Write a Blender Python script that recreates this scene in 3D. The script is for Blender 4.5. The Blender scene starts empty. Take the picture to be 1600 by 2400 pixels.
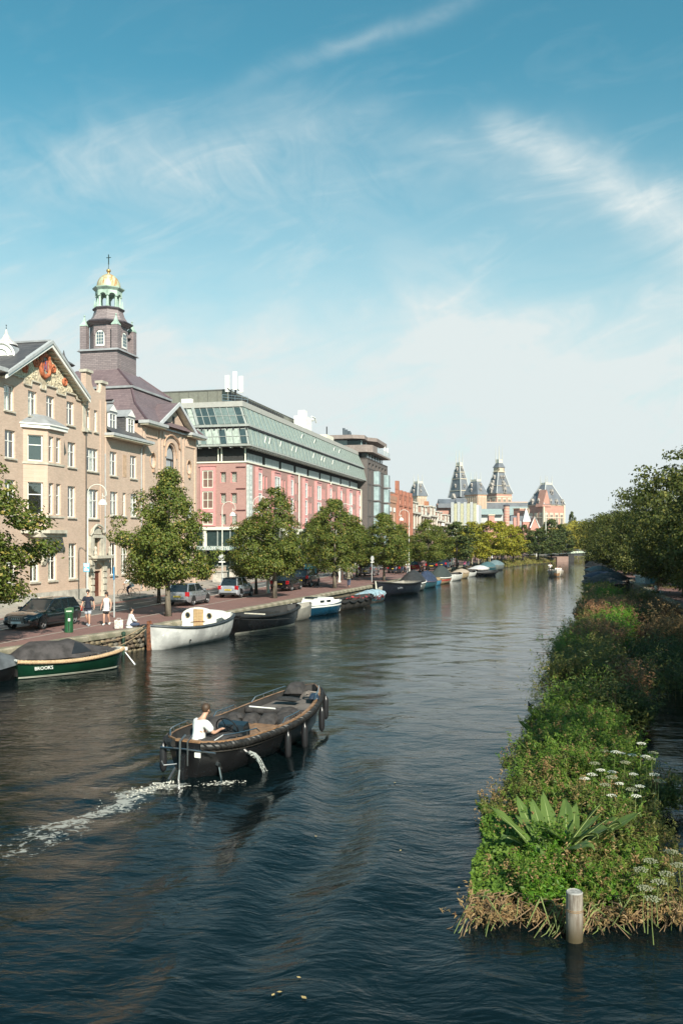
import bpy, math, random
import numpy as np
from mathutils import Vector, Matrix, Euler
random.seed(7); RNG = np.random.default_rng(11)
sc = bpy.context.scene
COL = sc.collection
R = math.radians

# ---------------------------------------------------------------- camera
CAMH = 5.5
cam_d = bpy.data.cameras.new('camera'); cam = bpy.data.objects.new('camera', cam_d); COL.objects.link(cam)
cam.location = (0, 0, CAMH); cam.rotation_euler = (R(90), 0, 0)
cam_d.sensor_fit = 'VERTICAL'; cam_d.sensor_height = 36; cam_d.lens = 31.5
cam_d.shift_y = 63 / 2400; cam_d.clip_end = 6000; cam_d.clip_start = 0.1
sc.camera = cam

# ---------------------------------------------------------------- node helper
class S:
    """a node socket with arithmetic"""
    def __init__(s, nt, o): s.nt = nt; s.o = o
    def _m(s, op, b=None, c=None):
        n = s.nt.nodes.new('ShaderNodeMath'); n.operation = op
        s.nt.links.new(s.o, n.inputs[0])
        for i, v in ((1, b), (2, c)):
            if v is None: continue
            if isinstance(v, S): s.nt.links.new(v.o, n.inputs[i])
            else: n.inputs[i].default_value = v
        return S(s.nt, n.outputs[0])
    def __add__(s, b): return s._m('ADD', b)
    def __sub__(s, b): return s._m('SUBTRACT', b)
    def __mul__(s, b): return s._m('MULTIPLY', b)
    def __truediv__(s, b): return s._m('DIVIDE', b)
    def pw(s, b): return s._m('POWER', b)
    def mx(s, b): return s._m('MAXIMUM', b)
    def mn(s, b): return s._m('MINIMUM', b)
    def ab(s): return s._m('ABSOLUTE')
    def fn(s, op, b=None): return s._m(op, b)
    def neg(s): return s._m('MULTIPLY', -1.0)
    def one_minus(s): return s._m('MULTIPLY_ADD', -1.0, 1.0)
    def gauss(s, w):
        t = s / w
        return (t * t).neg()._m('EXPONENT')
    def ss(s, a, b):
        n = s.nt.nodes.new('ShaderNodeMapRange'); n.interpolation_type = 'SMOOTHSTEP'
        s.nt.links.new(s.o, n.inputs[0]); n.inputs[1].default_value = a; n.inputs[2].default_value = b
        return S(s.nt, n.outputs[0])
def nd(nt, typ, **kw):
    n = nt.nodes.new(typ)
    for k, v in kw.items():
        if k.startswith('i_'):
            key = k[2:].replace('_', ' ')
            key = int(key) if key.isdigit() else key
            if isinstance(v, S): nt.links.new(v.o, n.inputs[key])
            else: n.inputs[key].default_value = v
        else: setattr(n, k, v)
    return n
def comb(nt, x, y, z):
    n = nt.nodes.new('ShaderNodeCombineXYZ')
    for i, v in enumerate((x, y, z)):
        if isinstance(v, S): nt.links.new(v.o, n.inputs[i])
        else: n.inputs[i].default_value = v
    return n.outputs[0]
def noise(nt, vec, scale, detail=4, rough=.55, dist=0.0, out='Fac'):
    n = nd(nt, 'ShaderNodeTexNoise'); nt.links.new(vec, n.inputs['Vector'])
    n.inputs['Scale'].default_value = scale; n.inputs['Detail'].default_value = detail
    n.inputs['Roughness'].default_value = rough; n.inputs['Distortion'].default_value = dist
    return S(nt, n.outputs[out])

# ---------------------------------------------------------------- sky, sun, exposure
SUN_EL = 33.0
SUNV = Vector((0.37, -0.93, 0)).normalized() * math.cos(R(SUN_EL)) + Vector((0, 0, math.sin(R(SUN_EL))))
world = bpy.data.worlds.new('World'); sc.world = world; world.use_nodes = True
wt = world.node_tree; wt.nodes.clear()
wout = nd(wt, 'ShaderNodeOutputWorld'); bg = nd(wt, 'ShaderNodeBackground'); wt.links.new(bg.outputs[0], wout.inputs[0])
sky = nd(wt, 'ShaderNodeTexSky', sky_type='NISHITA', sun_disc=False, sun_elevation=R(SUN_EL),
         sun_rotation=math.atan2(SUNV.x, SUNV.y), altitude=0, air_density=1.15, dust_density=0.6, ozone_density=3.0)
bg.inputs['Strength'].default_value = 0.085
tc = nd(wt, 'ShaderNodeTexCoord'); sep = nd(wt, 'ShaderNodeSeparateXYZ'); wt.links.new(tc.outputs['Generated'], sep.inputs[0])
dx, dy, dz = (S(wt, sep.outputs[i]) for i in range(3))
yy = dy.mx(0.08); U = dx / yy; V = dz / yy            # where the sky is seen from the canal, as slopes
G3 = tc.outputs['Generated']
warp = noise(wt, G3, 3.0, 4, .6) - 0.5
warp2 = noise(wt, G3, 9.0, 5, .6) - 0.5
Vw = V + warp * 0.12 + warp2 * 0.035; Uw = U + warp2 * 0.06
rot = comb(wt, U * 1.0 + V * 0.55, V * 3.2 - U * 1.1, 0.0)
fib = noise(wt, rot, 5.5, 8, .62, .9)                 # fibrous streaks
fib2 = noise(wt, comb(wt, U * 2.2 - V * 2.0, V * 4.0 + U * 3.2, 3.0), 3.2, 8, .62, 1.2)
patch = noise(wt, comb(wt, U * 1.2, V * 2.0, 1.0), 2.6, 4, .55, .6)
front = dy.ss(0.15, 0.5)
# broad veil low in the sky
veil = (V + warp * 0.10).ss(0.56, 0.06) * 0.66 * (fib * 0.8 + 0.58) + (V * -1.0 + 0.325 + warp * 0.16).ss(-0.02, 0.15) * .46 * (fib * 1.3 + fib2 * .9 - .10).mx(0.05) * (patch * .8 + .55)
# the long arc of cirrus
arcc = (U + .07) * (U + .07) * -1.0 + 0.468
arc = (Vw - arcc).gauss(0.036) * (U.ss(-0.60, -0.10)) * (U.ss(0.36, 0.14)) * (fib * 1.1 - .2).mx(0.0) * 0.55
arcb = (Vw - (U * -0.05 + 0.405)).gauss(0.055) * (fib2 * 1.8 - .6).mx(0.0) * .5 * (U.ss(0.22, -0.1)) * (U.ss(-.5, -.25))
mid = (Vw - (U * -0.9 + 0.345)).gauss(0.06) * U.ss(0.02, .12) * (fib2 * 1.7 - .35).mx(0.0) * .5
# bright diagonal plume on the right
pl = ((Vw - (U * -0.50 + 0.540)) / (U * .11 + .004).mx(.008)).gauss(1.0) * U.ss(0.135, 0.19) * (fib * 1.6 - .2).mx(0.0) * .72
pl2 = (Vw - (U * -0.62 + 0.60)).gauss(0.028) * U.ss(0.22, 0.34) * (fib2 * 1.6 - .4).mx(0.0) * .5
top = (Vw - (U * 0.36 + 0.555)).gauss(0.013) * U.ss(-0.2, 0.02) * U.ss(0.24, .08) * (fib2 * 1.4 - .2).mx(0.0) * .4
gen = (fib * 2.0 - 1.05).mx(0.0) * (V.ss(.75, .15)) * 0.55
gen2 = (noise(wt, comb(wt, dx * 2.0, dy * 2.0, dz * 5.0), 2.2, 7, .6, .8) * 2.4 - 1.15).mx(0.0) * .6 + (dz.ss(.35, .02)) * .75
feat = (veil + arc + arcb + mid + pl + pl2 + top + gen) * front + gen2 * front.one_minus()
dens = feat.mx(0.0).mn(1.0)
hs = nd(wt, 'ShaderNodeMix', data_type='RGBA', blend_type='MULTIPLY'); hs.inputs[0].default_value = 1.0
wt.links.new(sky.outputs[0], hs.inputs[6]); hs.inputs[7].default_value = (0.52, 1.16, 0.97, 1)
cl = nd(wt, 'ShaderNodeMix', data_type='RGBA'); wt.links.new(dens.o, cl.inputs[0])
wt.links.new(hs.outputs[2], cl.inputs[6]); cl.inputs[7].default_value = (5.75, 6.35, 6.35, 1)
wt.links.new(cl.outputs[2], bg.inputs['Color'])
sun_d = bpy.data.lights.new('sun', 'SUN'); sun_d.energy = 5.0; sun_d.angle = R(0.5); sun_d.color = (1.0, 0.93, 0.80)
sun = bpy.data.objects.new('sun', sun_d); COL.objects.link(sun)
sun.rotation_euler = (-SUNV).to_track_quat('-Z', 'Y').to_euler(); sun.location = (60, -60, 80)
sc.view_settings.view_transform = 'Standard'; sc.view_settings.look = 'None'
sc.view_settings.gamma = 1; sc.view_settings.use_curve_mapping = False; sc.view_settings.exposure = 0.66

# ---------------------------------------------------------------- placing: pixels of the photograph to real planes
FOC = 2100.0; HY = 1263.0
def G(px, py, z=0.0):
    Y = (CAMH - z) * FOC / (py - HY); return Vector(((px - 800) / FOC * Y, Y, z))
def P(px, py, Y): return Vector(((px - 800) / FOC * Y, Y, CAMH - (py - HY) / FOC * Y))
QZ = 1.05                                             # top of the quay above the water
SD = Vector((.2334, .9724, 0)); SN = Vector((.9724, -.2334, 0)); SA = Vector((-22.46, 50.0, 0)); SROT = math.atan2(.9724, .2334)
def street(s, off=0.0, z=0.0): return SA + SD * s + SN * off + Vector((0, 0, z))   # s along the house fronts, off towards the canal

# ---------------------------------------------------------------- objects
def tag(o, label=None, cat=None, group=None, kind=None):
    if label: o['label'] = label
    if cat: o['category'] = cat
    if group: o['group'] = group
    if kind: o['kind'] = kind
    return o
def thing(name, label, cat, loc=(0, 0, 0), rotz=0.0, group=None):
    o = bpy.data.objects.new(name, None); COL.objects.link(o); o.location = loc; o.rotation_euler = (0, 0, rotz)
    o.empty_display_size = .3
    return tag(o, label, cat, group)
def link(name, me, parent=None, loc=None, rot=None, scale=None):
    o = bpy.data.objects.new(name, me); COL.objects.link(o)
    if parent is not None: o.parent = parent
    if loc is not None: o.location = loc
    if rot is not None: o.rotation_euler = rot
    if scale is not None: o.scale = scale
    return o
class MB:
    def __init__(s): s.v = []; s.f = []; s.m = []
    def add(s, vs, fs, m=0):
        b = len(s.v); s.v += [tuple(p) for p in vs]
        for f in fs: s.f.append(tuple(b + i for i in f)); s.m.append(m)
        return s
    def box(s, x0, y0, z0, x1, y1, z1, m=0, M=None):
        vs = [(x, y, z) for z in (z0, z1) for y in (y0, y1) for x in (x0, x1)]
        if M is not None: vs = [tuple(M @ Vector(p)) for p in vs]
        return s.add(vs, [(0, 2, 3, 1), (4, 5, 7, 6), (0, 1, 5, 4), (2, 6, 7, 3), (0, 4, 6, 2), (1, 3, 7, 5)], m)
    def frus(s, b, t, z0, z1, m=0, cap=True):
        """b, t: rectangles (x0, y0, x1, y1) at z0 and z1"""
        vs = [(b[0], b[1], z0), (b[2], b[1], z0), (b[2], b[3], z0), (b[0], b[3], z0), (t[0], t[1], z1), (t[2], t[1], z1), (t[2], t[3], z1), (t[0], t[3], z1)]
        fs = [(0, 1, 5, 4), (1, 2, 6, 5), (2, 3, 7, 6), (3, 0, 4, 7)]
        if cap: fs += [(3, 2, 1, 0), (4, 5, 6, 7)]
        return s.add(vs, fs, m)
    def prism(s, pts, a, b, ax='y', m=0, M=None):
        """polygon pts extruded along axis ax from a to b ('y': pts are (x, z); 'x': (y, z); 'z': (x, y))"""
        def mk(p, t):
            return {'y': (p[0], t, p[1]), 'x': (t, p[0], p[1]), 'z': (p[0], p[1], t)}[ax]
        n = len(pts); vs = [mk(p, a) for p in pts] + [mk(p, b) for p in pts]
        if M is not None: vs = [tuple(M @ Vector(p)) for p in vs]
        fs = [tuple(range(n)), tuple(range(2 * n - 1, n - 1, -1))] + [(i, i + n, (i + 1) % n + n, (i + 1) % n) for i in range(n)]
        return s.add(vs, fs, m)
    def tube(s, path, r, n=6, m=0, cap=True):
        path = [Vector(p) for p in path]; rs = r if isinstance(r, (list, tuple)) else [r] * len(path)
        vs = []; up = Vector((0, 0, 1))
        prev = None
        for i, p in enumerate(path):
            t = (path[min(i + 1, len(path) - 1)] - path[max(i - 1, 0)])
            t = t.normalized() if t.length > 1e-9 else Vector((0, 0, 1))
            if prev is None: a = t.orthogonal().normalized()
            else:
                a = prev - t * prev.dot(t)
                a = a.normalized() if a.length > 1e-6 else t.orthogonal().normalized()
            prev = a; b = t.cross(a)
            for k in range(n):
                an = 2 * math.pi * k / n; vs.append(p + (a * math.cos(an) + b * math.sin(an)) * rs[i])
        fs = [(i * n + k, i * n + (k + 1) % n, (i + 1) * n + (k + 1) % n, (i + 1) * n + k) for i in range(len(path) - 1) for k in range(n)]
        if cap: fs += [tuple(range(n - 1, -1, -1)), tuple((len(path) - 1) * n + k for k in range(n))]
        return s.add(vs, fs, m)
    def lathe(s, prof, n=12, c=(0, 0, 0), m=0, sx=1.0, sy=1.0, ph=0.0):
        vs = [(c[0] + r * sx * math.cos(2 * math.pi * k / n + ph), c[1] + r * sy * math.sin(2 * math.pi * k / n + ph), c[2] + z) for r, z in prof for k in range(n)]
        L = len(prof)
        fs = [(i * n + k, i * n + (k + 1) % n, (i + 1) * n + (k + 1) % n, (i + 1) * n + k) for i in range(L - 1) for k in range(n)]
        if prof[0][0] > 1e-4: fs.append(tuple(range(n - 1, -1, -1)))
        if prof[-1][0] > 1e-4: fs.append(tuple((L - 1) * n + k for k in range(n)))
        return s.add(vs, fs, m)
    def grid(s, rows, m=0, closed=False):
        """rows of points joined to a sheet"""
        n = len(rows[0]); vs = [p for r in rows for p in r]
        fs = [(i * n + k, i * n + (k + 1) % n, (i + 1) * n + (k + 1) % n, (i + 1) * n + k) for i in range(len(rows) - 1) for k in range(n if closed else n - 1)]
        return s.add(vs, fs, m)
    def ball(s, c, r, n=8, m=0):
        rr = (r, r, r) if not isinstance(r, (tuple, list)) else r
        k = n // 2
        prof = [(math.sin(math.pi * i / k), -math.cos(math.pi * i / k)) for i in range(k + 1)]
        prof[0] = (0.0001, -1); prof[-1] = (0.0001, 1)
        vs = [(c[0] + a * rr[0] * math.cos(2 * math.pi * j / n), c[1] + a * rr[1] * math.sin(2 * math.pi * j / n), c[2] + z * rr[2]) for a, z in prof for j in range(n)]
        fs = [(i * n + j, i * n + (j + 1) % n, (i + 1) * n + (j + 1) % n, (i + 1) * n + j) for i in range(k) for j in range(n)]
        return s.add(vs, fs, m)
    def mesh(s, name, mats, smooth=False, fix=True):
        me = bpy.data.meshes.new(name); me.from_pydata(s.v, [], s.f)
        for mt in (mats if isinstance(mats, (list, tuple)) else [mats]): me.materials.append(mt)
        if len(set(s.m)) > 1: me.polygons.foreach_set('material_index', s.m)
        if smooth: me.polygons.foreach_set('use_smooth', [True] * len(s.f))
        me.update()
        return me
    def build(s, name, mats, parent=None, smooth=False, loc=None, rot=None):
        return link(name, s.mesh(name, mats, smooth), parent, loc, rot)
def auto_smooth(o, deg=40):
    me = o.data; me.polygons.foreach_set('use_smooth', [True] * len(me.polygons))
    import bmesh
    bm = bmesh.new(); bm.from_mesh(me)
    bmesh.ops.recalc_face_normals(bm, faces=bm.faces)
    for e in bm.edges:
        if len(e.link_faces) == 2 and e.calc_face_angle(0) > R(deg): e.smooth = False
    bm.to_mesh(me); bm.free(); return o

# ---------------------------------------------------------------- materials
def principled(name):
    m = bpy.data.materials.new(name); m.use_nodes = True; nt = m.node_tree
    return m, nt, nt.nodes['Principled BSDF']
def rgb(c): return (c[0], c[1], c[2], 1)
MATS = {}
def mat(name, col, rough=.6, metal=0.0, var=.15, vs=3.0, bump=0.0, bs=20.0, col2=None, spec=.5, coat=0.0, streak=0.0):
    """plain surface with procedural colour variation, dirt and fine relief"""
    if name in MATS: return MATS[name]
    m, nt, b = principled(name)
    t = nd(nt, 'ShaderNodeTexCoord'); vec = t.outputs['Object']
    if streak:
        mp = nd(nt, 'ShaderNodeMapping'); nt.links.new(vec, mp.inputs[0]); mp.inputs['Scale'].default_value = (1, 1, 1.0 / streak); vec = mp.outputs[0]
    f = noise(nt, vec, vs, 6, .6)
    mx = nd(nt, 'ShaderNodeMix', data_type='RGBA')
    c2 = col2 if col2 else tuple(c * (1 - var * 1.6) for c in col)
    nt.links.new(f.ss(.3, .7).o, mx.inputs[0]); mx.inputs[6].default_value = rgb(tuple(min(1, c * (1 + var * .5)) for c in col)); mx.inputs[7].default_value = rgb(c2)
    nt.links.new(mx.outputs[2], b.inputs['Base Color'])
    rr = f * .2 + (rough - .1); nt.links.new(rr.mx(.02).o, b.inputs['Roughness'])
    b.inputs['Metallic'].default_value = metal; b.inputs['Specular IOR Level'].default_value = spec
    b.inputs['Coat Weight'].default_value = coat; b.inputs['Coat Roughness'].default_value = .04
    if bump:
        bp = nd(nt, 'ShaderNodeBump'); bp.inputs['Strength'].default_value = bump; bp.inputs['Distance'].default_value = .02
        nt.links.new(noise(nt, t.outputs['Object'], bs, 5, .6).o, bp.inputs['Height']); nt.links.new(bp.outputs[0], b.inputs['Normal'])
    MATS[name] = m; return m
def brick(name, c1, c2, mortar, bw=.23, bh=.07, ms=.012, rough=.85, var=.35, world_xy=False):
    if name in MATS: return MATS[name]
    m, nt, b = principled(name)
    t = nd(nt, 'ShaderNodeTexCoord'); sp = nd(nt, 'ShaderNodeSeparateXYZ'); nt.links.new(t.outputs['Object'], sp.inputs[0])
    x, y, z = (S(nt, sp.outputs[i]) for i in range(3))
    v = comb(nt, x, y, 0.0) if world_xy else comb(nt, x + y, z, 0.0)
    br = nd(nt, 'ShaderNodeTexBrick'); nt.links.new(v, br.inputs['Vector'])
    br.inputs['Color1'].default_value = rgb(c1); br.inputs['Color2'].default_value = rgb(c2); br.inputs['Mortar'].default_value = rgb(mortar)
    br.inputs['Scale'].default_value = 1; br.inputs['Mortar Size'].default_value = ms; br.inputs['Brick Width'].default_value = bw; br.inputs['Row Height'].default_value = bh
    f = noise(nt, t.outputs['Object'], .6, 6, .65); g = noise(nt, comb(nt, x + y, z * 3.0, 0.0) if not world_xy else v, 2.2, 5, .7)
    mul = (f * var * 1.2 + g * var * .8 + (1 - var))
    mx = nd(nt, 'ShaderNodeMix', data_type='RGBA', blend_type='MULTIPLY'); mx.inputs[0].default_value = 1
    nt.links.new(br.outputs['Color'], mx.inputs[6]); nt.links.new(comb(nt, mul, mul, mul), mx.inputs[7])
    nt.links.new(mx.outputs[2], b.inputs['Base Color']); b.inputs['Roughness'].default_value = rough
    bp = nd(nt, 'ShaderNodeBump'); bp.inputs['Strength'].default_value = .5; bp.inputs['Distance'].default_value = .01
    nt.links.new(S(nt, br.outputs['Fac']).one_minus().o, bp.inputs['Height']); nt.links.new(bp.outputs[0], b.inputs['Normal'])
    MATS[name] = m; return m
def glass_mat(name, tint=(.02, .03, .035), refl=1.0, trans=.82):
    if name in MATS: return MATS[name]
    m, nt, b = principled(name)
    out = nt.nodes['Material Output']
    gl = nd(nt, 'ShaderNodeBsdfGlossy'); gl.inputs['Roughness'].default_value = .03; gl.inputs['Color'].default_value = (refl, refl, refl, 1)
    tr = nd(nt, 'ShaderNodeBsdfTransparent'); tr.inputs['Color'].default_value = (trans, trans * 1.03, trans, 1)
    fr = nd(nt, 'ShaderNodeLayerWeight'); fz = S(nt, fr.outputs['Facing']).pw(3.5) * .75 + .2
    t = nd(nt, 'ShaderNodeTexCoord'); bp = nd(nt, 'ShaderNodeBump'); bp.inputs['Strength'].default_value = .12; bp.inputs['Distance'].default_value = .05
    nt.links.new(noise(nt, t.outputs['Object'], .9, 2).o, bp.inputs['Height']); nt.links.new(bp.outputs[0], gl.inputs['Normal'])
    mx = nd(nt, 'ShaderNodeMixShader'); nt.links.new(fz.o, mx.inputs[0]); nt.links.new(tr.outputs[0], mx.inputs[1]); nt.links.new(gl.outputs[0], mx.inputs[2])
    nt.links.new(mx.outputs[0], out.inputs['Surface']); MATS[name] = m; return m
def leaf_mat(name, c1, c2, c3=None, trans=.35, rough=.55, patch=.5):
    """leaves: colour differs leaf by leaf and from one part of the plant to another"""
    if name in MATS: return MATS[name]
    m, nt, b = principled(name); out = nt.nodes['Material Output']
    ge = nd(nt, 'ShaderNodeNewGeometry'); t = nd(nt, 'ShaderNodeTexCoord'); oi = nd(nt, 'ShaderNodeObjectInfo')
    r = S(nt, ge.outputs['Random Per Island']); f = noise(nt, t.outputs['Object'], patch, 3, .6)
    a = nd(nt, 'ShaderNodeMix', data_type='RGBA'); nt.links.new((r * .65 + (f.ss(.35, .65)) * .35).o, a.inputs[0])
    a.inputs[6].default_value = rgb(c1); a.inputs[7].default_value = rgb(c2)
    c = nd(nt, 'ShaderNodeMix', data_type='RGBA'); nt.links.new((r * 7.13)._m('FRACT').ss(.86, .95).o, c.inputs[0])
    nt.links.new(a.outputs[2], c.inputs[6]); c.inputs[7].default_value = rgb(c3 or c2)
    nt.links.new(c.outputs[2], b.inputs['Base Color']); b.inputs['Roughness'].default_value = rough; b.inputs['Specular IOR Level'].default_value = .35
    tl = nd(nt, 'ShaderNodeBsdfTranslucent'); nt.links.new(c.outputs[2], tl.inputs[0])
    mx = nd(nt, 'ShaderNodeMixShader'); mx.inputs[0].default_value = trans
    nt.links.new(b.outputs[0], mx.inputs[1]); nt.links.new(tl.outputs[0], mx.inputs[2]); nt.links.new(mx.outputs[0], out.inputs['Surface'])
    MATS[name] = m; return m
def window_glass(): return glass_mat('window_glass')
white_paint = mat('white_paint', (.78, .77, .72), .45, var=.06)
stone_trim = mat('stone_trim', (.50, .46, .38), .8, var=.2, vs=2.0, bump=.2)
lead = mat('lead_roof', (.30, .31, .32), .5, var=.15, vs=1.5)
black_metal = mat('black_metal', (.02, .02, .022), .4, .6)
chrome = mat('chrome', (.55, .55, .55), .3, 1.0, var=.05)
dark_inside = mat('inside_shade', (.03, .03, .03), .9)  # near-black backing colour stands in for the shade inside unlit openings
curtain_m = mat('curtain_cloth', (.72, .72, .66), .9, var=.25, vs=9.0)
rubber = mat('black_rubber', (.018, .018, .018), .55, var=.3)
# ================================================================ facades and windows
def wall(mb, u0, u1, z0, z1, holes, T, rev=.18, m=0, mr=None):
    """front wall with real openings; T(u, depth, z) gives the local point; reveals go rev deep"""
    us = sorted(set([u0, u1] + [h[0] for h in holes] + [h[2] for h in holes]))
    zs = sorted(set([z0, z1] + [h[1] for h in holes] + [h[3] for h in holes]))
    us = [u for u in us if u0 <= u <= u1]; zs = [z for z in zs if z0 <= z <= z1]
    for i in range(len(us) - 1):
        for k in range(len(zs) - 1):
            cu = (us[i] + us[i + 1]) / 2; cz = (zs[k] + zs[k + 1]) / 2
            if any(h[0] < cu < h[2] and h[1] < cz < h[3] for h in holes): continue
            mb.add([T(us[i], 0, zs[k]), T(us[i + 1], 0, zs[k]), T(us[i + 1], 0, zs[k + 1]), T(us[i], 0, zs[k + 1])], [(0, 1, 2, 3)], m)
    mr = m if mr is None else mr
    for a, b, c, d in holes:
        p = [T(a, 0, b), T(c, 0, b), T(c, 0, d), T(a, 0, d)]; q = [T(a, rev, b), T(c, rev, b), T(c, rev, d), T(a, rev, d)]
        mb.add(p + q, [(0, 4, 5, 1), (1, 5, 6, 2), (2, 6, 7, 3), (3, 7, 4, 0)], mr)
front = lambda u, d, z: (u, d, z)
WC = {}
def window(parent, u, z, w, h, nx=2, tr=(.62,), place='front', x0=0.0, set_back=.12, fm=None, pane=None, sill=True, curt=None, bt=.07, name='window', y0=0.0):
    fm = fm or white_paint; pane = pane or window_glass()
    key = (round(w, 2), round(h, 2), nx, tuple(tr), fm.name, pane.name, bt)
    if key not in WC:
        mb = MB()
        mb.box(0, 0, 0, bt, .07, h).box(w - bt, 0, 0, w, .07, h).box(bt, 0, 0, w - bt, .07, bt * 1.1).box(bt, 0, h - bt, w - bt, .07, h)
        zs = [bt * 1.1] + [h * t for t in tr] + [h - bt]; xs = [bt + (w - 2 * bt) * i / nx for i in range(nx + 1)]
        hb = bt * .38
        for t in zs[1:-1]: mb.box(bt, .005, t - hb, w - bt, .065, t + hb)
        for x in xs[1:-1]: mb.box(x - hb, .012, bt * 1.1, x + hb, .06, h - bt)
        panes = []
        for i in range(nx):
            for k in range(len(zs) - 1):
                a, b = xs[i] + hb, xs[i + 1] - hb; c, d = zs[k] + hb, zs[k + 1] - hb
                panes.append(MB().add([(a, .04, c), (b, .04, c), (b, .04, d), (a, .04, d)], [(0, 1, 2, 3)]).mesh('pane', pane))
        sl = MB().box(-.08, -.20, -.11, w + .08, .02, -.005).mesh('sill', stone_trim)
        WC[key] = (mb.mesh('window', fm), panes, sl)
    fme, panes, sl = WC[key]
    if place == 'front': loc = (u, y0 + set_back, z); rot = (0, 0, 0)
    else: loc = (x0 + set_back, u + w, z); rot = (0, 0, R(-90))
    o = link(name, fme, parent, loc, rot)
    for p in panes: link('pane', p, o)
    if sill: link('sill', sl, o, (0, -set_back + .08, 0))
    if curt is None: curt = random.choice((0, .3, .45, .45, .8, 1))
    if curt:
        n = 7; cw = (w - 2 * bt) * curt; side = random.random() < .5; x1 = bt if side else w - bt - cw
        rows = [[(x1 + cw * i / n, .16 + .03 * (i % 2), zz) for i in range(n + 1)] for zz in (bt, h - bt)]
        MB().grid(rows).build('curtain', curtain_m, o)
    return o
def band(mb, x0, x1, y0, y1, z0, z1, m=0): return mb.box(x0, y0, z0, x1, y1, z1, m)

brick_buff = brick('buff_brick', (.60, .415, .315), (.50, .34, .25), (.48, .39, .32), var=.32)
slate_dark = brick('slate_dark', (.095, .09, .09), (.06, .058, .062), (.035, .035, .04), bw=.32, bh=.2, ms=.012, rough=.55, var=.5)
slate_mauve = brick('slate_mauve', (.20, .145, .15), (.15, .108, .115), (.10, .07, .075), bw=.34, bh=.17, ms=.014, rough=.5, var=.35)
slate_tower = brick('tower_slate', (.27, .22, .22), (.205, .165, .168), (.12, .10, .105), bw=.42, bh=.16, ms=.016, rough=.6, var=.35)
copper = mat('copper_patina', (.38, .50, .43), .6, var=.25, vs=1.5, col2=(.25, .34, .28))
terracotta = mat('terracotta', (.55, .16, .07), .7, var=.35, vs=6.0, bump=.4)
plaster = mat('sand_plaster', (.58, .48, .34), .85, var=.3, vs=4.0, bump=.5)
gutter_m = mat('grey_gutter', (.42, .43, .43), .5, var=.1)

# ---------------------------------------------------------------- gabled building
gb = thing('gabled_building', 'buff brick building with a relief gable, red crest and bay window at the left edge', 'building', (SA.x, SA.y, 0), SROT)
WZ = dict(top=(13.57, 15.22), r3=(10.6, 12.36), r2=(7.03, 9.24), r1=(2.66, 5.18))
holes = []
for a, b in ((0.6, 1.7), (3.4, 4.5)):
    for k in WZ: holes.append((a, WZ[k][0], b, WZ[k][1]))
for a, b in ((6.18, 7.3), (13.6, 14.65)):
    for k in ('r3', 'r2'): holes.append((a, WZ[k][0], b, WZ[k][1]))
for a, b in ((6.1, 7.15), (8.72, 9.72), (10.88, 11.88), (13.45, 14.45)): holes.append((a, WZ['top'][0], b, WZ['top'][1]))
low = [(6.3, 2.66, 7.4, 4.8), (8.95, 2.66, 10.0, 4.8), (11.1, 2.66, 12.15, 4.8), (13.73, 2.66, 14.8, 5.18)]
holes += low
mb = MB(); wall(mb, 0, 16.1, 1.9, 16.0, holes, front)
mb.box(0, .001, 15.99, 6.2, .3, 16.2)
mb.add([(0, 0, 1.9), (0, 14, 1.9), (0, 14, 16), (0, 0, 16)], [(0, 3, 2, 1)])
mb.add([(16.1, 0, 1.9), (16.1, 14, 1.9), (16.1, 14, 16), (16.1, 0, 16)], [(0, 1, 2, 3)])
# gable wall of the roof ridge, behind the plaster relief
mb.add([(5.8, .001, 15.9), (15.3, .001, 16.0), (10.5, .001, 18.5)], [(0, 1, 2)])
mb.build('brick_wall', brick_buff, gb)
for h in holes:
    tr = (.72,) if h[1] > 13 else (.62,)
    nx = 2
    window(gb, h[0], h[1], h[2] - h[0], h[3] - h[1], nx, tr)
MB().box(0, .55, 1.9, 16.0, .6, 15.8).build('room_shade', dark_inside, gb)
plinth = MB()
for i in range(13): plinth.box(i * 1.24, -.10, 1.05, i * 1.24 + 1.22, .2, 1.9)
plinth.build('stone_plinth', mat('plinth_stone', (.46, .43, .38), .85, var=.25, vs=1.5, bump=.3), gb)
# relief panel in the gable with a stepped stone edge
mb = MB()
steps = [(6.3, 15.95), (7.9, 15.95), (7.9, 15.78), (8.6, 15.78), (8.6, 15.95), (9.85, 15.95), (9.85, 15.78), (10.75, 15.78), (10.75, 15.95), (12.0, 15.95), (12.0, 15.78), (13.3, 15.78), (13.3, 15.95), (14.6, 15.95), (14.6, 15.78), (15.7, 15.78)]
pts = [(6.75, 16.0), (8.2, 16.0), (8.2, 15.62), (9.0, 15.62), (9.0, 15.98), (10.1, 15.98), (10.1, 15.62), (10.7, 15.62), (10.7, 15.98), (12.1, 15.98), (12.1, 15.62), (13.2, 15.62), (13.2, 15.9), (14.7, 15.9), (14.7, 15.6), (15.6, 15.6)]
mb.prism([(6.3, 15.75)] + [(p[0], p[1] - .1) for p in pts[:-1]] + [(15.1, 15.5), (10.5, 18.3)], -.06, 0, 'y')
rel = mb.build('relief_panel', plaster, gb)
tm = MB()
for (a, b), (c, d) in zip(pts[:-1], pts[1:]): tm.box(min(a, c) - .03, -.12, min(b, d) - .14, max(a, c) + .03, 0, max(b, d) - .06)
tm.build('stone_step_trim', stone_trim, gb)
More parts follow.
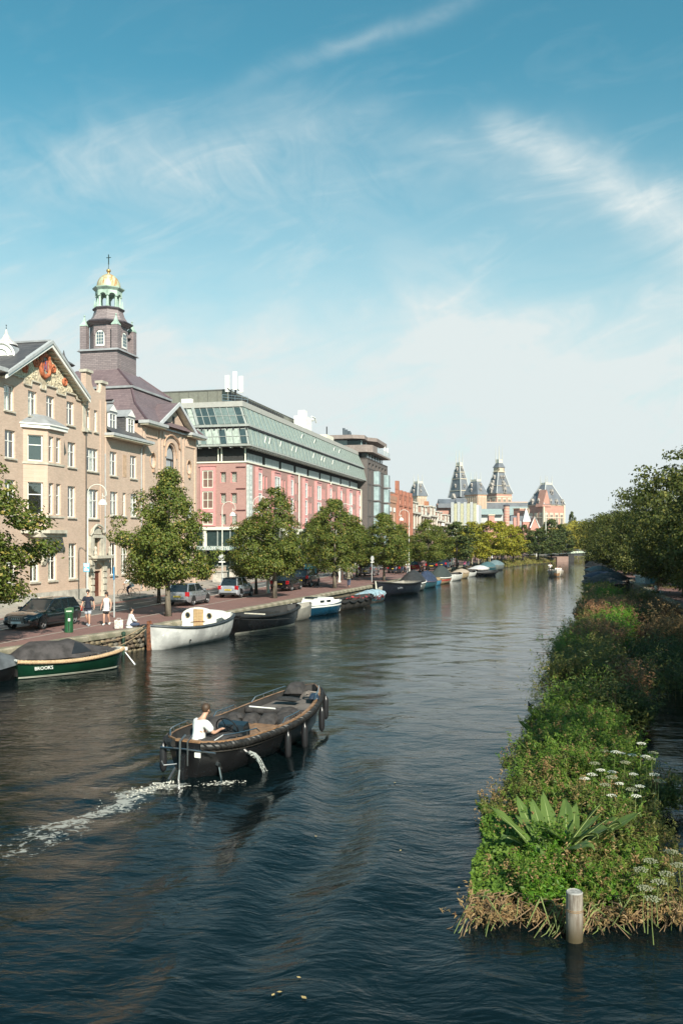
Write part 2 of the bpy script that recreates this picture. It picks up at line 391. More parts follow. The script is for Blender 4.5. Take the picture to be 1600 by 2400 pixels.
# carved scrolls on the panel
random.seed(3)
cv = MB()
for i in range(150):
    x = random.uniform(6.8, 14.3); zt = 15.95 + (1 - abs(x - 10.5) / 4.3) * 2.3
    z = random.uniform(15.95, max(15.96, zt - .1))
    if z > zt - .15 or (abs(x - 10.5) < .9 and 16.3 < z < 18): continue
    r0 = random.uniform(.12, .26); a0 = random.uniform(0, 6.28); n = 7
    cv.tube([(x + r0 * (1 - k * .08) * math.cos(a0 + k * .62), -.075, z + r0 * (1 - k * .08) * math.sin(a0 + k * .62)) for k in range(n)], .032, 4)
tag(cv.build('carved_scrolls', mat('pale_plaster', (.66, .58, .42), .85), rel), kind='stuff')
# crest: red wreath round an oval shield, and round medallions
def ring(mb, cx, cz, rx, rz, r, y, n=20, lumps=.25):
    mb.tube([(cx + rx * math.cos(2 * math.pi * k / n), y, cz + rz * math.sin(2 * math.pi * k / n)) for k in range(n + 1)], [r * (1 + lumps * math.sin(k * 2.6)) for k in range(n + 1)], 6)
cr = ring_o = MB(); ring(cr, 10.5, 17.12, .58, .74, .16, -.14); o = auto_smooth(cr.build('wreath', terracotta, gb), 70)
sh = MB(); sh.prism([(10.5 + .42 * math.cos(t * .5236), 17.12 + .58 * math.sin(t * .5236)) for t in range(12)], -.16, -.05, 'y'); so = sh.build('shield', mat('shield_stone', (.36, .32, .26), .8, var=.3), gb)
lt = MB()                                            # entwined letters of the shield
for p in ([(10.78, 17.0), (10.78, 17.7), (10.95, 17.2), (11.1, 17.7), (11.1, 17.0)], [(10.9, 17.62), (11.25, 17.62)], [(11.22, 17.0), (11.22, 17.72), (10.9, 17.36), (11.28, 17.0)]):
    lt.tube([(x - .52, -.19, z - .23) for x, z in p], .035, 4)
lt.build('monogram', mat('monogram_paint', (.42, .10, .05), .6), so)
lt2 = MB(); lt2.tube([(10.34, -.2, 16.8), (10.46, -.2, 17.5), (10.6, -.2, 16.8)], .03, 4); lt2.build('monogram', mat('monogram_blue', (.05, .07, .22), .6), so)
for cx, cz, r0 in ((11.55, 17.1, .22), (13.0, 16.45, .22), (9.45, 17.15, .24), (8.2, 16.55, .24)):
    m_ = MB(); ring(m_, cx, cz, r0, r0, .09, -.12, 12); m_.ball((cx, -.1, cz), .11, 6); auto_smooth(m_.build('medallion', terracotta, gb), 70)
# roof of the gable wing: two slate slopes with wide overhang, barge boards and gutters
OV = .55; ax, az = 10.5, 18.55
def slope(sgn):
    e = 5.05 * sgn; d = MB()
    pe = (ax + e, 15.6); p0 = (ax, az)
    nrm = Vector((p0[1] - pe[1], 0, -(p0[0] - pe[0]))).normalized() * .16 * (-1 if sgn > 0 else 1)
    d.prism([pe, p0, (p0[0] + 0, p0[1] + .2), (pe[0] + .06 * sgn, pe[1] + .2)], -OV, 14, 'y'); return d
for sgn in (-1, 1): slope(sgn).build('roof', slate_dark, gb)
for sgn in (-1, 1):
    e = 5.1 * sgn; bb = MB()
    bb.prism([(ax + e, 15.38), (ax, az - .2), (ax, az + .04), (ax + e, 15.62)], -OV - .12, -OV - .005, 'y')
    bb.build('barge_board', white_paint, gb)
    b2 = MB(); b2.prism([(ax + e - .12 * sgn, 15.63), (ax, az + .05), (ax, az + .26), (ax + e - .12 * sgn, 15.83)], -OV - .2, -OV + .1, 'y'); b2.build('barge_capping', gutter_m, gb)
    so_ = MB(); so_.prism([(ax + e * .97, 15.52), (ax, az - .06), (ax, az - .01), (ax + e * .97, 15.57)], -OV + .01, -.01, 'y'); so_.build('soffit', mat('cream_paint', (.66, .60, .46), .6), gb)
    rf = MB()
    for k in range(14):
        t = (k + .5) / 14; rf.box(ax + e * t - .05, -OV + .03, az - 2.98 * t - .2, ax + e * t + .05, -.02, az - 2.98 * t - .1)
    rf.build('rafter_ends', mat('cream_paint', (.66, .60, .46), .6), gb).__setitem__('kind', 'stuff')
MB().box(ax - .12, -OV, az + .18, ax + .12, 14, az + .30).build('ridge_cap', lead, gb)
# main roof left of the wing, eaves gutter facing the canal, white lunette dormer and little ventilator turret
MB().prism([(-.6, 15.95), (6.5, 18.3), (14, 18.3), (14.6, 15.95)], -6, 5.3, 'x').build('roof', slate_dark, gb)
MB().box(-6, -.75, 15.75, 5.45, .05, 16.0).build('gutter', gutter_m, gb)
dr = MB(); n = 10
arc_ = [(1.05 * math.cos(math.pi * k / n), 1.0 * math.sin(math.pi * k / n)) for k in range(n + 1)]
dr.prism([(a, b) for a, b in arc_], 0, 2.2, 'x', M=Matrix.Translation((8.3, 1.7, 17.3)))
d0 = dr.build('dormer', lead, gb)
lu = MB(); lu.prism([(a * .9, b * .9 + .02) for a, b in arc_], -.06, -.005, 'x', M=Matrix.Translation((8.3, 1.7, 17.3)))
lu.tube([(8.22, 1.7 + a * .95, 17.32 + b * .95) for a, b in arc_], .09, 5); lu.tube([(8.2, 1.7 + a * .55, 17.35 + b * .55) for a, b in arc_], .05, 5); lu.box(8.15, .65, 17.2, 8.3, 2.75, 17.33)
lu.build('lunette', white_paint, d0)
vt = thing('roof_ventilator', 'small turret with a flared pale cap and finial on the left roof ridge', 'roof turret', tuple(street(9.6, -2.2, 18.3)), SROT); vt.scale = (.62, .62, .8)
m_ = MB(); m_.frus((-.45, -.45, .45, .45), (-.45, -.45, .45, .45), -1.2, 0.35); m_.build('turret_body', mat('cream_paint', (.66, .60, .46), .6), vt)
m_ = MB(); m_.lathe([(1.25, .15), (1.1, .3), (.55, .65), (.22, 1.05), (.09, 1.45), (.03, 1.5)], 8, ph=.39); m_.build('cap', mat('zinc_pale', (.55, .52, .50), .5, var=.2), vt)
m_ = MB(); m_.tube([(0, 0, 1.45), (0, 0, 1.9)], .02, 5).ball((0, 0, 1.6), .06, 6).tube([(-.1, 0, 1.85), (0, 0, 1.75), (.1, 0, 1.85)], .02, 4); m_.build('finial', black_metal, vt)
vt2 = thing('roof_ventilator', 'dark tip of a flared roof turret just behind the right slope of the gable', 'roof turret', tuple(P(150, 856, 72.0)), SROT)
m_ = MB(); m_.lathe([(.9, 0), (.75, .12), (.35, .35), (.12, .75), (.02, 1.2)], 8, ph=.39); m_.build('cap', slate_dark, vt2); MB().frus((-.35, -.35, .35, .35), (-.35, -.35, .35, .35), -1.6, 0.02).build('turret_body', mat('cream_paint', (.66, .60, .46), .6), vt2)
# bay window on a corbel
bayp = [(8.15, 0), (9.42, -1.0), (11.42, -1.0), (12.5, 0)]
def off_poly(o): return [(8.15 - o * 1.3, 0), (9.42 - o * .5, -1.0 - o), (11.42 + o * .5, -1.0 - o), (12.5 + o * 1.3, 0)]
bay = MB()
def seg(a, b):
    d = Vector((b[0] - a[0], b[1] - a[1], 0)); L = d.length; d.normalize(); n_ = Vector((-d.y, d.x, 0))
    return (lambda u, dep, z: (a[0] + d.x * u + n_.x * dep, a[1] + d.y * u + n_.y * dep, z)), L, math.atan2(d.y, d.x)
bz0, bz1 = 5.95, 12.72
bay_w = []
for i, (a, b) in enumerate(zip(bayp[:-1], bayp[1:])):
    T, L, an = seg(a, b)
    if i == 1: us = [(.12, .70), (.12 + .88, .70 + .88 + .0)]
    else: us = [(L / 2 - .5, L / 2 + .5)]
    if i == 1: us = [(.13, .72), (1.02, 1.61)]
    hs_ = [(u[0], z[0], u[1], z[1]) for u in us for z in ((10.58, 12.28), (7.1, 9.2))]
    wall(bay, 0, L, bz0, bz1, hs_, T)
    for h in hs_: bay_w.append((T(h[0], .12, h[1]), an, h))
bay.add([(p[0], p[1], bz1) for p in bayp], [(0, 1, 2, 3)]).add([(p[0], p[1], bz0) for p in bayp], [(3, 2, 1, 0)])
bo = bay.build('bay', brick_buff, gb)
for loc, an, h in bay_w:
    w_ = window(gb, 0, 0, h[2] - h[0], h[3] - h[1], 1, (.62,), sill=False, bt=.08); w_.location = loc; w_.rotation_euler = (0, 0, an)
MB().prism([(p[0], p[1] + .28) for p in bayp], bz0 + .1, bz1 - .1, 'z').build('room_shade', dark_inside, gb)
for z, o, t, mt in ((12.72, .22, .22, white_paint), (12.94, .3, .09, white_paint), (10.38, .07, .12, stone_trim), (6.9, .07, .12, stone_trim), (5.87, .2, .22, stone_trim)):
    MB().prism(off_poly(o), z, z + t, 'z').build('bay_cornice' if z > 12 else 'string_course', mt, gb)
rf = MB(); q = off_poly(.28); zt = 13.03; tp = [(9.3, 0), (10.0, -.25), (10.9, -.25), (11.5, 0)]
rf.add([(p[0], p[1], zt) for p in q] + [(p[0], p[1], 13.75) for p in tp], [(0, 1, 5, 4), (1, 2, 6, 5), (2, 3, 7, 6), (4, 5, 6, 7)]); rf.build('bay_roof', lead, gb)
cb = MB()
for z0, z1, w0, y_ in ((5.62, 5.87, 1.6, -.9), (5.38, 5.62, 1.15, -.75), (5.1, 5.38, .8, -.6)): cb.box(10.4 - w0, y_, z0, 10.4 + w0, 0, z1)
cb.prism([(0, 5.1), (-.55, 5.1), (-.42, 4.5), (-.12, 3.75), (0, 3.7)], 10.2, 10.62, 'x'); cb.build('corbel', stone_trim, gb)
# corner column with capital where the gable eave ends
cc = MB(); cc.box(15.62, -.06, 13.6, 15.98, .0, 15.4); cc.lathe([(.16, 15.25), (.24, 15.4), (.28, 15.6), (.3, 15.7)], 8, (15.8, -.12, 0)); cc.box(15.55, -.22, 13.3, 16.05, 0, 13.6); cc.build('corner_column', stone_trim, gb)
dp = MB(); dp.tube([(16.02, -.08, 13.3), (16.02, -.08, 1.2)], .05, 6); dp.build('drainpipe', mat('pipe_dark', (.10, .09, .08), .5), gb)

# ---------------------------------------------------------------- wing with scrolled parapet, portal and dormer roof
wg = thing('brick_wing', 'lower buff brick wing with scrolled parapet, arched stone portal and two white dormers', 'building', (SA.x, SA.y, 0), SROT)
holes = [(16.2, 13.5, 16.72, 15.12), (17.28, 13.5, 17.8, 15.12), (16.25, 10.52, 17.9, 12.22), (16.25, 7.02, 17.95, 9.18)]
h2 = [(19.72, 10.42, 20.86, 12.27), (23.1, 10.42, 24.24, 12.27), (19.8, 7.32, 21.0, 9.17), (21.83, 7.32, 22.4, 9.17), (23.2, 7.32, 24.4, 9.17), (19.75, 2.7, 20.85, 5.2), (21.6, 2.7, 22.7, 5.2), (23.4, 2.7, 24.5, 5.2)]
door_h = [(16.98, 1.15, 18.3, 3.1)]
niche_h = [(17.05, 4.35, 18.0, 5.55)]
mb = MB(); wall(mb, 16.1, 19.06, 1.05, 16.2, holes + door_h + niche_h, front); wall(mb, 19.06, 25.2, 1.05, 13.55, h2, front)
par = [(16.1, 16.2), (19.06, 16.2), (19.06, 17.3), (18.45, 17.3), (18.4, 16.75), (18.15, 16.5), (17.7, 16.5), (17.2, 16.7), (16.95, 17.05), (16.85, 17.75), (16.1, 17.75)]
mb.prism(par, 0, .4, 'y'); mb.add([(19.06, 0, 1), (19.06, .4, 1), (19.06, .4, 16.2), (19.06, 0, 16.2)], [(0, 1, 2, 3)])
mb.add([(16.1, .4, 13), (19.06, .4, 13), (19.06, .4, 16.2), (16.1, .4, 16.2)], [(3, 2, 1, 0)])
mb.build('brick_wall', brick_buff, wg)
for x in (18.2, 19.0): MB().box(x, -.05, 1.6, x + .12, 0, 16.0).build('brick_pilaster', brick_buff, wg)
for h in holes[:2]: window(wg, h[0], h[1], h[2] - h[0], h[3] - h[1], 1, (.7,))
for h in holes[2:]: window(wg, h[0], h[1], h[2] - h[0], h[3] - h[1], 3, (.62,))
for h in h2: window(wg, h[0], h[1], h[2] - h[0], h[3] - h[1], 1 if h[2] - h[0] < .8 else 2, (.62,))
MB().box(16.1, .56, 1.9, 25.1, .6, 13.4).build('room_shade', dark_inside, wg)
MB().box(21.85, -.02, 10.42, 22.45, .001, 12.2).build('blind_panel', mat('brick_panel', (.50, .34, .23), .85), wg)
cp = MB()
for (a, b), (c, d) in zip(par[2:-1], par[3:]): cp.tube([(a, .15, b), (c, .15, d)], .13, 6)
cp.box(18.3, -.14, 17.3, 19.2, .5, 17.5); cp.box(16.0, -.14, 17.75, 16.95, .5, 17.95); cp.build('parapet_coping', stone_trim, wg)
# eave and roof with two dormers
MB().box(18.9, -.8, 13.42, 26.0, .3, 13.62).build('gutter', gutter_m, wg)
MB().box(18.95, -.72, 13.3, 25.9, 0, 13.42).build('soffit', mat('cream_paint', (.66, .60, .46), .6), wg)
MB().add([(19.07, -.6, 13.62), (25.2, -.6, 13.62), (25.2, 4.6, 17.2), (19.07, 4.6, 17.2), (19.07, 10, 17.2), (25.2, 10, 17.2)], [(0, 1, 2, 3), (3, 2, 5, 4)]).build('roof', slate_dark, wg)
for xd in (20.0, 23.1):
    d = MB(); d.box(xd, .35, 13.7, xd + 1.25, 4.0, 15.4); do = d.build('dormer', slate_dark, wg)
    f = MB(); f.prism([(xd - .12, 15.4), (xd + 1.37, 15.4), (xd + .625, 16.05)], .18, 4.2, 'y'); f.box(xd - .1, .2, 15.32, xd + 1.35, .4, 15.45); f.build('dormer_roof', lead, do)
    g = MB(); g.prism([(xd, 15.46), (xd + 1.25, 15.46), (xd + .625, 15.97)], .13, .17, 'y'); g.box(xd - .03, .25, 13.7, xd + .09, .34, 15.4).box(xd + 1.16, .25, 13.7, xd + 1.28, .34, 15.4); g.build('dormer_front', white_paint, do)
    w_ = window(wg, xd + .1, 13.72, 1.05, 1.6, 2, (.66,), sill=False, curt=0, y0=.10)
dp = MB()
for x in (18.85, 24.95): dp.tube([(x, -.5 if x > 20 else -.08, 13.4 if x > 20 else 12.0), (x, -.08, 12.9 if x > 20 else 11), (x, -.08, 1.3)], .05, 6)
dp.build('drainpipe', gutter_m, wg)
# portal
st = MB(); n = 12
arch_o = [(17.64 + .66 * math.cos(math.pi * k / n), 3.1 + .55 * math.sin(math.pi * k / n)) for k in range(n + 1)]
st.prism([(16.6, 1.1), (16.98, 1.1), (16.98, 3.1)] + arch_o[::-1][0:] + [(18.3, 1.1), (18.75, 1.1), (18.75, 4.0), (16.6, 4.0)], -.18, 0.02, 'y')
for i in range(6): st.box(16.5, -.26, 1.15 + i * .48, 16.95, -.18, 1.5 + i * .48); st.box(18.35, -.26, 1.15 + i * .48, 18.85, -.18, 1.5 + i * .48)
po = st.build('portal_surround', stone_trim, wg)
MB().box(16.9, .17, 1.1, 18.4, .25, 3.75).build('door', mat('dark_red_door', (.10, .03, .02), .5), wg)
bl = MB(); bl.box(16.5, -.75, 4.05, 19.0, 0, 4.25); bl.box(16.65, -.6, 3.9, 18.85, 0, 4.05); bl.build('balcony_slab', stone_trim, wg)
ae = MB(); ae.box(16.45, -.22, 4.25, 16.75, 0, 5.75).box(18.35, -.22, 4.25, 18.65, 0, 5.75).box(16.8, -.2, 4.25, 17.02, -.02, 5.6).box(18.05, -.2, 4.25, 18.27, -.02, 5.6).box(16.8, -.24, 5.58, 18.27, 0, 5.8)
ae.tube([(16.4, -.2, 5.75), (16.75, -.25, 6.0)] + [(17.5 + .8 * math.cos(math.pi * (1 - k / 8)), -.25, 6.0 + .55 * math.sin(math.pi * k / 8)) for k in range(9)] + [(18.6, -.2, 5.85)], .09, 6)
ae.prism([(17.5 + .75 * math.cos(math.pi * k / 8), 5.85 + .6 * math.sin(math.pi * k / 8)) for k in range(9)], -.12, 0, 'y'); ae.build('aedicule', stone_trim, wg)
MB().box(17.03, .1, 4.3, 18.04, .16, 5.58).build('niche_mosaic', mat('niche_mosaic', (.20, .17, .11), .8, var=.6, vs=25), wg)
for k, x in enumerate((16.62, 18.75)):
    u_ = MB(); u_.lathe([(.10, 4.25), (.14, 4.4), (.09, 4.6), (.12, 4.8), (.05, 4.95)], 8, (x, -.5, 0)); u_.build('urn', stone_trim, wg)

# ---------------------------------------------------------------- chapel with mauve roof, and its tower
ch = thing('chapel', 'buff brick chapel with a mauve slate roof, pedimented front and oval windows', 'chapel', (SA.x, SA.y, 0), SROT)
c0, c1 = 25.2, 36.8
ar = [(30.98 + 1.0 * math.cos(math.pi * k / 12), 12.75 + 1.15 * math.sin(math.pi * k / 12)) for k in range(13)]
def holed(mb, u0, u1, z0, z1, loop, y=0.0, rev=.3):
    """rectangle with an arched or oval opening; loop is a closed polygon of (u, z)"""
    n = len(loop); cx = sum(p[0] for p in loop) / n; cz = sum(p[1] for p in loop) / n
    out = []
    for x, z in loop:
        dx_, dz_ = x - cx, z - cz; t = 1e9
        if dx_ > 1e-9: t = min(t, (u1 - cx) / dx_)
        if dx_ < -1e-9: t = min(t, (u0 - cx) / dx_)
        if dz_ > 1e-9: t = min(t, (z1 - cz) / dz_)
        if dz_ < -1e-9: t = min(t, (z0 - cz) / dz_)
        out.append((cx + dx_ * t, cz + dz_ * t))
    corners = [(u0, z0), (u1, z0), (u1, z1), (u0, z1)]
    def side(p):
        e = 1e-6
        if abs(p[1] - z0) < e: return 0
        if abs(p[0] - u1) < e: return 1
        if abs(p[1] - z1) < e: return 2
        return 3
    for i in range(n):
        j = (i + 1) % n; poly = [(loop[i]), (out[i])]
        si, sj = side(out[i]), side(out[j])
        if si != sj:
            s_ = si; k = 0
            while s_ != sj and k < 4: poly.append(corners[(s_ + 1) % 4]); s_ = (s_ + 1) % 4; k += 1
        poly += [out[j], loop[j]]
        mb.add([(p[0], y, p[1]) for p in poly], [tuple(range(len(poly)))])
        mb.add([(loop[i][0], y, loop[i][1]), (loop[j][0], y, loop[j][1]), (loop[j][0], y + rev, loop[j][1]), (loop[i][0], y + rev, loop[i][1])], [(0, 1, 2, 3)])
mb = MB()
aloop = [(29.98, 9.5), (31.98, 9.5)] + ar
oL = [(27.3 + .55 * math.cos(2 * math.pi * k / 16), 12.2 + .68 * math.sin(2 * math.pi * k / 16)) for k in range(16)]
oR = [(p[0] + 7.7, p[1]) for p in oL]
holed(mb, 26.4, 28.3, 11.0, 13.4, oL); holed(mb, 34.1, 36.0, 11.0, 13.4, oR); holed(mb, 29.4, 32.6, 9.0, 14.6, aloop)
hh = [(26.4, 11.0, 28.3, 13.4), (34.1, 11.0, 36.0, 13.4), (29.4, 9.0, 32.6, 14.6)]
wl = [(26.6, 6.6, 27.6, 8.6), (34.5, 6.6, 35.5, 8.6), (26.6, 2.9, 27.6, 5.1), (34.5, 2.9, 35.5, 5.1), (29.6, 2.9, 30.6, 5.1), (31.5, 2.9, 32.5, 5.1)]
us = MB(); wall(mb, c0, c1, 1.05, 15.1, hh + wl, front, rev=0.0)
mb.add([(c1, 0, 1), (c1, 12, 1), (c1, 12, 15.1), (c1, 0, 15.1)], [(0, 1, 2, 3)]).add([(c0, 0, 12), (c0, 12, 12), (c0, 12, 15.1), (c0, 0, 15.1)], [(3, 2, 1, 0)])
mb.prism([(27.75, 15.1), (35.0, 15.1), (31.5, 17.3)], -.02, .3, 'y')
mb.build('brick_wall', brick_buff, ch)
for h in wl: window(ch, h[0], h[1], h[2] - h[0], h[3] - h[1], 2, (.62,), set_back=.02)
pil = MB()
for x in (28.45, 29.1, 32.75, 33.6, 25.5, 36.3): pil.box(x, -.1, 1.1, x + .35, 0, 14.9)
for x in (25.9, 34.2):
    for i in range(8): pil.box(x + i * .28, -.12, 14.1, x + i * .28 + .14, 0, 14.8)
pil.build('brick_pilasters', brick_buff, ch)
tr = MB()
tr.tube([(p[0], -.05, p[1]) for p in [(30.98 + 1.2 * math.cos(math.pi * k / 12), 12.75 + 1.35 * math.sin(math.pi * k / 12)) for k in range(13)]], .08, 5)
tr.tube([(29.2, -.15, 13.6)] + [(30.98 + 1.65 * math.cos(math.pi * (1 - k / 10)), -.15, 13.75 + 1.0 * math.sin(math.pi * k / 10)) for k in range(11)] + [(32.8, -.15, 13.6)], .08, 5)
for c in (oL, oR): tr.tube([(p[0] * 1.0, -.02, p[1]) for p in c + c[:1]], .06, 5)
for x in (27.3, 35.0): tr.box(x - .16, -.18, 11.2, x + .16, 0, 11.45)
tr.build('moulding', mat('brick_moulding', (.48, .32, .22), .85), ch)
MB().add([(p[0], .26, p[1]) for p in aloop], [tuple(range(len(aloop)))]).build('arched_pane', mat('pale_shutter', (.36, .38, .40), .3, var=.1), ch)
fr = MB(); fr.box(29.95, .2, 12.55, 32.0, .28, 12.68).box(29.95, .2, 10.3, 32.0, .28, 10.42).box(31.5, .2, 9.5, 31.6, .28, 12.6); fr.tube([(p[0], .24, p[1]) for p in aloop + aloop[:1]], .06, 4); fr.build('window_bars', black_metal, ch)
for c in (oL, oR): MB().add([(p[0], .27, p[1]) for p in c], [tuple(range(len(c)))]).build('oval_pane', mat('pale_shutter', (.36, .38, .40), .3), ch)
MB().box(31.25, -.05, 15.7, 31.7, .0, 16.5).build('vent_opening', dark_inside, ch)
# eaves
MB().box(c0 - .4, -.85, 15.1, 28.7, .1, 15.35).build('gutter', gutter_m, ch); MB().box(33.9, -.85, 15.1, c1 + .8, .1, 15.35).build('gutter', gutter_m, ch)
MB().box(28.7, -.25, 15.05, 33.9, .1, 15.2).build('gutter', gutter_m, ch)
MB().box(c0 - .3, -.75, 14.98, 28.6, 0, 15.1).box(34.0, -.75, 14.98, c1 + .7, 0, 15.1).build('soffit', mat('cream_paint', (.66, .60, .46), .6), ch)
# pediment roof and boards
pxm, pz = 31.5, 17.55
for sgn in (-1, 1):
    MB().prism([(pxm + 3.9 * sgn, 15.25), (pxm, pz), (pxm, pz + .15), (pxm + 4.0 * sgn, 15.35)], -.55, 4.0, 'y').build('gable_roof', slate_mauve, ch)
    MB().prism([(pxm + 4.0 * sgn, 15.15), (pxm, pz - .1), (pxm, pz + .22), (pxm + 4.1 * sgn, 15.45)], -.67, -.55, 'y').build('barge_board', mat('weathered_white', (.52, .53, .54), .6, var=.1), ch)
    MB().prism([(pxm + 3.85 * sgn, 15.2), (pxm, pz - .07), (pxm, pz - .02), (pxm + 3.85 * sgn, 15.24)], -.54, 0, 'y').build('soffit', mat('cream_paint', (.66, .60, .46), .6), ch)
# mansard roof
rf = MB(); b0, b1 = c0 - .3, c1 + .3
rf.frus((b0, -.6, b1, 12.6), (c0 + 1.2, 1.2, c1 - 1.2, 10.8), 15.35, 17.0, cap=False); rf.frus((c0 + 1.2, 1.2, c1 - 1.2, 10.8), (c0 + 1.9, 1.9, c1 - 1.9, 10.1), 17.0, 18.5, cap=False)
rf.frus((c0 + 1.75, 1.75, c1 - 1.75, 10.25), (29.0, 4.1, 33.1, 8.2), 18.6, 20.5, cap=True); rf.build('roof', slate_mauve, ch)
MB().frus((c0 + 1.7, 1.7, c1 - 1.7, 10.3), (c0 + 1.7, 1.7, c1 - 1.7, 10.3), 18.46, 18.64).build('roof_lead_band', lead, ch)
rb = MB()
for a, b in ((((b0, -.6, 15.4)), (c0 + 1.2, 1.2, 17.03)), ((c0 + 1.2, 1.2, 17.03), (c0 + 1.9, 1.9, 18.5)), ((c0 + 1.75, 1.75, 18.65), (29.05, 4.15, 20.5)), ((c1 - 1.75, 1.75, 18.65), (33.05, 4.15, 20.5)), ((b1, -.6, 15.4), (c1 - 1.2, 1.2, 17.03)), ((c1 - 1.2, 1.2, 17.03), (c1 - 1.9, 1.9, 18.5))):
    rb.tube([a, b], .1, 5)
rb.build('hip_tiles', mat('hip_tile', (.11, .07, .08), .5), ch)
sk = MB(); sk.box(0, 0, 0, 2.0, .12, 1.15)
lv = sk.build('louvre_frame', lead, ch, loc=(25.9, 3.2, 17.0), rot=(R(-62), 0, R(-90)))
lv.location = (26.15, 5.2, 17.15)
l2 = MB()
for i in range(6): l2.box(.1, -.06, .12 + i * .16, 1.9, .0, .2 + i * .16)
l2.build('louvre', black_metal, lv)
MB().prism([(9.0, 15), (9.0, 19), (12.5, 21.8), (17, 21.8), (19, 17)], 19, 36, 'x').build('nave_roof', slate_mauve, ch)

# tower
tw = thing('bell_tower', 'square mauve slate bell tower with an open green copper lantern and gilded dome', 'tower', (SA.x, SA.y, 0), SROT)
t0, t1, y0_, y1_ = 29.2, 32.85, 4.3, 7.95
MB().box(t0, y0_, 18.5, t1, y1_, 22.25).build('tower_base', slate_tower, tw)
ps = MB()
ps.box(t0 - .03, y0_ + .5, 19.0, t0, y1_ - .5, 21.85).box(t0 + .5, y0_ - .03, 19.0, t1 - .5, y0_, 21.85); ps.build('raised_panel', slate_tower, tw)
MB().frus((t0 - .22, y0_ - .22, t1 + .22, y1_ + .22), (t0 - .05, y0_ - .05, t1 + .05, y1_ + .05), 22.25, 22.45).build('cornice', lead, tw)
tcx, tcy = (t0 + t1) / 2, (y0_ + y1_) / 2
def octo(r): return [(tcx + r * math.cos(R(22.5 + 45 * k)), tcy + r * math.sin(R(22.5 + 45 * k))) for k in range(8)]
MB().prism(octo(1.66), 22.4, 24.75, 'z').build('octagon_stage', slate_tower, tw)
MB().lathe([(1.75, 24.7), (2.12, 24.95), (2.14, 25.05), (1.7, 25.25), (1.42, 25.7), (1.28, 26.15), (1.4, 26.25), (1.42, 26.35), (1.1, 26.42)], 8, (tcx, tcy, 0), ph=R(22.5)).build('flared_roof', slate_tower, tw)
MB().lathe([(2.14, 24.9), (2.2, 25.0), (2.14, 25.07)], 8, (tcx, tcy, 0), ph=R(22.5)).build('eave_moulding', mat('dark_slate_trim', (.08, .07, .08), .5), tw)
MB().lathe([(1.38, 26.2), (1.46, 26.3), (1.40, 26.4)], 8, (tcx, tcy, 0), ph=R(22.5)).build('eave_moulding', mat('dark_slate_trim', (.08, .07, .08), .5), tw)
# arched windows on four faces
for k in (0, 1, 2, 3):
    an = k * math.pi / 2; M = Matrix.Translation((tcx, tcy, 0)) @ Matrix.Rotation(an, 4, 'Z')
    ap = 1.66 * math.cos(R(22.5))
    def aw(w, h, z0_): return [(-w, z0_), (w, z0_)] + [(w * math.cos(math.pi * j / 10), h + w * math.sin(math.pi * j / 10)) for j in range(11)]
    o = MB().prism(aw(.42, 23.75, 22.75), -ap - .05, -ap + .02, 'y', M=M).build('arched_window', white_paint, tw)
    for i in range(3):
        for j in range(4):
            x = -.33 + i * .235; z = 22.92 + j * .285
            zt = min(z + .24, 23.75 + math.sqrt(max(0, .34 ** 2 - min(abs(x), abs(x + .19)) ** 2)))
            MB().box(x, -ap - .065, z, x + .19, -ap - .052, zt, M=M).build('pane', mat('tower_pane', (.10, .14, .16), .08), o)
    MB().tube([tuple(M @ Vector((p[0], -ap - .04, p[1]))) for p in aw(.52, 23.75, 22.7)[2:]], .05, 4).build('window_arch', slate_tower, tw)
# corner buttress turrets with green pointed caps
for sx in (t0 + .28, t1 - .28):
    for sy in (y0_ + .28, y1_ - .28):
        b = MB(); b.box(sx - .3, sy - .3, 22.4, sx + .3, sy + .3, 24.55).box(min(sx, tcx + (sx - tcx) * .6), sy - .1, 23.9, max(sx, tcx + (sx - tcx) * .6), sy + .1, 24.2); b.build('corner_turret', slate_tower, tw)
        MB().lathe([(.46, 24.55), (.44, 24.63), (.22, 24.9), (.08, 25.3), (.03, 25.42)], 4, (sx, sy, 0), ph=R(45)).ball((sx, sy, 25.5), .09, 8).build('turret_cap', copper, tw)
# lantern
MB().lathe([(1.15, 26.4), (1.2, 26.45), (1.15, 26.55)], 8, (tcx, tcy, 0), ph=R(22.5)).build('lantern_floor', lead, tw)
for k in range(8):
    a = R(22.5 + 45 * k); x, y = tcx + 1.0 * math.cos(a), tcy + 1.0 * math.sin(a)
    MB().lathe([(.17, 26.5), (.17, 26.7), (.125, 26.75), (.11, 27.75), (.17, 27.85), (.17, 27.95)], 6, (x, y, 0)).build('lantern_column', copper, tw)
    x2, y2 = tcx + 1.22 * math.cos(a), tcy + 1.22 * math.sin(a)
    MB().lathe([(.14, 26.45), (.1, 26.8), (.03, 27.4)], 5, (x2, y2, 0)).build('lantern_pinnacle', copper, tw)
ls = MB()
for k in range(8):
    M = Matrix.Translation((tcx, tcy, 0)) @ Matrix.Rotation(R(45 * k), 4, 'Z'); hw = 1.05 * math.tan(R(22.5)); ap = 1.05
    n = 8; arc2 = [(.29 * math.cos(math.pi * (1 - j / n)), 27.75 + .29 * math.sin(math.pi * (1 - j / n))) for j in range(n + 1)]
    ls.prism([(-hw, 27.75)] + arc2 + [(hw, 27.75), (hw, 28.35), (-hw, 28.35)], -ap - .06, -ap + .1, 'y', M=M)
ls.build('lantern_arches', copper, tw)
MB().lathe([(1.15, 28.3), (1.25, 28.42), (1.42, 28.6), (1.45, 28.7), (1.15, 28.8)], 8, (tcx, tcy, 0), ph=R(22.5)).build('lantern_cornice', copper, tw)
m, nt, b = principled('gilded_dome'); t = nd(nt, 'ShaderNodeTexCoord')
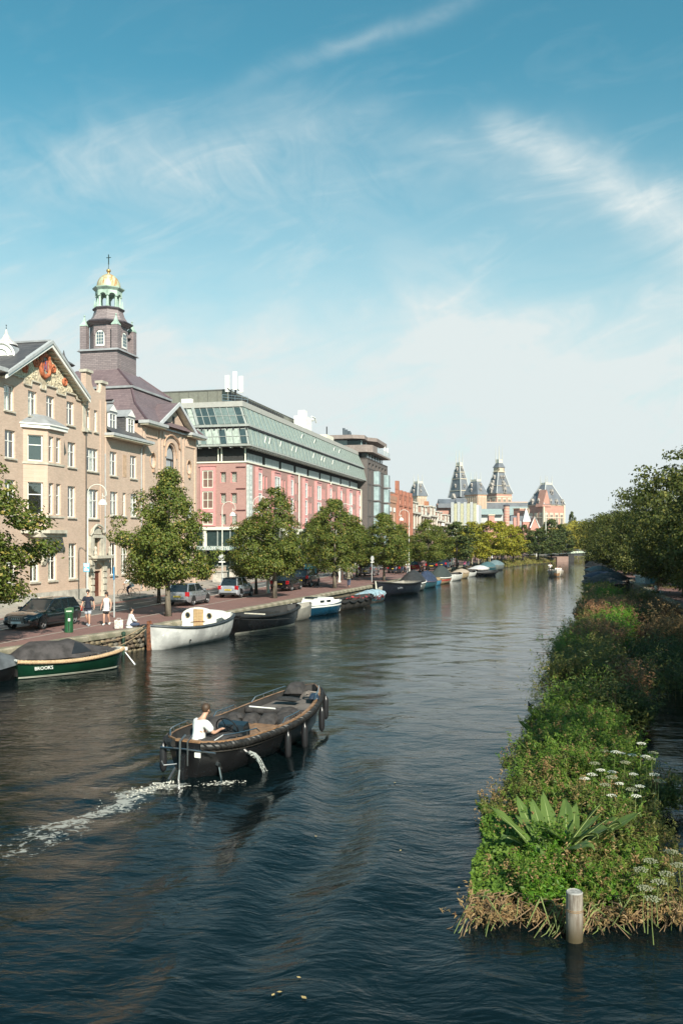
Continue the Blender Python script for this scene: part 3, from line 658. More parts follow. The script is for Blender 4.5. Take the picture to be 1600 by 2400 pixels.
mp = nd(nt, 'ShaderNodeMapping'); nt.links.new(t.outputs['Object'], mp.inputs[0]); mp.inputs['Scale'].default_value = (3, 3, .5)
f = noise(nt, mp.outputs[0], 1.3, 5, .6); mx = nd(nt, 'ShaderNodeMix', data_type='RGBA'); nt.links.new(f.ss(.42, .62).o, mx.inputs[0]); mx.inputs[6].default_value = (.46, .52, .36, 1); mx.inputs[7].default_value = (.42, .20, .06, 1)
nt.links.new(mx.outputs[2], b.inputs['Base Color']); b.inputs['Roughness'].default_value = .45; b.inputs['Metallic'].default_value = .1
dome_m = m
o = auto_smooth(MB().lathe([(1.08, 28.78), (1.08, 28.95), (1.02, 29.35), (.85, 29.75), (.58, 30.1), (.25, 30.3), (.12, 30.36)], 16, (tcx, tcy, 0)).build('dome', dome_m, tw), 50)
gold = mat('old_gold', (.55, .35, .14), .35, .7, var=.2)
auto_smooth(MB().lathe([(.13, 30.35), (.1, 30.45), (.12, 30.52)], 8, (tcx, tcy, 0)).ball((tcx, tcy, 30.7), .21, 12).build('ball_finial', gold, tw), 60)
cs = MB(); cs.tube([(tcx, tcy, 30.9), (tcx, tcy, 32.5)], [.03, .02], 5); cs.box(tcx - .03, tcy - .22, 32.1, tcx + .03, tcy + .22, 32.16).ball((tcx, tcy, 31.45), .07, 6).tube([(tcx, tcy, 31.5), (tcx, tcy, 32.45)], .045, 4); cs.build('cross', mat('green_iron', (.03, .06, .06), .5, .5), tw)
for ch_ in tw.children:
    if ch_.name.split('.')[0] in ('lantern_floor', 'lantern_column', 'lantern_pinnacle', 'lantern_arches', 'lantern_cornice', 'dome', 'ball_finial', 'cross'):
        if ch_.data.users == 1:
            for v_ in ch_.data.vertices: v_.co.z = 26.3 + (v_.co.z - 26.4) * .84
# ================================================================ red hotel
brick_red = brick('red_brick', (.44, .245, .21), (.38, .20, .175), (.32, .21, .19), var=.25)
pink = mat('pink_paint', (.60, .28, .27), .5, var=.1)
roof_glass = mat('roof_glass', (.30, .38, .34), .28, var=.22, vs=.8, col2=(.20, .27, .27), spec=.7)
roof_metal = mat('roof_metal', (.40, .42, .39), .45, .2, var=.12)
cream_frame = mat('cream_frame', (.72, .70, .58), .5, var=.05)
ho = thing('hotel', 'long red brick hotel with pink window bays under a sloping two-tier grey green glass roof', 'hotel', (SA.x, SA.y, 0), SROT)
h0, h1 = 50.9, 110.8
endT = lambda u, d, z: (h0 + d, 14 - u, z)      # end face, u runs towards the canal (u = 14 - y)
mb = MB()
slots = []; bays = []
for i, (s, w) in enumerate([(54.8, 1), (61.4, 2), (67.6, 1), (74.3, 1), (81.1, 2), (87.9, 1), (94.6, 1), (101.4, 2), (108.2, 1)]):
    bays.append((s, w))
mids = [57.6, 64.9, 70.9, 77.3, 84.9, 91.2, 97.7, 105.2]
rows = [(11.2, 13.05), (8.85, 10.7), (6.95, 8.3)]
holes = []
for z0, z1 in rows:
    for m_ in mids: holes += [(m_ - .8, z0 + .2, m_ - .35, z1 - .1), (m_ + .3, z0 + .2, m_ + .75, z1 - .1)]
wall(mb, h0, h1, 6.8, 14.0, holes, front, rev=.22, mr=1)
eh = []
for z0, z1 in ((11.78, 12.98), (9.42, 10.62), (7.06, 8.26)):
    for a, b in ((1.08, 1.79), (2.37, 3.05)): eh.append((14 - b, z0, 14 - a, z1))
wall(mb, 0, 14, 6.8, 14.0, eh, endT, rev=.22, mr=1)
mb.add([(h1, 0, 1), (h1, 14, 1), (h1, 14, 14), (h1, 0, 14)], [(0, 1, 2, 3)])
mb.build('brick_wall', [brick_red, pink], ho)
for h in holes: window(ho, h[0], h[1], h[2] - h[0], h[3] - h[1], 1, (), sill=False, set_back=.15, fm=pink, bt=.05, curt=random.choice((0, 1)))
for h in eh: window(ho, 14 - h[2], h[1], h[2] - h[0], h[3] - h[1], 1, (), place='end', x0=h0, sill=False, set_back=.16, fm=pink, bt=.04, curt=1)
MB().box(h0 + .5, .5, 1.1, h1 - .3, 13.8, 6.7).box(h0 + .5, .5, 6.9, h1 - .3, 13.8, 15.6).build('room_shade', dark_inside, ho)
# pink bays on the canal side
for s, w in bays:
    hw = .75 if w == 1 else 1.3
    b = MB(); zb, zt = 6.9, 13.55
    b.box(s - hw, -.36, zb, s - hw + .16, 0, zt).box(s + hw - .16, -.36, zb, s + hw, 0, zt).box(s - hw, -.42, zt, s + hw, 0, zt + .14)
    for z0, z1 in rows: b.box(s - hw + .16, -.33, z1 + .05, s + hw - .16, 0, min(zt, z1 + .45))
    bo = b.build('window_bay', pink, ho)
    for z0, z1 in rows:
        w_ = window(ho, s - hw + .16, z0 - .1, 2 * hw - .32, z1 - z0 + .15, w, (.55,) if w == 1 else (), sill=False, set_back=-.34, bt=.09, curt=1)
# pink bay on the end face
b = MB(); b.box(h0 - .12, 3.6, 6.9, h0, 3.85, 13.62).box(h0 - .12, 5.15, 6.9, h0, 5.4, 13.62)
for z in (13.2, 10.85, 8.45, 6.9): b.box(h0 - .12, 3.85, z, h0, 5.15, z + .4 if z > 7 else z + .2)
b.box(h0 - .2, 3.5, 13.62, h0, 5.5, 13.7); b.build('window_bay', pink, ho)
for z in (11.22, 8.87, 7.1):
    window(ho, 3.86, z, 1.28, 1.95 if z > 8 else 1.3, 2, (.5,), place='end', x0=h0, sill=False, set_back=-.06, fm=cream_frame, bt=.09, curt=1)
for z in (13.45, 11.05, 8.65): MB().box(h0 - .1, .05, z, h0, 1.15, z + .1).build('brick_ledge', mat('dark_red_brick', (.12, .04, .04), .8), ho)  # ledges in a much darker red than the wall
for x in (71.5, 88.9, 110.6): MB().tube([(x, -.12, 14.0), (x, -.12, 7)], .09, 6).build('drainpipe', cream_frame, ho)
# vertical sign on the corner
sg = thing('corner_sign', 'tall pale vertical sign board with hotel lettering on the red brick corner', 'sign', (SA.x, SA.y, 0), SROT)
MB().box(h0 + .05, -.32, 7.4, h0 + 1.3, -.03, 13.75).build('board', mat('sign_grey', (.50, .53, .50), .5), sg)
def text(txt, size, mt, parent, loc, rot, ext=.01, name='lettering', align='CENTER', bold=0.0):
    cu = bpy.data.curves.new(name, 'FONT'); cu.body = txt; cu.size = size; cu.extrude = ext; cu.align_x = align; cu.align_y = 'CENTER'; cu.resolution_u = 2; cu.offset = bold
    tmp = bpy.data.objects.new(name, cu); COL.objects.link(tmp)
    dg = bpy.context.evaluated_depsgraph_get(); me = bpy.data.meshes.new_from_object(tmp.evaluated_get(dg)); bpy.data.objects.remove(tmp)
    me.materials.clear(); me.materials.append(mt)
    return link(name, me, parent, loc, rot)
for i, c in enumerate('MUSEUMHOTEL'): text(c, .62, mat('sign_white', (.8, .8, .78), .5), sg, (h0 + .68, -.335, 13.3 - i * .54), (R(90), 0, 0))
# white ledge, recessed strip windows
MB().box(h0 - .12, -.14, 14.0, h1 + .1, 14, 14.16).build('white_ledge', cream_frame, ho)
st = MB()
for i in range(117):
    x = h0 + 1.6 + i * .5
    if i % 13 in (11, 12): continue
    st.box(x, .40, 14.2, x + .22, .49, 15.2)
s_ = st.build('strip_window_blinds', mat('blind_grey', (.42, .47, .48), .3), ho); s_['kind'] = 'stuff'
gm = MB(); gm.box(h0 + .6, .5, 14.16, h1 - .4, .55, 15.7); gm.build('strip_window_glass', mat('dark_glass', (.02, .03, .035), .08), ho)
for k in range(8):
    y = .6 + k * 1.65; w_ = 1.45
    MB().box(h0 + .6, y, 14.2, h0 + .66, y + w_, 15.5).build('end_window', mat('curtained_glass', (.50, .52, .48), .25, var=.35, vs=5, streak=6), ho)
for y in (.2, 3.0, 3.4, 6.3): MB().tube([(h0 + .3, y, 14.16), (h0 + .3, y, 15.7)], .09, 6).build('post', cream_frame, ho)
# eave slab and its brackets
o_ = .75
MB().box(h0 - o_, -o_, 15.78, h1 + 1.2, 14, 15.98).build('roof_eave', roof_metal, ho)
bk = MB()
for i in range(60): bk.box(h0 + .2 + i, -.62, 15.6, h0 + .45 + i, .0, 15.74)
for i in range(11): bk.box(h0 - .6, .3 + i * 1.25, 15.6, h0 + .1, .42 + i * 1.25, 15.74)
bk.build('eave_brackets', mat('light_metal', (.6, .6, .58), .4, .3), ho)['kind'] = 'stuff'
MB().box(h0 + .1, .1, 15.68, h1, 13.9, 15.78).build('soffit', mat('dark_soffit', (.03, .03, .035), .6), ho)
# two tiers of sloping glass; each raised strip between the seams is a part
RG = [roof_glass, mat('roof_glass_pale', (.36, .43, .38), .35, var=.1), mat('roof_glass_deep', (.22, .30, .29), .2, var=.15), mat('roof_glass_grey', (.34, .38, .35), .4, var=.1)]
def tier(z0, z1, o0, o1, name):
    """outset o0 at the foot, o1 at the head (negative: set back)"""
    N_ = 110; L0 = h1 + .9 - (h0 - o0)
    mbp = MB(); me = None
    for i in range(N_):
        a = h0 - o0 + L0 * i / N_; b = h0 - o0 + L0 * (i + 1) / N_; ta = i / N_
        a1 = h0 - o1 + (h1 + .9 - (h0 - o1)) * ta; b1 = h0 - o1 + (h1 + .9 - (h0 - o1)) * (i + 1) / N_
        p = MB(); d = .02 * ((i * 7) % 3)
        p.add([(a + .05, -o0 - d, z0), (b - .05, -o0 - d, z0), (b1 - .05, -o1 - d, z1), (a1 + .05, -o1 - d, z1)], [(0, 1, 2, 3)])
        p.build('glass_panel', RG[(i * 5 + i // 3) % 4], ho)
    base = MB(); base.add([(h0 - o0, -o0 + .05, z0), (h1 + .9, -o0 + .05, z0), (h1 + .9, -o1 + .05, z1), (h0 - o1, -o1 + .05, z1)], [(0, 1, 2, 3)])
    base.add([(h1 + .9, -o0 + .05, z0), (h1 + .9, 14, z0), (h1 + .9, 14, z1), (h1 + .9, -o1, z1)], [(0, 1, 2, 3)]); base.build('roof_slope', roof_metal, ho)
    rib = MB()
    for i in range(N_ + 1):
        ta = i / N_; a = h0 - o0 + L0 * ta; a1 = h0 - o1 + (h1 + .9 - (h0 - o1)) * ta
        rib.tube([(a, -o0 - .04, z0), (a1, -o1 - .04, z1)], .045, 4)
    rib.build('roof_seams', mat('seam_dark', (.20, .23, .21), .5), ho)['kind'] = 'stuff'
    # end face glazing
    M_ = 15; gl = [mat('end_glass_dark', (.05, .08, .085), .06), mat('end_glass_curtain', (.42, .48, .42), .3, var=.2, vs=5, streak=5), mat('end_glass_mid', (.16, .21, .20), .12)]
    random.seed(int(z0 * 7))
    for k in range(M_):
        y0 = -o0 + .25 + k * .8; y1 = y0 + .8; yy0 = -o1 + .25 + k * .8; yy1 = yy0 + .8
        for j, (f0, f1) in enumerate(((.04, .48), (.5, .94))):
            kk = random.choice((0, 0, 1, 1, 2)) if j == 0 else kk
            q = lambda y_a, y_b, f: (h0 - o0 + (o0 - o1) * f + .0, y_a + (y_b - y_a) * f, z0 + (z1 - z0) * f)
            MB().add([q(y0 + .05, yy0 + .05, f0), q(y0 + .05, yy0 + .05, f1), q(y1 - .05, yy1 - .05, f1), q(y1 - .05, yy1 - .05, f0)], [(0, 1, 2, 3)]).build('end_pane', gl[kk], ho)
    e = MB()
    for k in range(M_ + 1):
        y0 = -o0 + .25 + k * .8; e.tube([(h0 - o0 - .03, y0, z0), (h0 - o1 - .03, y0 + (o0 - o1), z1)], .05 if k not in (7, 10) else .2, 4)
    e.add([(h0 - o0 + .06, -o0, z0), (h0 - o1 + .06, -o1, z1), (h0 - o1 + .06, 14, z1), (h0 - o0 + .06, 14, z0)], [(0, 1, 2, 3)])
    e.box(h0 - (o0 + o1) / 2 - .06, -o0 + .2, (z0 + z1) / 2 - .03, h0 - (o0 + o1) / 2 + .0, 12.4, (z0 + z1) / 2 + .03)
    e.build('end_mullions', roof_metal, ho)
tier(15.98, 17.8, .72, .25, 'lower'); tier(18.22, 20.35, .30, -.75, 'upper')
MB().box(h0 - .45, -.5, 17.98, h1 + .9, 14, 18.22).build('roof_band', roof_metal, ho)
lv = MB()
for i in range(240): lv.box(h0 - .3 + i * .25, -.46, 17.82, h0 - .2 + i * .25, -.1, 17.98)
for i in range(16): lv.box(h0 - .42, -.2 + i * .75, 17.6, h0 - .1, -.12 + i * .75, 17.98)
lv.build('gutter_teeth', mat('dark_soffit', (.03, .03, .035), .6), ho)['kind'] = 'stuff'
MB().box(h0 + .62, .62, 20.35, h1 + .9, 14, 20.95).build('roof_parapet', mat('parapet_grey', (.40, .39, .36), .6, var=.08), ho)
# tilted open roof windows
random.seed(5)
for s, z in ((56.3, 17.0), (57.9, 17.0), (62.2, 17.05), (67.2, 16.95), (69.0, 17.0), (77.5, 17.0), (82.0, 17.0), (83.5, 16.95), (88.5, 17.0), (99.0, 17.0), (92, 19.3), (95.5, 19.3), (80.5, 19.3), (74.0, 19.3)):
    low_ = z < 18; oy = -.55 if low_ else .1
    p = MB(); M = Matrix.Translation((s, oy, z + .42)) @ Matrix.Rotation(R(12 if low_ else 18), 4, 'X')
    p.box(-.38, -.14, -.8, .38, -.10, 0, M=M); po = p.build('open_skylight', roof_glass, ho)
    MB().box(-.42, -.18, -.9, .42, -.08, -.8, M=M).build('skylight_rail', black_metal, po); MB().box(-.43, -.16, -.82, -.37, -.06, 0, M=M).build('skylight_edge', white_paint, po)
# plant room, railing, antennas
pl_ = MB(); pl_.box(55.6, 3.9, 20.9, 84, 13.5, 23.0); pl_.build('plant_room', mat('plant_panel', (.17, .17, .14), .6, var=.1), ho)
sm = MB()
for k in range(8): sm.box(55.57, 4.0 + k * 1.2, 21.5, 55.6, 4.03 + k * 1.2, 22.9)
sm.box(55.55, 3.9, 22.9, 84, 13.5, 23.05); sm.build('panel_joints', mat('plant_joint', (.09, .09, .08), .6), ho)
vb = MB()
for k in range(24): vb.box(56.2 + k * .9, 3.82, 21.1, 56.8 + k * .9, 3.9, 22.8)
vb.build('plant_louvres', black_metal, ho)['kind'] = 'stuff'
MB().box(55.0, 8.2, 21.0, 55.5, 9.5, 22.0).build('roof_vent_box', white_paint, ho)
rl = MB()
for k in range(5): rl.tube([(53.0 + k * .6, 3.6 - k * .55, 20.95), (53.0 + k * .6, 3.6 - k * .55, 22.0)], .03, 4)
for z in (21.35, 21.7, 22.0): rl.tube([(53.0, 3.6, z), (55.4, 1.4, z)], .025, 4)
rl.build('roof_railing', chrome, ho)
an = thing('antenna_mast', 'white cell antenna panels on a black mast at the hotel roof corner', 'antenna', tuple(street(54.6, -2.6, 20.95)), SROT)
MB().tube([(0, 0, 0), (0, 0, 2.6)], .12, 8).tube([(0, 0, 1.9), (-.3, .6, 1.7), (-.2, .9, 2.0)], .06, 5).tube([(0, 0, 1.9), (.2, -.5, 1.7), (.2, -.7, 2.0)], .06, 5).build('mast', black_metal, an)
for dx_, dy_, z0_, hh_ in ((-.1, .95, 1.6, 1.9), (-.3, -.05, 1.75, 2.1), (.25, -.6, 1.5, 1.9)): MB().box(dx_ - .12, dy_ - .24, z0_, dx_ + .12, dy_ + .24, z0_ + hh_).build('antenna_panel', white_paint, an)
for s, sz in ((82.5, 1.0), (95.5, .45)):
    w_ = thing('rooftop_unit', 'large white rooftop machine with a crane arm on the hotel roof' if sz > .6 else 'low pale box with a thin pipe on the hotel roof', 'rooftop unit', tuple(street(s, -2.4, 20.95)), SROT)
    if sz > .6:
        MB().box(-1.8, -.8, .3, 1.6, .9, 2.3).box(-1.0, -.5, 2.3, .3, .5, 3.2).build('housing', white_paint, w_); MB().tube([(1.2, -.2, 2.1), (4.6, -.2, 2.5)], .22, 6).tube([(3.8, -.2, 2.9), (5.6, -.2, 2.9), (6.4, -.2, 2.3)], .12, 5).build('arm', white_paint, w_)
        MB().box(-2.2, -1, 0, 1.9, 1, .3).tube([(2.6, 0, 0), (2.6, 0, .9)], .08, 5).build('frame', black_metal, w_)
    else:
        MB().box(-1.6, -.6, 0, 2.8, .6, 1.1).build('housing', mat('cream_box', (.7, .66, .55), .6), w_); MB().tube([(.6, 0, 1.1), (.6, 0, 2.6)], .09, 6).build('pipe', black_metal, w_)
# ground floor with columns
gf = MB(); gf.box(h0 + .3, .4, 1.05, h1, .5, 6.8).box(h0 + .3, .4, 1.05, h0 + .4, 14, 6.8); gf.build('shop_front', mat('shop_glass', (.03, .05, .05), .06), ho)
fr = MB()
for k in range(20): fr.box(h0 + .3 + k * 3, .3, 1.05, h0 + .5 + k * 3, .42, 6.8)
for k in range(9): fr.box(h0 + .2, .4 + k * 1.5, 1.05, h0 + .32, .5 + k * 1.5, 6.8)
fr.box(h0 + .1, .2, 4.3, h1, .4, 4.7).box(h0 + .12, .2, 4.3, h0 + .3, 14, 4.7); fr.build('shop_frame', mat('shop_frame', (.35, .38, .35), .5), ho)
for k in range(13): MB().lathe([(.27, 1.05), (.27, 4.0), (.24, 6.8)], 12, (h0 + .35 + k * 5, .05, 0)).build('column', mat('cream_column', (.62, .59, .50), .7), ho)
MB().lathe([(.27, 1.05), (.27, 6.8)], 12, (h0 + .35, 5.0, 0)).build('column', mat('cream_column', (.62, .59, .50), .7), ho)
MB().box(h0 - .02, -.02, 6.5, h1, 14, 6.85).build('fascia', cream_frame, ho)
ca = MB(); ca.box(h0 - 1.8, .5, 4.25, h0 + .2, 5.5, 4.6); ca.build('glass_canopy', mat('canopy', (.22, .30, .28), .2), ho)
text('MUSEUM HOTEL', .5, white_paint, ho, (h0 - 1.83, 3.0, 4.42), (R(90), 0, R(-90)))

# ================================================================ dark grey corner block
gk = thing('grey_apartment_block', 'tall dark grey apartment block with glass bays and a set-back penthouse terrace', 'building', (SA.x, SA.y, 0), SROT)
g0, g1, gy = 112.0, 131.6, -.9
gb_m = brick('grey_brick', (.155, .13, .12), (.12, .10, .095), (.09, .08, .075), var=.2)
F2 = lambda u, d, z: (u, gy + d, z)
hs_ = []; bayz = [(1.4, 3.6), (3.9, 6.5), (6.85, 9.4), (9.75, 12.2), (12.6, 15.1), (15.5, 17.9)]
for z0, z1 in bayz:
    for c in (114.4, 123.6): hs_.append((c - .5, z0 + .1, c + .3, z1))
    hs_ += [(119.4 - 1.4, z0, 119.4 + 1.0, z1), (129.3 - 1.4, z0, 129.3 + 1.0, z1)]
for k in range(6): hs_.append((113.3 + k * 3.1, 18.3, 114.9 + k * 3.1, 19.1))
mb = MB(); wall(mb, g0, g1, 1.05, 19.9, hs_, F2, rev=.45)
mb.add([(g0, gy, 1), (g0, 14, 1), (g0, 14, 19.9), (g0, gy, 19.9)], [(3, 2, 1, 0)]).add([(g1, gy, 1), (g1, 14, 1), (g1, 14, 19.9), (g1, gy, 19.9)], [(0, 1, 2, 3)]).box(g0, gy, 19.6, g1, 14, 19.9)
mb.build('brick_wall', gb_m, gk)
for h in hs_:
    w_ = h[2] - h[0]
    window(gk, h[0], h[1], w_, h[3] - h[1], 1 if w_ < 1.5 else 2, (), sill=False, set_back=.4, y0=gy, fm=mat('grey_frame', (.22, .2, .2), .5), bt=.08, curt=random.choice((0, 1)))
MB().box(g0 + .3, gy + .8, 1.2, g1 - .3, 13, 19.5).build('room_shade', dark_inside, gk)
bgl = mat('bay_glass', (.30, .38, .39), .08, var=.2, vs=.7)
for c in (119.2, 129.1):
    for z0, z1 in bayz[1:]:
        b = MB(); b.prism([(c - 1.3, gy), (c - .6, gy - .8), (c + .9, gy - .8), (c + .9, gy)], z0 + .05, z1, 'z'); b.build('glass_bay', bgl, gk)
        MB().prism([(c - 1.4, gy), (c - .6, gy - .95), (c + 1.0, gy - .95), (c + 1.0, gy)], z0 - .2, z0 + .05, 'z').build('bay_ledge', mat('zinc_dark', (.16, .15, .15), .5), gk)
        MB().box(c - .02, gy - .86, z0 + .05, c + .1, gy - .79, z1).build('mullion', black_metal, gk)
zc = [1.05 + k for k in range(1)]
cb_ = MB()
for z in (3.72, 6.65, 9.55, 12.4, 15.28, 18.05): cb_.box(g0 - .02, gy - .06, z, g1, gy, z + .12)
cb_.build('string_course', gb_m, gk)
MB().box(g0 + 1, gy + .4, 19.9, g1 - 3, 12, 20.9).build('penthouse_lower', mat('dark_glass', (.02, .03, .035), .08), gk)
for k in range(6): MB().box(g0 + 1.4 + k * 2.5, gy + .33, 20.0, g0 + 2.6 + k * 2.5, gy + .4, 20.8).build('pane', bgl, gk)
MB().prism([(g0 - .5, gy + .2), (g0 + .6, gy - .9), (g1 - 1.8, gy - .9), (g1 - 1.8, 12), (g0 - .5, 12)], 20.9, 21.2, 'z').prism([(g0 - .5, gy + .2), (g0 + .6, gy - .9), (g0 + 4.5, gy - .9), (g0 + 4.5, gy - .7), (g0 + .7, gy - .7), (g0 - .3, gy + .4), (g0 - .3, 6), (g0 - .5, 6)], 21.2, 22.15, 'z').build('terrace_slab', mat('terrace_brown', (.25, .20, .18), .7), gk)
MB().box(g0 + 1.2, gy + 1.4, 21.2, g1 - 4, 11, 23.3).build('penthouse', mat('dark_glass', (.02, .03, .035), .08), gk)
for x in (g0 + 1.1, g0 + 5, g0 + 9): MB().box(x, gy + 1.3, 21.2, x + 1.2, gy + 1.4, 23.2).build('pane', bgl, gk)
MB().box(g0 + 1.1, 3.0, 21.2, g0 + 1.2, 8, 23.2).build('pane', bgl, gk)
ro = MB(); ro.prism([(g0 - .8, gy + 2.5), (g0 + .5, gy + .6), (g0 + 4, gy + .8), (g0 + 6, gy - .6), (g1 - 3, gy - .4), (g1 - 2, gy + .5), (g1 - 2, 12), (g0 - .8, 12)], 23.3, 23.95, 'z'); ro.build('penthouse_roof', mat('terrace_brown', (.25, .20, .18), .7), gk)
MB().box(g0 + 5, gy - .85, 21.2, g1 - 2, gy - .8, 22.2).build('glass_balustrade', glass_mat('window_glass'), gk)
for x in (g1 - 2.2, g1 - 5): MB().box(x, gy - .5, 21.2, x + .25, gy - .2, 23.3).build('post', white_paint, gk)
for k, x in enumerate((g0 + .6, g0 + 1.5, g0 + 2.7, g0 + 3.3, g0 + 5, g0 + 5.6)):
    MB().tube([(x, 3.5, 23.9), (x, 3.5, 25.3 - .2 * (k % 2))], [.2, .24], 8).build('chimney_pot', mat('blue_grey_metal', (.08, .10, .12), .4, .4), gk)

# ================================================================ brown brick houses, white-trimmed terrace
def far_house(name, label, s0, s1, zt, c1, c2, ncol, rows, off=0.0, trim=None, roofz=1.5, cat='house', group=None, arch=False, depth=10):
    t_ = thing(name, label, cat, (SA.x, SA.y, 0), SROT, group)
    fy = -off; bm_ = brick('fb_%d' % int(c1[0] * 1000 + c2[1] * 100), c1, c2, tuple(c * .8 for c in c1), bw=.25, bh=.09, var=.3)
    T = lambda u, d, z: (u, fy + d, z)
    L = s1 - s0; hs_ = []
    for z0, z1 in rows:
        for k in range(ncol):
            c = s0 + L * (k + .5) / ncol; w_ = min(1.3, L / ncol * .42); hs_.append((c - w_ / 2, z0, c + w_ / 2, z1))
    mb = MB(); wall(mb, s0, s1, 1.05, zt, hs_, T, rev=.25)
    mb.add([(s0, fy, 1), (s0, depth, 1), (s0, depth, zt), (s0, fy, zt)], [(3, 2, 1, 0)]).add([(s1, fy, 1), (s1, depth, 1), (s1, depth, zt), (s1, fy, zt)], [(0, 1, 2, 3)])
    mb.build('brick_wall', bm_, t_)
    for h in hs_: window(t_, h[0], h[1], h[2] - h[0], h[3] - h[1], 1, (.6,), sill=trim is not None, set_back=.2, y0=fy, curt=random.choice((0, 1)))
    MB().box(s0 + .2, fy + .6, 1.2, s1 - .2, depth - 1, zt - .2).build('room_shade', dark_inside, t_)
    return t_, bm_, fy, hs_
t_, bm_, fy, hs_ = far_house('arched_brick_house', 'light brown brick house with white arched window heads next to the grey block', 133.0, 146.5, 14.5, (.42, .24, .16), (.36, .19, .13), 3, ((5.0, 7.6), (8.4, 11.2)), trim=1)
w_ = MB()
for h in hs_: w_.box(h[0] - .5, fy - .06, h[3], h[2] + .5, fy, h[3] + .9); w_.box(h[0] - .4, fy - .05, h[1] - .4, h[2] + .4, fy, h[1])
w_.build('white_arch_band', white_paint, t_)
cn = MB()
for k in range(18): cn.box(133.1 + k * .74, fy - .2, 13.1, 133.5 + k * .74, fy, 13.6)
cn.box(133.0, fy - .22, 13.6, 146.5, fy + .2, 14.5); cn.build('brick_cornice', bm_, t_)
MB().box(134, 2.0, 14.5, 140, 8, 17.3).build('roof_room', mat('roof_room', (.14, .12, .11), .6), t_); MB().box(133.2, 1.5, 17.3, 143, 8, 17.55).build('roof_slab', mat('zinc_pale', (.55, .52, .50), .5, var=.2), t_)
MB().box(133.2, .4, 14.5, 134.2, 1.4, 19.6).build('white_chimney', white_paint, t_)
t_, bm_, fy, hs_ = far_house('crenellated_brick_house', 'red brown brick house with a stepped crenellated top and tall windows', 146.6, 166.0, 15.2, (.40, .17, .11), (.34, .13, .09), 3, ((5.2, 8.4), (9.3, 12.6), (13.1, 14.2)), off=.3)
cn = MB()
for k in range(5): cn.box(146.7 + k * 4.55, fy - .1, 15.2, 148.3 + k * 4.55 if k < 4 else 166.0, fy + .6, 16.2)
cn.box(146.6, fy - .1, 16.2, 148.2, fy + .6, 18.0).box(146.6, fy - .12, 12.7, 166, fy, 12.95).box(146.6, fy - .05, 15.0, 166, fy + .6, 15.25); cn.build('crenellation', bm_, t_)
pr = MB()
for k in range(4): pr.box(146.7 + k * 6.2, fy - .25, 4, 147.6 + k * 6.2, fy, 15.2)
pr.build('brick_pier', bm_, t_)
random.seed(21)
rows_lab = ['grey brown terraced house with white dormers beside the crenellated house', 'terraced house with a wide white bay and pale balustrade behind the trees', 'terraced house with an orange chimney and white window trim', 'terraced house with dark pitched gable dormer before the museum', 'last terraced house of the row with pale gabled roof beside the striped facade']
ss_ = [166.2, 180, 196, 212, 229, 247]
for i, lab in enumerate(rows_lab):
    a, b = ss_[i], ss_[i + 1] - .1; zt = (11.6, 11.2, 11.6, 10.6, 10.2)[i]
    t_, bm_, fy, hs_ = far_house('terraced_house', lab, a, b, zt, (.33 + .05 * (i % 2), .22, .17), (.28, .19, .15), 3, ((2.2, 4.4), (5.4, 7.6), (8.4, zt - .8)), trim=1, off=.1 * (i % 3))
    m_ = MB(); m_.box(a, fy - .6, zt, b, fy + .2, zt + .45).box(a, fy - .15, 7.9, b, fy, 8.2)
    for k in range(4): m_.box(a + (b - a) * k / 3.2, fy - .3, 7.9, a + (b - a) * k / 3.2 + .5, fy, zt)
    m_.build('white_cornice', mat('cream_trim', (.58, .54, .47), .6, var=.15), t_)
    MB().prism([(fy, zt + .4), (2.2, zt + 2.6), (9, zt + 3.0), (9.9, zt)], a + .1, b - .1, 'x').build('roof', slate_dark, t_)
    for k in range(2):
        xd = a + (b - a) * (.18 + .42 * k); d = MB(); d.box(xd, fy + .1, zt + .45, xd + 3.0, 4, zt + 2.7); dd = d.build('dormer', bm_, t_)
        e = MB(); e.box(xd - .3, fy - .3, zt + 2.7, xd + 3.3, 4.1, zt + 2.95)
        for q in range(4): e.box(xd - .1 + q * .97, fy - .02, zt + .45, xd + .15 + q * .97, fy + .12, zt + 2.7)
        e.box(xd - .1, fy - .02, zt + 1.5, xd + 3.05, fy + .12, zt + 1.6); e.build('dormer_frame', mat('cream_trim', (.58, .54, .47), .6, var=.15), dd)
        MB().box(xd + .1, fy + .05, zt + .6, xd + 2.9, fy + .09, zt + 2.6).build('dormer_glass', bgl, dd)
    if i in (2, 0): MB().box(b - 1.6, 2, zt + 1, b - .3, 3.2, zt + 4.6).build('chimney', mat('orange_brick', (.40, .17, .09), .8), t_)
    if i == 0: MB().box(a + 2, 5, zt + 2, b - 3, 12, zt + 5.2).build('roof_room', mat('timber_room', (.20, .13, .10), .7), t_)
sf = thing('striped_building', 'narrow pale modern facade with yellow vertical stripes and rounded top before the museum', 'building', tuple(P(1092, 1263, 330)), SROT)
MB().box(-6, -5, -5.5, 6, 4.6, 12.3).build('wall', mat('pale_blue_wall', (.55, .58, .60), .6), sf)
for k in range(4): MB().box(-6.2, -4.2 + k * 2.3, -5.5, -6.0, -3.1 + k * 2.3, 12.8).build('yellow_stripe', mat('soft_yellow', (.44, .42, .28), .6), sf); MB().box(-6.3, -3.0 + k * 2.3, -5.5, -6.0, -2.0 + k * 2.3, 13.3).build('white_fin', mat('pale_fin', (.42, .43, .43), .6), sf)

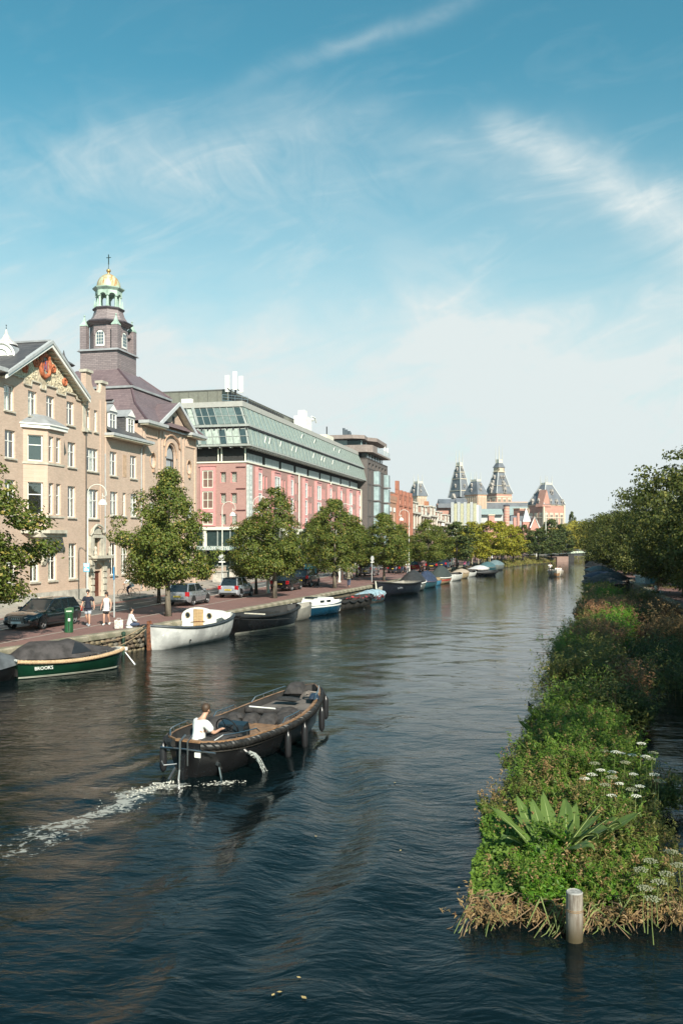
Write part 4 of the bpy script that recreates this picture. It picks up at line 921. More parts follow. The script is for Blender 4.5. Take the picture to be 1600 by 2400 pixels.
# ================================================================ museum
MUR = R(31); MO = P(1160, 1263, 420); MO.z = 1.0
mu = thing('museum', 'large red brick museum with grey slate pyramid towers, white stone bands and gilded ridges', 'museum', tuple(MO), MUR)
MI = (Matrix.Translation(MO) @ Matrix.Rotation(MUR, 4, 'Z')).inverted()
mbrick = brick('museum_brick', (.48, .25, .19), (.43, .21, .16), (.36, .22, .18), bw=1.2, bh=.35, ms=.06, var=.3)
mslate = mat('museum_slate', (.15, .16, .18), .5, var=.2, vs=.3)
mstone = mat('museum_stone', (.58, .50, .38), .8, var=.12)
mdark = mat('museum_window', (.05, .05, .06), .2)
morange = brick('museum_orange', (.52, .25, .16), (.46, .21, .13), (.42, .22, .15), bw=1.0, bh=.3, var=.25)
def zat(py, Y): return CAMH - (py - HY) / FOC * Y - 1.0
def corner(px, Y): v = MI @ P(px, 1263, Y); return v.x, v.y
def tower(pc, pl, pr, Y, levels, wall_top, wall_bot, name):
    """block whose near vertical edge stands at pixel column pc; faces run back to columns pl and pr"""
    x0, y0 = corner(pc, Y)
    wR = (pr - pc) / FOC * Y / math.cos(MUR); wL = (pc - pl) / FOC * Y / math.sin(MUR)
    return x0, y0, wR, wL
# NOTE local frame: +x runs to the right along the lit face, +y runs back along the left face
def block(pc, pl, pr, Y, ztop, zbot=0.0, m=None, name='wall'):
    x0, y0, wR, wL = tower(pc, pl, pr, Y, 0, 0, 0, 0)
    MB().box(x0, y0, zbot, x0 + wR, y0 + wL, ztop).build(name, m or mbrick, mu)
    return x0, y0, x0 + wR, y0 + wL
def bands(b, zs, t=.5, o=.25, m=None):
    mb = MB()
    for z in zs: mb.box(b[0] - o, b[1] - o, z, b[2] + o, b[3] + o, z + t)
    mb.build('stone_band', m or mstone, mu)
def qoins(b, z0, z1, w=.7):
    mb = MB()
    for x, y in ((b[0], b[1]), (b[2], b[1]), (b[0], b[3])): mb.box(x - w / 2, y - w / 2, z0, x + w / 2, y + w / 2, z1)
    mb.build('stone_corner', mstone, mu)
def mwin(b, z0, z1, nR, nL, arch=True):
    wi = MB(); fr_ = MB()
    for k in range(nR):
        c = b[0] + (b[2] - b[0]) * (k + .5) / nR; w = (b[2] - b[0]) / nR * .42
        wi.box(c - w / 2, b[1] - .12, z0, c + w / 2, b[1] + .1, z1); fr_.box(c - w * .8, b[1] - .1, z0 - .5, c + w * .8, b[1] + .05, z1 + .8); fr_.box(c - .12, b[1] - .2, z0, c + .12, b[1], z1)
    for k in range(nL):
        c = b[1] + (b[3] - b[1]) * (k + .5) / nL; w = (b[3] - b[1]) / nL * .42
        wi.box(b[0] - .12, c - w / 2, z0, b[0] + .1, c + w / 2, z1); fr_.box(b[0] - .1, c - w * .8, z0 - .5, b[0] + .05, c + w * .8, z1 + .8); fr_.box(b[0] - .2, c - .12, z0, b[0], c + .12, z1)
    fr_.build('stone_window_frame', mstone, mu); wi.build('window', mdark, mu)
def proof(b, z0, z1, fx, fy_, name='roof', ov=.5, ridge=True, m=None):
    cx, cy = (b[0] + b[2]) / 2, (b[1] + b[3]) / 2; wx, wy = (b[2] - b[0]) / 2, (b[3] - b[1]) / 2
    B_ = (b[0] - ov, b[1] - ov, b[2] + ov, b[3] + ov); T_ = (cx - wx * fx, cy - wy * fy_, cx + wx * fx, cy + wy * fy_)
    MB().frus(B_, T_, z0, z1).build(name, m or mslate, mu)
    if ridge:
        r_ = MB()
        for (x, y), (u, v) in (((B_[0], B_[1]), (T_[0], T_[1])), ((B_[2], B_[1]), (T_[2], T_[1])), ((B_[0], B_[3]), (T_[0], T_[3]))): r_.tube([(x, y, z0), (u, v, z1)], .3, 4)
        r_.build('ridge_trim', mat('ridge_stone', (.42, .43, .43), .6), mu)
    return T_
def crest(T_, z, h=2.0, sp=True):
    mb = MB(); mb.box(T_[0], T_[1], z, T_[2], T_[1] + .15, z + h * .55).box(T_[0], T_[1], z, T_[0] + .15, T_[3], z + h * .55).box(T_[2] - .15, T_[1], z, T_[2], T_[3], z + h * .55).box(T_[0], T_[3] - .15, z, T_[2], T_[3], z + h * .55)
    if sp:
        for x, y in ((T_[0], T_[1]), (T_[2], T_[1]), (T_[0], T_[3]), (T_[2], T_[3])): mb.tube([(x, y, z), (x, y, z + h * 2.6)], [.22, .05], 4)
    mb.build('ridge_cresting', mat('gilded_cresting', (.62, .60, .52), .5, .2), mu)
def dormers(b, T_, z0, z1, lst, s=1.0):
    """small stone dormers on the lit slope (u, f) and on the left slope"""
    s *= .62
    for side, u, f in lst:
        mb = MB(); dk = MB()
        z = z0 + (z1 - z0) * f
        if side == 'R':
            x = b[0] + (b[2] - b[0]) * u; x = x + ((T_[0] + T_[2]) / 2 - x) * f * .6; y = b[1] + (T_[1] - b[1]) * f
            mb.box(x - .55 * s, y - .7 * s, z, x + .55 * s, y + 1.5 * s, z + 1.3 * s); mb.prism([(x - .8 * s, z + 1.3 * s), (x + .8 * s, z + 1.3 * s), (x, z + 2.4 * s)], y - .8 * s, y + 1.5 * s, 'y'); dk.box(x - .3 * s, y - .76 * s, z + .2 * s, x + .3 * s, y - .6 * s, z + 1.2 * s)
        else:
            y = b[1] + (b[3] - b[1]) * u; y = y + ((T_[1] + T_[3]) / 2 - y) * f * .6; x = b[0] + (T_[0] - b[0]) * f
            mb.box(x - .7 * s, y - .55 * s, z, x + 1.5 * s, y + .55 * s, z + 1.3 * s); mb.prism([(y - .8 * s, z + 1.3 * s), (y + .8 * s, z + 1.3 * s), (y, z + 2.4 * s)], x - .8 * s, x + 1.5 * s, 'x'); dk.box(x - .76 * s, y - .3 * s, z + .2 * s, x - .6 * s, y + .3 * s, z + 1.2 * s)
        dd = mb.build('dormer', mat('dormer_grey', (.34, .31, .28), .7), mu); dk.build('dormer_window', mdark, dd)
# right corner pavilion
Yp = 395
b = block(1273, 1247, 1329, Yp, zat(1182, Yp)); zt = zat(1182, Yp); bands(b, [zt - .4, zt - 6, zt - 10, zt - 14, zt - 18], .35); qoins(b, 0, zt)
mwin(b, zt - 9.5, zt - 4.5, 4, 3); mwin(b, zt - 17, zt - 12.5, 4, 3)
T_ = proof(b, zt, zat(1134, Yp), .32, .32); crest(T_, zat(1134, Yp), 1.6); dormers(b, T_, zt, zat(1134, Yp), [('R', .3, .02), ('R', .6, .0), ('R', .9, .0), ('L', .3, .02), ('L', .75, .02), ('R', .5, .5), ('L', .5, .5)], 1.7)
gx = b[0] + (b[2] - b[0]) * .12
MB().prism([(gx - 2.6, zt - 1), (gx + 2.6, zt - 1), (gx, zt + 6.5)], b[1] - .4, b[1] + 4, 'y').build('stepped_gable', mbrick, mu)
b = block(1217, 1206, 1247, Yp + 25, zat(1186, Yp)); zt = zat(1186, Yp); bands(b, [zt - .4, zt - 6], .35)
# central big towers
for pc, pl, pr, Y, pys, dl in ((1163, 1144, 1203, 455, (1156, 1138, 1104, 1082), 1), (1079, 1056, 1102, 470, (1165, 1150, 1122, 1106, 1091), 0)):
    b = block(pc, pl, pr, Y, zat(pys[0] if dl else 1168, Y)); zt = zat(pys[0] if dl else 1165, Y)
    if dl:
        bands(b, [zt - .3, zt - 2, zt - 6.2], .5); mwin(b, zt - 5.2, zt - 3, 3, 2)
        B0 = b; T1 = proof(b, zt, zat(1138, Y), .80, .80); MB().box(T1[0] - .3, T1[1] - .3, zat(1138, Y), T1[2] + .3, T1[3] + .3, zat(1137, Y)).build('ledge', mstone, mu)
        T2 = proof(T1, zat(1137, Y), zat(1105, Y), .50, .50, ov=0); MB().box(T2[0] - .5, T2[1] - .5, zat(1105, Y), T2[2] + .5, T2[3] + .5, zat(1103.5, Y)).build('ledge', mstone, mu)
        q = MB(); cxx, cyy = (T2[0] + T2[2]) / 2, (T2[1] + T2[3]) / 2; hw = (T2[2] - T2[0]) / 2 * .8
        q.box(cxx - hw * .5, cyy - hw * .5, zat(1103.5, Y), cxx + hw * .5, cyy + hw * .5, zat(1094, Y))
        for i in range(5):
            for x, y in ((cxx - hw + hw * .5 * i, cyy - hw), (cxx - hw, cyy - hw + hw * .5 * i), (cxx + hw, cyy - hw + hw * .5 * i)): q.box(x - .35, y - .35, zat(1103.5, Y), x + .35, y + .35, zat(1094, Y))
        q.build('belfry', mstone, mu)
        T3 = proof((cxx - hw - .5, cyy - hw - .5, cxx + hw + .5, cyy + hw + .5), zat(1094, Y), zat(1083, Y), .55, .55, ov=.2, ridge=False); crest(T3, zat(1083, Y), 3.4)
        dormers(b, T1, zt, zat(1138, Y), [('R', .5, .05), ('R', .5, .7), ('L', .5, .05), ('L', .5, .6)], 2.2); dormers(T1, T2, zat(1137, Y), zat(1105, Y), [('R', .5, .12), ('R', .35, .5), ('R', .65, .5), ('L', .5, .12), ('L', .5, .5)], 1.3)
    else:
        z_ = [zt, zat(1150, Y), zat(1122, Y), zat(1106, Y), zat(1091, Y)]
        bb_ = b
        for i in range(4):
            T1 = proof(bb_, z_[i], z_[i + 1], .9 if i == 0 else (.76, .76, .72, .62)[i], .9 if i == 0 else (.76, .76, .72, .62)[i], ov=.4 if i == 0 else .1)
            MB().box(T1[0] - .25, T1[1] - .25, z_[i + 1], T1[2] + .25, T1[3] + .25, z_[i + 1] + .35).build('ledge', mstone, mu)
            if i: dormers(bb_, T1, z_[i], z_[i + 1], [('R', .5, .3), ('L', .5, .3)], 1.3)
            bb_ = T1
        crest(bb_, z_[4] + .3, 3.2)
        dormers(b, b, zt - 4, zt, [('L', .5, .2)], 3.5)
# middle tower with orange walls
Y = 425; b = block(1119, 1094, 1142, Y, zat(1158, Y), m=morange); zt = zat(1158, Y); bands(b, [zt - .3, zt - 9], .5); mwin(b, zt - 7, zt - 1.5, 6, 6); T_ = proof(b, zt, zat(1127, Y), .45, .45, ridge=False); crest(T_, zat(1127, Y), 1.8); dormers(b, T_, zt, zat(1127, Y), [('R', .35, .2), ('R', .6, .6), ('L', .5, .2), ('L', .6, .6)], 1.2)
# lone tower at the left
Y = 440; b = block(978, 961, 1001, Y, zat(1162, Y)); zt = zat(1162, Y); bands(b, [zt - .3, zt - 5], .5); mwin(b, zt - 4.4, zt - 1.2, 6, 6); T_ = proof(b, zt, zat(1132, Y), .5, .5); crest(T_, zat(1132, Y), 1.8); dormers(b, T_, zt, zat(1132, Y), [('R', .35, .25), ('R', .4, .65), ('L', .5, .25), ('L', .6, .65)], 1.2)
# nave roofs, glazed hall, low wings
def flat(px0, px1, py0, py1, Y, dep, m, name='wing', top=None):
    a = MI @ P(px0, 1263, Y); c = MI @ P(px1, 1263, Y)
    w0, w1 = P(px0, 0, Y), P(px1, 0, Y)
    mb = MB(); z0, z1 = zat(py1, Y), zat(py0, Y)
    W = lambda x, y, z: tuple(MI @ Vector((x, y, z + 1.0)))
    x0_, x1_ = w0.x, w1.x
    if top is None: mb.add([W(x0_, Y, z0), W(x1_, Y, z0), W(x1_, Y, z1), W(x0_, Y, z1), W(x0_, Y + dep, z0), W(x1_, Y + dep, z0), W(x1_, Y + dep, z1), W(x0_, Y + dep, z1)], [(0, 1, 2, 3), (7, 6, 5, 4), (3, 2, 6, 7), (1, 5, 6, 2), (0, 3, 7, 4)])
    else: mb.add([W(x0_, Y, z0), W(x1_, Y, z0), W(x1_, Y + dep, z1), W(x0_, Y + dep, z1), W(x0_, Y + 2 * dep, z0), W(x1_, Y + 2 * dep, z0)], [(0, 1, 2, 3), (3, 2, 5, 4), (0, 3, 4), (1, 5, 2)])
    return mb.build(name, m, mu)
flat(1140, 1236, 1176, 1265, 440, 10, mbrick, 'main_wing'); flat(1140, 1236, 1177, 1184, 438, 2, mstone, 'stone_parapet')
flat(1138, 1236, 1178, 1215, 437.5, .4, mslate, 'roof')
flat(1188, 1247, 1186, 1212, 428, 8, mat('hall_glass', (.30, .36, .35), .3, var=.15), 'glass_hall_roof', top=1)
flat(1186, 1250, 1208, 1262, 427, 1.5, mslate, 'low_roof')
flat(1030, 1075, 1168, 1182, 455, 8, mslate, 'nave_roof', top=1); flat(1024, 1078, 1180, 1265, 452, 6, mbrick, 'side_wing'); flat(1026, 1078, 1180, 1190, 450, 1, mslate, 'roof')
flat(1070, 1122, 1183, 1265, 420, 5, morange, 'orange_wing'); flat(1070, 1096, 1166, 1184, 428, 5, mslate, 'roof', top=1)
flat(1122, 1178, 1202, 1240, 402, 6, mat('white_wall', (.48, .48, .46), .6), 'white_hall'); flat(1121, 1179, 1192, 1206, 400, 4, mat('hall_glass', (.30, .36, .35), .3, var=.15), 'hall_roof', top=1)
# low brick annexe with stepped gables, round chimney, small spire
ax_ = thing('brick_annexe', 'low red brick building with stepped gables, round banded chimney and small spire before the museum', 'building', tuple(P(1190, 1263, 370) - Vector((0, 0, 4.5))), 0)
AI = Matrix.Translation(-ax_.location)
def AP(px, py, Y): v = AI @ P(px, py, Y); return v
def abox(px0, px1, py0, py1, Y, dep, m, name):
    a = AP(px0, py1, Y); c = AP(px1, py0, Y); return MB().box(a.x, a.y, a.z, c.x, a.y + dep, c.z).build(name, m, ax_)
salmon = brick('salmon_brick', (.50, .26, .20), (.44, .21, .17), (.40, .24, .2), bw=.9, bh=.3, var=.25)
abox(1136, 1262, 1242, 1275, 365, 6, salmon, 'wall'); abox(1160, 1225, 1221, 1244, 372, 5, mat('zinc_roof', (.34, .36, .37), .45), 'roof'); abox(1196, 1245, 1209, 1222, 378, 3, mslate, 'roof')
for i, (a, c, t) in enumerate(((1136, 1180, 1236), (1139, 1172, 1230), (1142, 1165, 1222), (1145, 1158, 1207))): abox(a, c, t, 1275, 362 - i * .05, 4, salmon, 'stepped_gable')
abox(1143.5, 1159.5, 1205.5, 1208, 361.5, 4.6, mstone, 'gable_cap'); abox(1148, 1154, 1231, 1240, 361.4, .5, mdark, 'window')
p = AP(1186, 1270, 366); pt = AP(1186, 1184, 366); cm = MB(); cm.tube([tuple(p), (p.x, p.y, pt.z)], 1.15, 12); cm.build('round_chimney', salmon, ax_)
cb_ = MB()
for k in range(9):
    z = pt.z - 1.0 - k * 1.2; cb_.lathe([(1.17, z), (1.25, z + .12), (1.17, z + .24)], 12, (p.x, p.y, 0))
cb_.build('chimney_band', mstone, ax_); MB().lathe([(1.3, pt.z - .5), (1.35, pt.z), (1.0, pt.z + .2)], 12, (p.x, p.y, 0)).build('chimney_cap', mat('dark_slate_trim', (.08, .07, .08), .5), ax_)
for px, py, w_ in ((1206, 1213, 3), (1214, 1202, 2.5), (1226, 1228, 2)): abox(px - w_, px + w_, py, 1262, 364, 1.6, salmon, 'brick_pier')
sp0 = AP(1232, 1223, 364); MB().frus((sp0.x - 1.7, sp0.y - 1.7, sp0.x + 1.7, sp0.y + 1.7), (sp0.x - .05, sp0.y - .05, sp0.x + .05, sp0.y + .05), sp0.z, AP(1232, 1191, 364).z).build('spire', mat('zinc_roof', (.34, .36, .37), .45), ax_); abox(1225, 1240, 1223, 1272, 362.5, 3, salmon, 'spire_base')
g_ = AP(1243, 1237, 360); h_ = AP(1262, 1237, 360); a_ = AP(1252, 1212, 360); MB().prism([(g_.x, g_.z), (h_.x, h_.z), (a_.x, a_.z)], g_.y, g_.y + 6, 'y').build('gable', salmon, ax_); MB().tube([(g_.x - .3, g_.y - .1, g_.z), (a_.x, g_.y - .1, a_.z + .2), (h_.x + .3, g_.y - .1, h_.z)], .28, 4).build('gable_trim', white_paint, ax_); abox(1243, 1262, 1237, 1275, 359.5, 5, salmon, 'gable_wall')
cr_ = MB()
for k in range(14): a = AP(1166 + k * 6.5, 1242, 364.8); cr_.box(a.x, a.y, a.z - .1, a.x + .6, a.y + .6, a.z + 1.0)
cr_.build('crenellation', salmon, ax_)
# ================================================================ ground, water, quays
def interp(pts, y):
    for (x0, y0), (x1, y1) in zip(pts[:-1], pts[1:]):
        if y0 <= y <= y1: return x0 + (x1 - x0) * (y - y0) / (y1 - y0)
    return pts[0][0] if y < pts[0][1] else pts[-1][0]
QL = [(-33, -10), (-21.2, 18), (-13.6, 35.8), (-10.0, 44.5), (3.45, 87.3), (16.2, 135), (28.7, 179.7), (38, 194), (51.2, 211), (64, 250), (80, 276), (120, 315), (420, 420)]
QR = [(6.2, -10), (22.4, 59.5), (29.0, 88), (43.5, 150), (70, 214), (95, 250), (160, 285), (420, 370)]
# water material
m, nt, b = principled('canal_water'); t = nd(nt, 'ShaderNodeTexCoord')
b.inputs['Base Color'].default_value = (.002, .006, .007, 1); b.inputs['Roughness'].default_value = .02; b.inputs['IOR'].default_value = 1.35; b.inputs['Specular Tint'].default_value = (.86, .96, .98, 1); b.inputs['Specular IOR Level'].default_value = .28
def mapped(sx, sy, rot=0.0):
    mp = nd(nt, 'ShaderNodeMapping'); nt.links.new(t.outputs['Object'], mp.inputs[0]); mp.inputs['Scale'].default_value = (sx, sy, 1); mp.inputs['Rotation'].default_value = (0, 0, rot); return mp.outputs[0]
w1 = noise(nt, mapped(1.0, 1.6, .35), 1.1, 3, .5, .6)
w2 = noise(nt, mapped(.75, 1.9, -.15), 3.3, 4, .55, .8)
w3 = noise(nt, mapped(1.0, 2.0, .1), 9.0, 3, .6, .4)
calm = noise(nt, t.outputs['Object'], .09, 2, .5).ss(.3, .7) * .6 + .5
sw_ = nd(nt, 'ShaderNodeSeparateXYZ'); nt.links.new(t.outputs['Object'], sw_.inputs[0]); sx_, sy_ = S(nt, sw_.outputs[0]), S(nt, sw_.outputs[1])
calm = calm * (((sx_ - sy_ * .31 + w1 * 5.0).ss(-4.5, -13.0) + sy_.ss(34.0, 18.0) * .65).mn(1.0) * .85 + .15) * (sy_.ss(120.0, 40.0) * .55 + .45)
hgt = w1 * (calm * .6 + .35) * 1.7 + w2 * calm * .60 + w3 * calm * .07
bp = nd(nt, 'ShaderNodeBump'); bp.inputs['Strength'].default_value = 1.0; bp.inputs['Distance'].default_value = .034
nt.links.new(hgt.o, bp.inputs['Height']); nt.links.new(bp.outputs[0], b.inputs['Normal'])
dt = (sy_ - 20.3) * -1.0; xt = dt * -.56 + dt * dt * .028 - 3.75; lace = noise(nt, mapped(1.0, 1.35, -.5), 4.2, 8, .68, 1.4); big = noise(nt, mapped(1, 1), .9, 3, .6)
fm = ((sx_ - xt + (big - .5) * 1.6) / (dt * .09 + .36)).gauss(.85) * dt.ss(-.15, .25) * dt.ss(9.5, .1)
fm = (lace + fm * .36 - .80 + big * .16).ss(0.0, .10) * fm.ss(.02, .2)
fd = nd(nt, 'ShaderNodeBsdfDiffuse'); fd.inputs[0].default_value = (.55, .55, .50, 1); mxs = nd(nt, 'ShaderNodeMixShader')
nt.links.new((fm * .5).mn(1.0).o, mxs.inputs[0]); nt.links.new(b.outputs[0], mxs.inputs[1]); nt.links.new(fd.outputs[0], mxs.inputs[2]); nt.links.new(mxs.outputs[0], nt.nodes['Material Output'].inputs[0])
water_m = m
HD = Vector((.41, .912)); BOW = Vector((-.95, 26.3))
def hum_(x, y): return .5 + .5 * np.sin(x * 1.9 + 1.3 * np.sin(y * 1.3)) * np.sin(y * 1.7 + 1.1 * np.sin(x * 1.2))
def height(x, y):
    px_, py_ = x - BOW.x, y - BOW.y
    a = -(px_ * HD.x + py_ * HD.y); l = px_ * HD.y - py_ * HD.x
    h = .009 * np.sin(x * 2.1 + 1.3 * np.sin(y * .7)) * np.sin(y * 2.7 + .8 * np.sin(x * .9)) + .007 * np.sin(x * 1.1 - y * 1.7 + 1.7 * np.sin(x * .33 + y * .21)) + .010 * np.sin(x * .55 + y * .95 + np.sin(y * .3))
    d = np.abs(l) - (.42 * a + .35)
    env = (.45 + .55 * hum_(x * .8, y * .8)) * np.exp(-((d + .9) / 1.7) ** 2) * np.clip(a / 2, 0, 1) * np.exp(-np.maximum(a - 4, 0) / 13)
    h = h + np.where(l > 0, .05, .03) * env * np.sin(2 * np.pi * (d + .10 * a + .25 * np.sin(a * .9) + .12 * np.sin(x * 3.1 + y * 1.7)) / 1.3)
    h = h + np.where(l > 0, 1, 0) * .10 * np.exp(-((l - .5 * a - .3) / 2.4) ** 2) * np.clip((a - 2) / 3, 0, 1) * np.exp(-np.maximum(a - 9, 0) / 9) * np.sin(2 * np.pi * (l - .32 * a + .3 * np.sin(a * .6)) / 2.3)
    # transverse and churned water in the track behind the stern
    ins = np.exp(-(l / 2.0) ** 2) * np.clip((a - 6.2) / 1.5, 0, 1) * np.exp(-np.maximum(a - 7, 0) / 8)
    h = h + ins * (.03 * np.sin(a * 2.6 + l) + .02 * np.sin(x * 5 + y * 3) * np.sin(y * 6 - x * 2))
    # bow wave
    bw = np.exp(-((np.abs(l) - 1.15 - .10 * a) / .28) ** 2) * np.exp(-((a - 2.2) / 2.6) ** 2); h = h + .05 * bw
    fade = np.clip((x + 24) / 3, 0, 1) * np.clip((18 - x) / 3, 0, 1) * np.clip((y - 4) / 1, 0, 1) * np.clip((64 - y) / 10, 0, 1)
    return h * fade
xs = np.arange(-24, 18.01, .15); ys = np.arange(4, 64.01, .16); xs[-1] = 18; ys[-1] = 64
Xg, Yg = np.meshgrid(xs, ys); Zg = height(Xg, Yg); nx_, ny_ = len(xs), len(ys)
co = np.stack([Xg, Yg, Zg], -1).reshape(-1, 3)
idx = np.arange(nx_ * ny_).reshape(ny_, nx_)
fq = np.stack([idx[:-1, :-1], idx[:-1, 1:], idx[1:, 1:], idx[1:, :-1]], -1).reshape(-1, 4)
ext = np.array([(-24, 4, 0), (18, 4, 0), (18, 64, 0), (-24, 64, 0), (-500, -60, 0), (600, -60, 0), (600, 700, 0), (-500, 700, 0)], float); n0 = len(co)
co = np.vstack([co, ext])
def fast_mesh(name, co, quads, mats, smooth=False):
    me = bpy.data.meshes.new(name); k = quads.shape[1]
    me.vertices.add(len(co)); me.vertices.foreach_set('co', np.ascontiguousarray(co, dtype=np.float32).ravel())
    me.loops.add(quads.size); me.loops.foreach_set('vertex_index', np.ascontiguousarray(quads, dtype=np.int32).ravel())
    me.polygons.add(len(quads)); me.polygons.foreach_set('loop_start', np.arange(len(quads), dtype=np.int32) * k)
    me.polygons.foreach_set('loop_total', np.full(len(quads), k, dtype=np.int32))
    for mt in (mats if isinstance(mats, (list, tuple)) else [mats]): me.materials.append(mt)
    if smooth: me.polygons.foreach_set('use_smooth', np.ones(len(quads), dtype=bool))
    me.update(); me.validate(); return me
fe = np.array([(4, 5, 1, 0), (5, 6, 2, 1), (6, 7, 3, 2), (7, 4, 0, 3)]) + n0
tag(link('canal_water', fast_mesh('canal_water', co, np.vstack([fq, fe]), water_m, True)), kind='structure')

# materials of the ground
asphalt = mat('asphalt', (.115, .115, .112), .85, var=.25, vs=.8, bump=.3, bs=60)
red_pave = brick('red_paving', (.235, .125, .105), (.19, .10, .088), (.13, .085, .075), bw=.21, bh=.10, ms=.008, var=.45, world_xy=True)
grey_pave = brick('grey_paving', (.36, .32, .27), (.32, .285, .25), (.22, .20, .17), bw=.3, bh=.3, ms=.012, var=.35, world_xy=True)
kerb_m = mat('kerb_stone', (.36, .33, .29), .85, var=.25, vs=2)
coping_m = mat('coping_stone', (.30, .26, .20), .85, var=.45, vs=1.6, bump=.6, bs=14, col2=(.15, .14, .09))
rubble_m = [mat('rubble_%s' % n, c, .9, var=.4, vs=5, bump=.8, bs=12) for n, c in (('warm', (.20, .16, .10)), ('grey', (.17, .15, .12)), ('brown', (.15, .11, .075)))]
soil = mat('soil', (.04, .034, .022), .95, var=.5, vs=3, bump=.8)
def sheet(name, pts, z, m, kind='structure', thick=0.0, parent=None):
    mb = MB(); n = len(pts)
    mb.add([(p[0], p[1], z) for p in pts], [tuple(range(n))])
    o = mb.build(name, m, parent)
    if kind and parent is None: o['kind'] = kind
    return o
# left land: a strip mesh from the quay edge to far left
ys_ = [p[1] for p in QL]
mb = MB(); row = [[(-700, y, QZ) for y in ys_], [(x - .45, y, QZ) for x, y in QL]]
mb.grid(row); tag(mb.build('promenade_paving', red_pave), kind='structure')
sheet('far_ground', [(-700, 420), (420, 420), (900, 500), (3000, 3000), (-3000, 3000), (-3000, 420)], QZ - .02, mat('far_ground', (.10, .11, .06), .9))
mb = MB(); ys_ = [p[1] for p in QR]; mb.grid([[(x + .4, y, QZ) for x, y in QR], [(900, y, QZ) for x, y in QR]])
tag(mb.build('right_promenade', red_pave), kind='structure')
def strip(name, o0, o1, z, m, s0=-60, s1=330):
    a, b_, c, d = street(s0, o0), street(s1, o0), street(s1, o1), street(s0, o1); return sheet(name, [(p.x, p.y) for p in (a, d, c, b_)], z, m)
def slab(name, o0, o1, z0, z1, m, s0=-60, s1=330):
    a, b_, c, d = street(s0, o0), street(s0, o1), street(s1, o1), street(s1, o0)
    mb = MB(); mb.prism([(p.x, p.y) for p in (a, b_, c, d)], z0, z1, 'z'); return tag(mb.build(name, m), kind='structure')
strip('road', 3.3, 7.2, QZ + .004, asphalt)
slab('pavement', -60, 3.15, QZ, QZ + .13, grey_pave)
slab('kerb', 3.151, 3.3, QZ, QZ + .135, kerb_m)
slab('kerb', 7.2, 7.34, QZ, QZ + .03, kerb_m)
strip('paving_line', 10.45, 10.62, QZ + .006, mat('pale_paving', (.36, .30, .26), .85, var=.2))
strip('cycle_lane', 3.32, 4.0, QZ + .008, mat('red_asphalt', (.22, .11, .09), .85, var=.2))
mk = MB()
for k in range(60):
    a, b_ = street(-8 + k * 4.2, 5.35), street(-8 + k * 4.2 + 3.1, 5.35); n_ = SN * .06
    mk.add([(a - n_).to_tuple()[:2] + (QZ + .010,), (b_ - n_).to_tuple()[:2] + (QZ + .010,), (b_ + n_).to_tuple()[:2] + (QZ + .010,), (a + n_).to_tuple()[:2] + (QZ + .010,)], [(3, 2, 1, 0)])
for k in range(22):
    a, b_ = street(-6 + k * 6, 7.05), street(-6 + k * 6 + 2.2, 7.05); n_ = SN * .05
    mk.add([(a - n_).to_tuple()[:2] + (QZ + .010,), (b_ - n_).to_tuple()[:2] + (QZ + .010,), (b_ + n_).to_tuple()[:2] + (QZ + .010,), (a + n_).to_tuple()[:2] + (QZ + .010,)], [(3, 2, 1, 0)])
tag(mk.build('road_marking', white_paint), kind='structure')
# quay wall
def wall_mb(pts, z0, z1, out):
    mb = MB()
    for (x0, y0), (x1, y1) in zip(pts[:-1], pts[1:]): mb.add([(x0, y0, z0), (x1, y1, z0), (x1, y1, z1), (x0, y0, z1)], [(0, 1, 2, 3) if out else (3, 2, 1, 0)])
    return mb
old_wall = brick('old_quay_wall', (.17, .135, .09), (.13, .10, .07), (.09, .08, .05), bw=.45, bh=.22, ms=.03, var=.6)
qw = tag(wall_mb([(x - .10, y) for x, y in QL], -1.5, QZ - .01, True).build('quay_wall', old_wall), kind='structure')
def along(pts, y0, y1, step):
    out = []; y = y0
    while y < y1:
        x = interp(pts, y); x2 = interp(pts, y + .5); d = Vector((x2 - x, .5)).normalized(); out.append((x, y, d)); y += step * d.y
    return out
random.seed(9)
cmesh = []
for k in range(4):
    mb = MB(); L = 1.16; j = [random.uniform(-.02, .02) for _ in range(8)]
    mb.add([(-L / 2 + .015, -.44 + j[0], -.24), (L / 2 - .015, -.44 + j[1], -.24), (L / 2 - .015, .07 + j[2], -.24), (-L / 2 + .015, .07 + j[3], -.24),
            (-L / 2 + .02, -.42, 0.0), (L / 2 - .02, -.42, 0.0), (L / 2 - .03, .03 + j[2], .005 + j[4]), (-L / 2 + .03, .03 + j[3], .005 + j[5]), (-L / 2 + .02, .07 + j[3], -.05), (L / 2 - .02, .07 + j[2], -.05)],
           [(0, 3, 2, 1), (4, 5, 6, 7), (7, 6, 9, 8), (8, 9, 2, 3), (0, 1, 5, 4), (0, 4, 7, 8, 3), (1, 2, 9, 6, 5)]); cmesh.append(mb.mesh('coping_stone', coping_m))
for x, y, d in along(QL, 8, 104, 1.17):
    link('coping_stone', random.choice(cmesh), qw, (x, y, QZ + .035 + random.uniform(-.012, .012)), (0, random.uniform(-.01, .01), math.atan2(d.y, d.x) + math.pi + math.pi))
    qw.children[-1].rotation_euler.z = math.atan2(d.y, d.x); qw.children[-1].scale = (1, -1, 1)
far_c = MB()
for x, y, d in along(QL, 104, 186, 1.2):
    M = Matrix.Translation((x, y, QZ)) @ Matrix.Rotation(math.atan2(d.y, d.x), 4, 'Z'); far_c.box(-.59, -.07, -.2, .59, .42, .03, M=M)
far_c.build('coping_row', coping_m, qw)['kind'] = 'stuff'
smesh = []
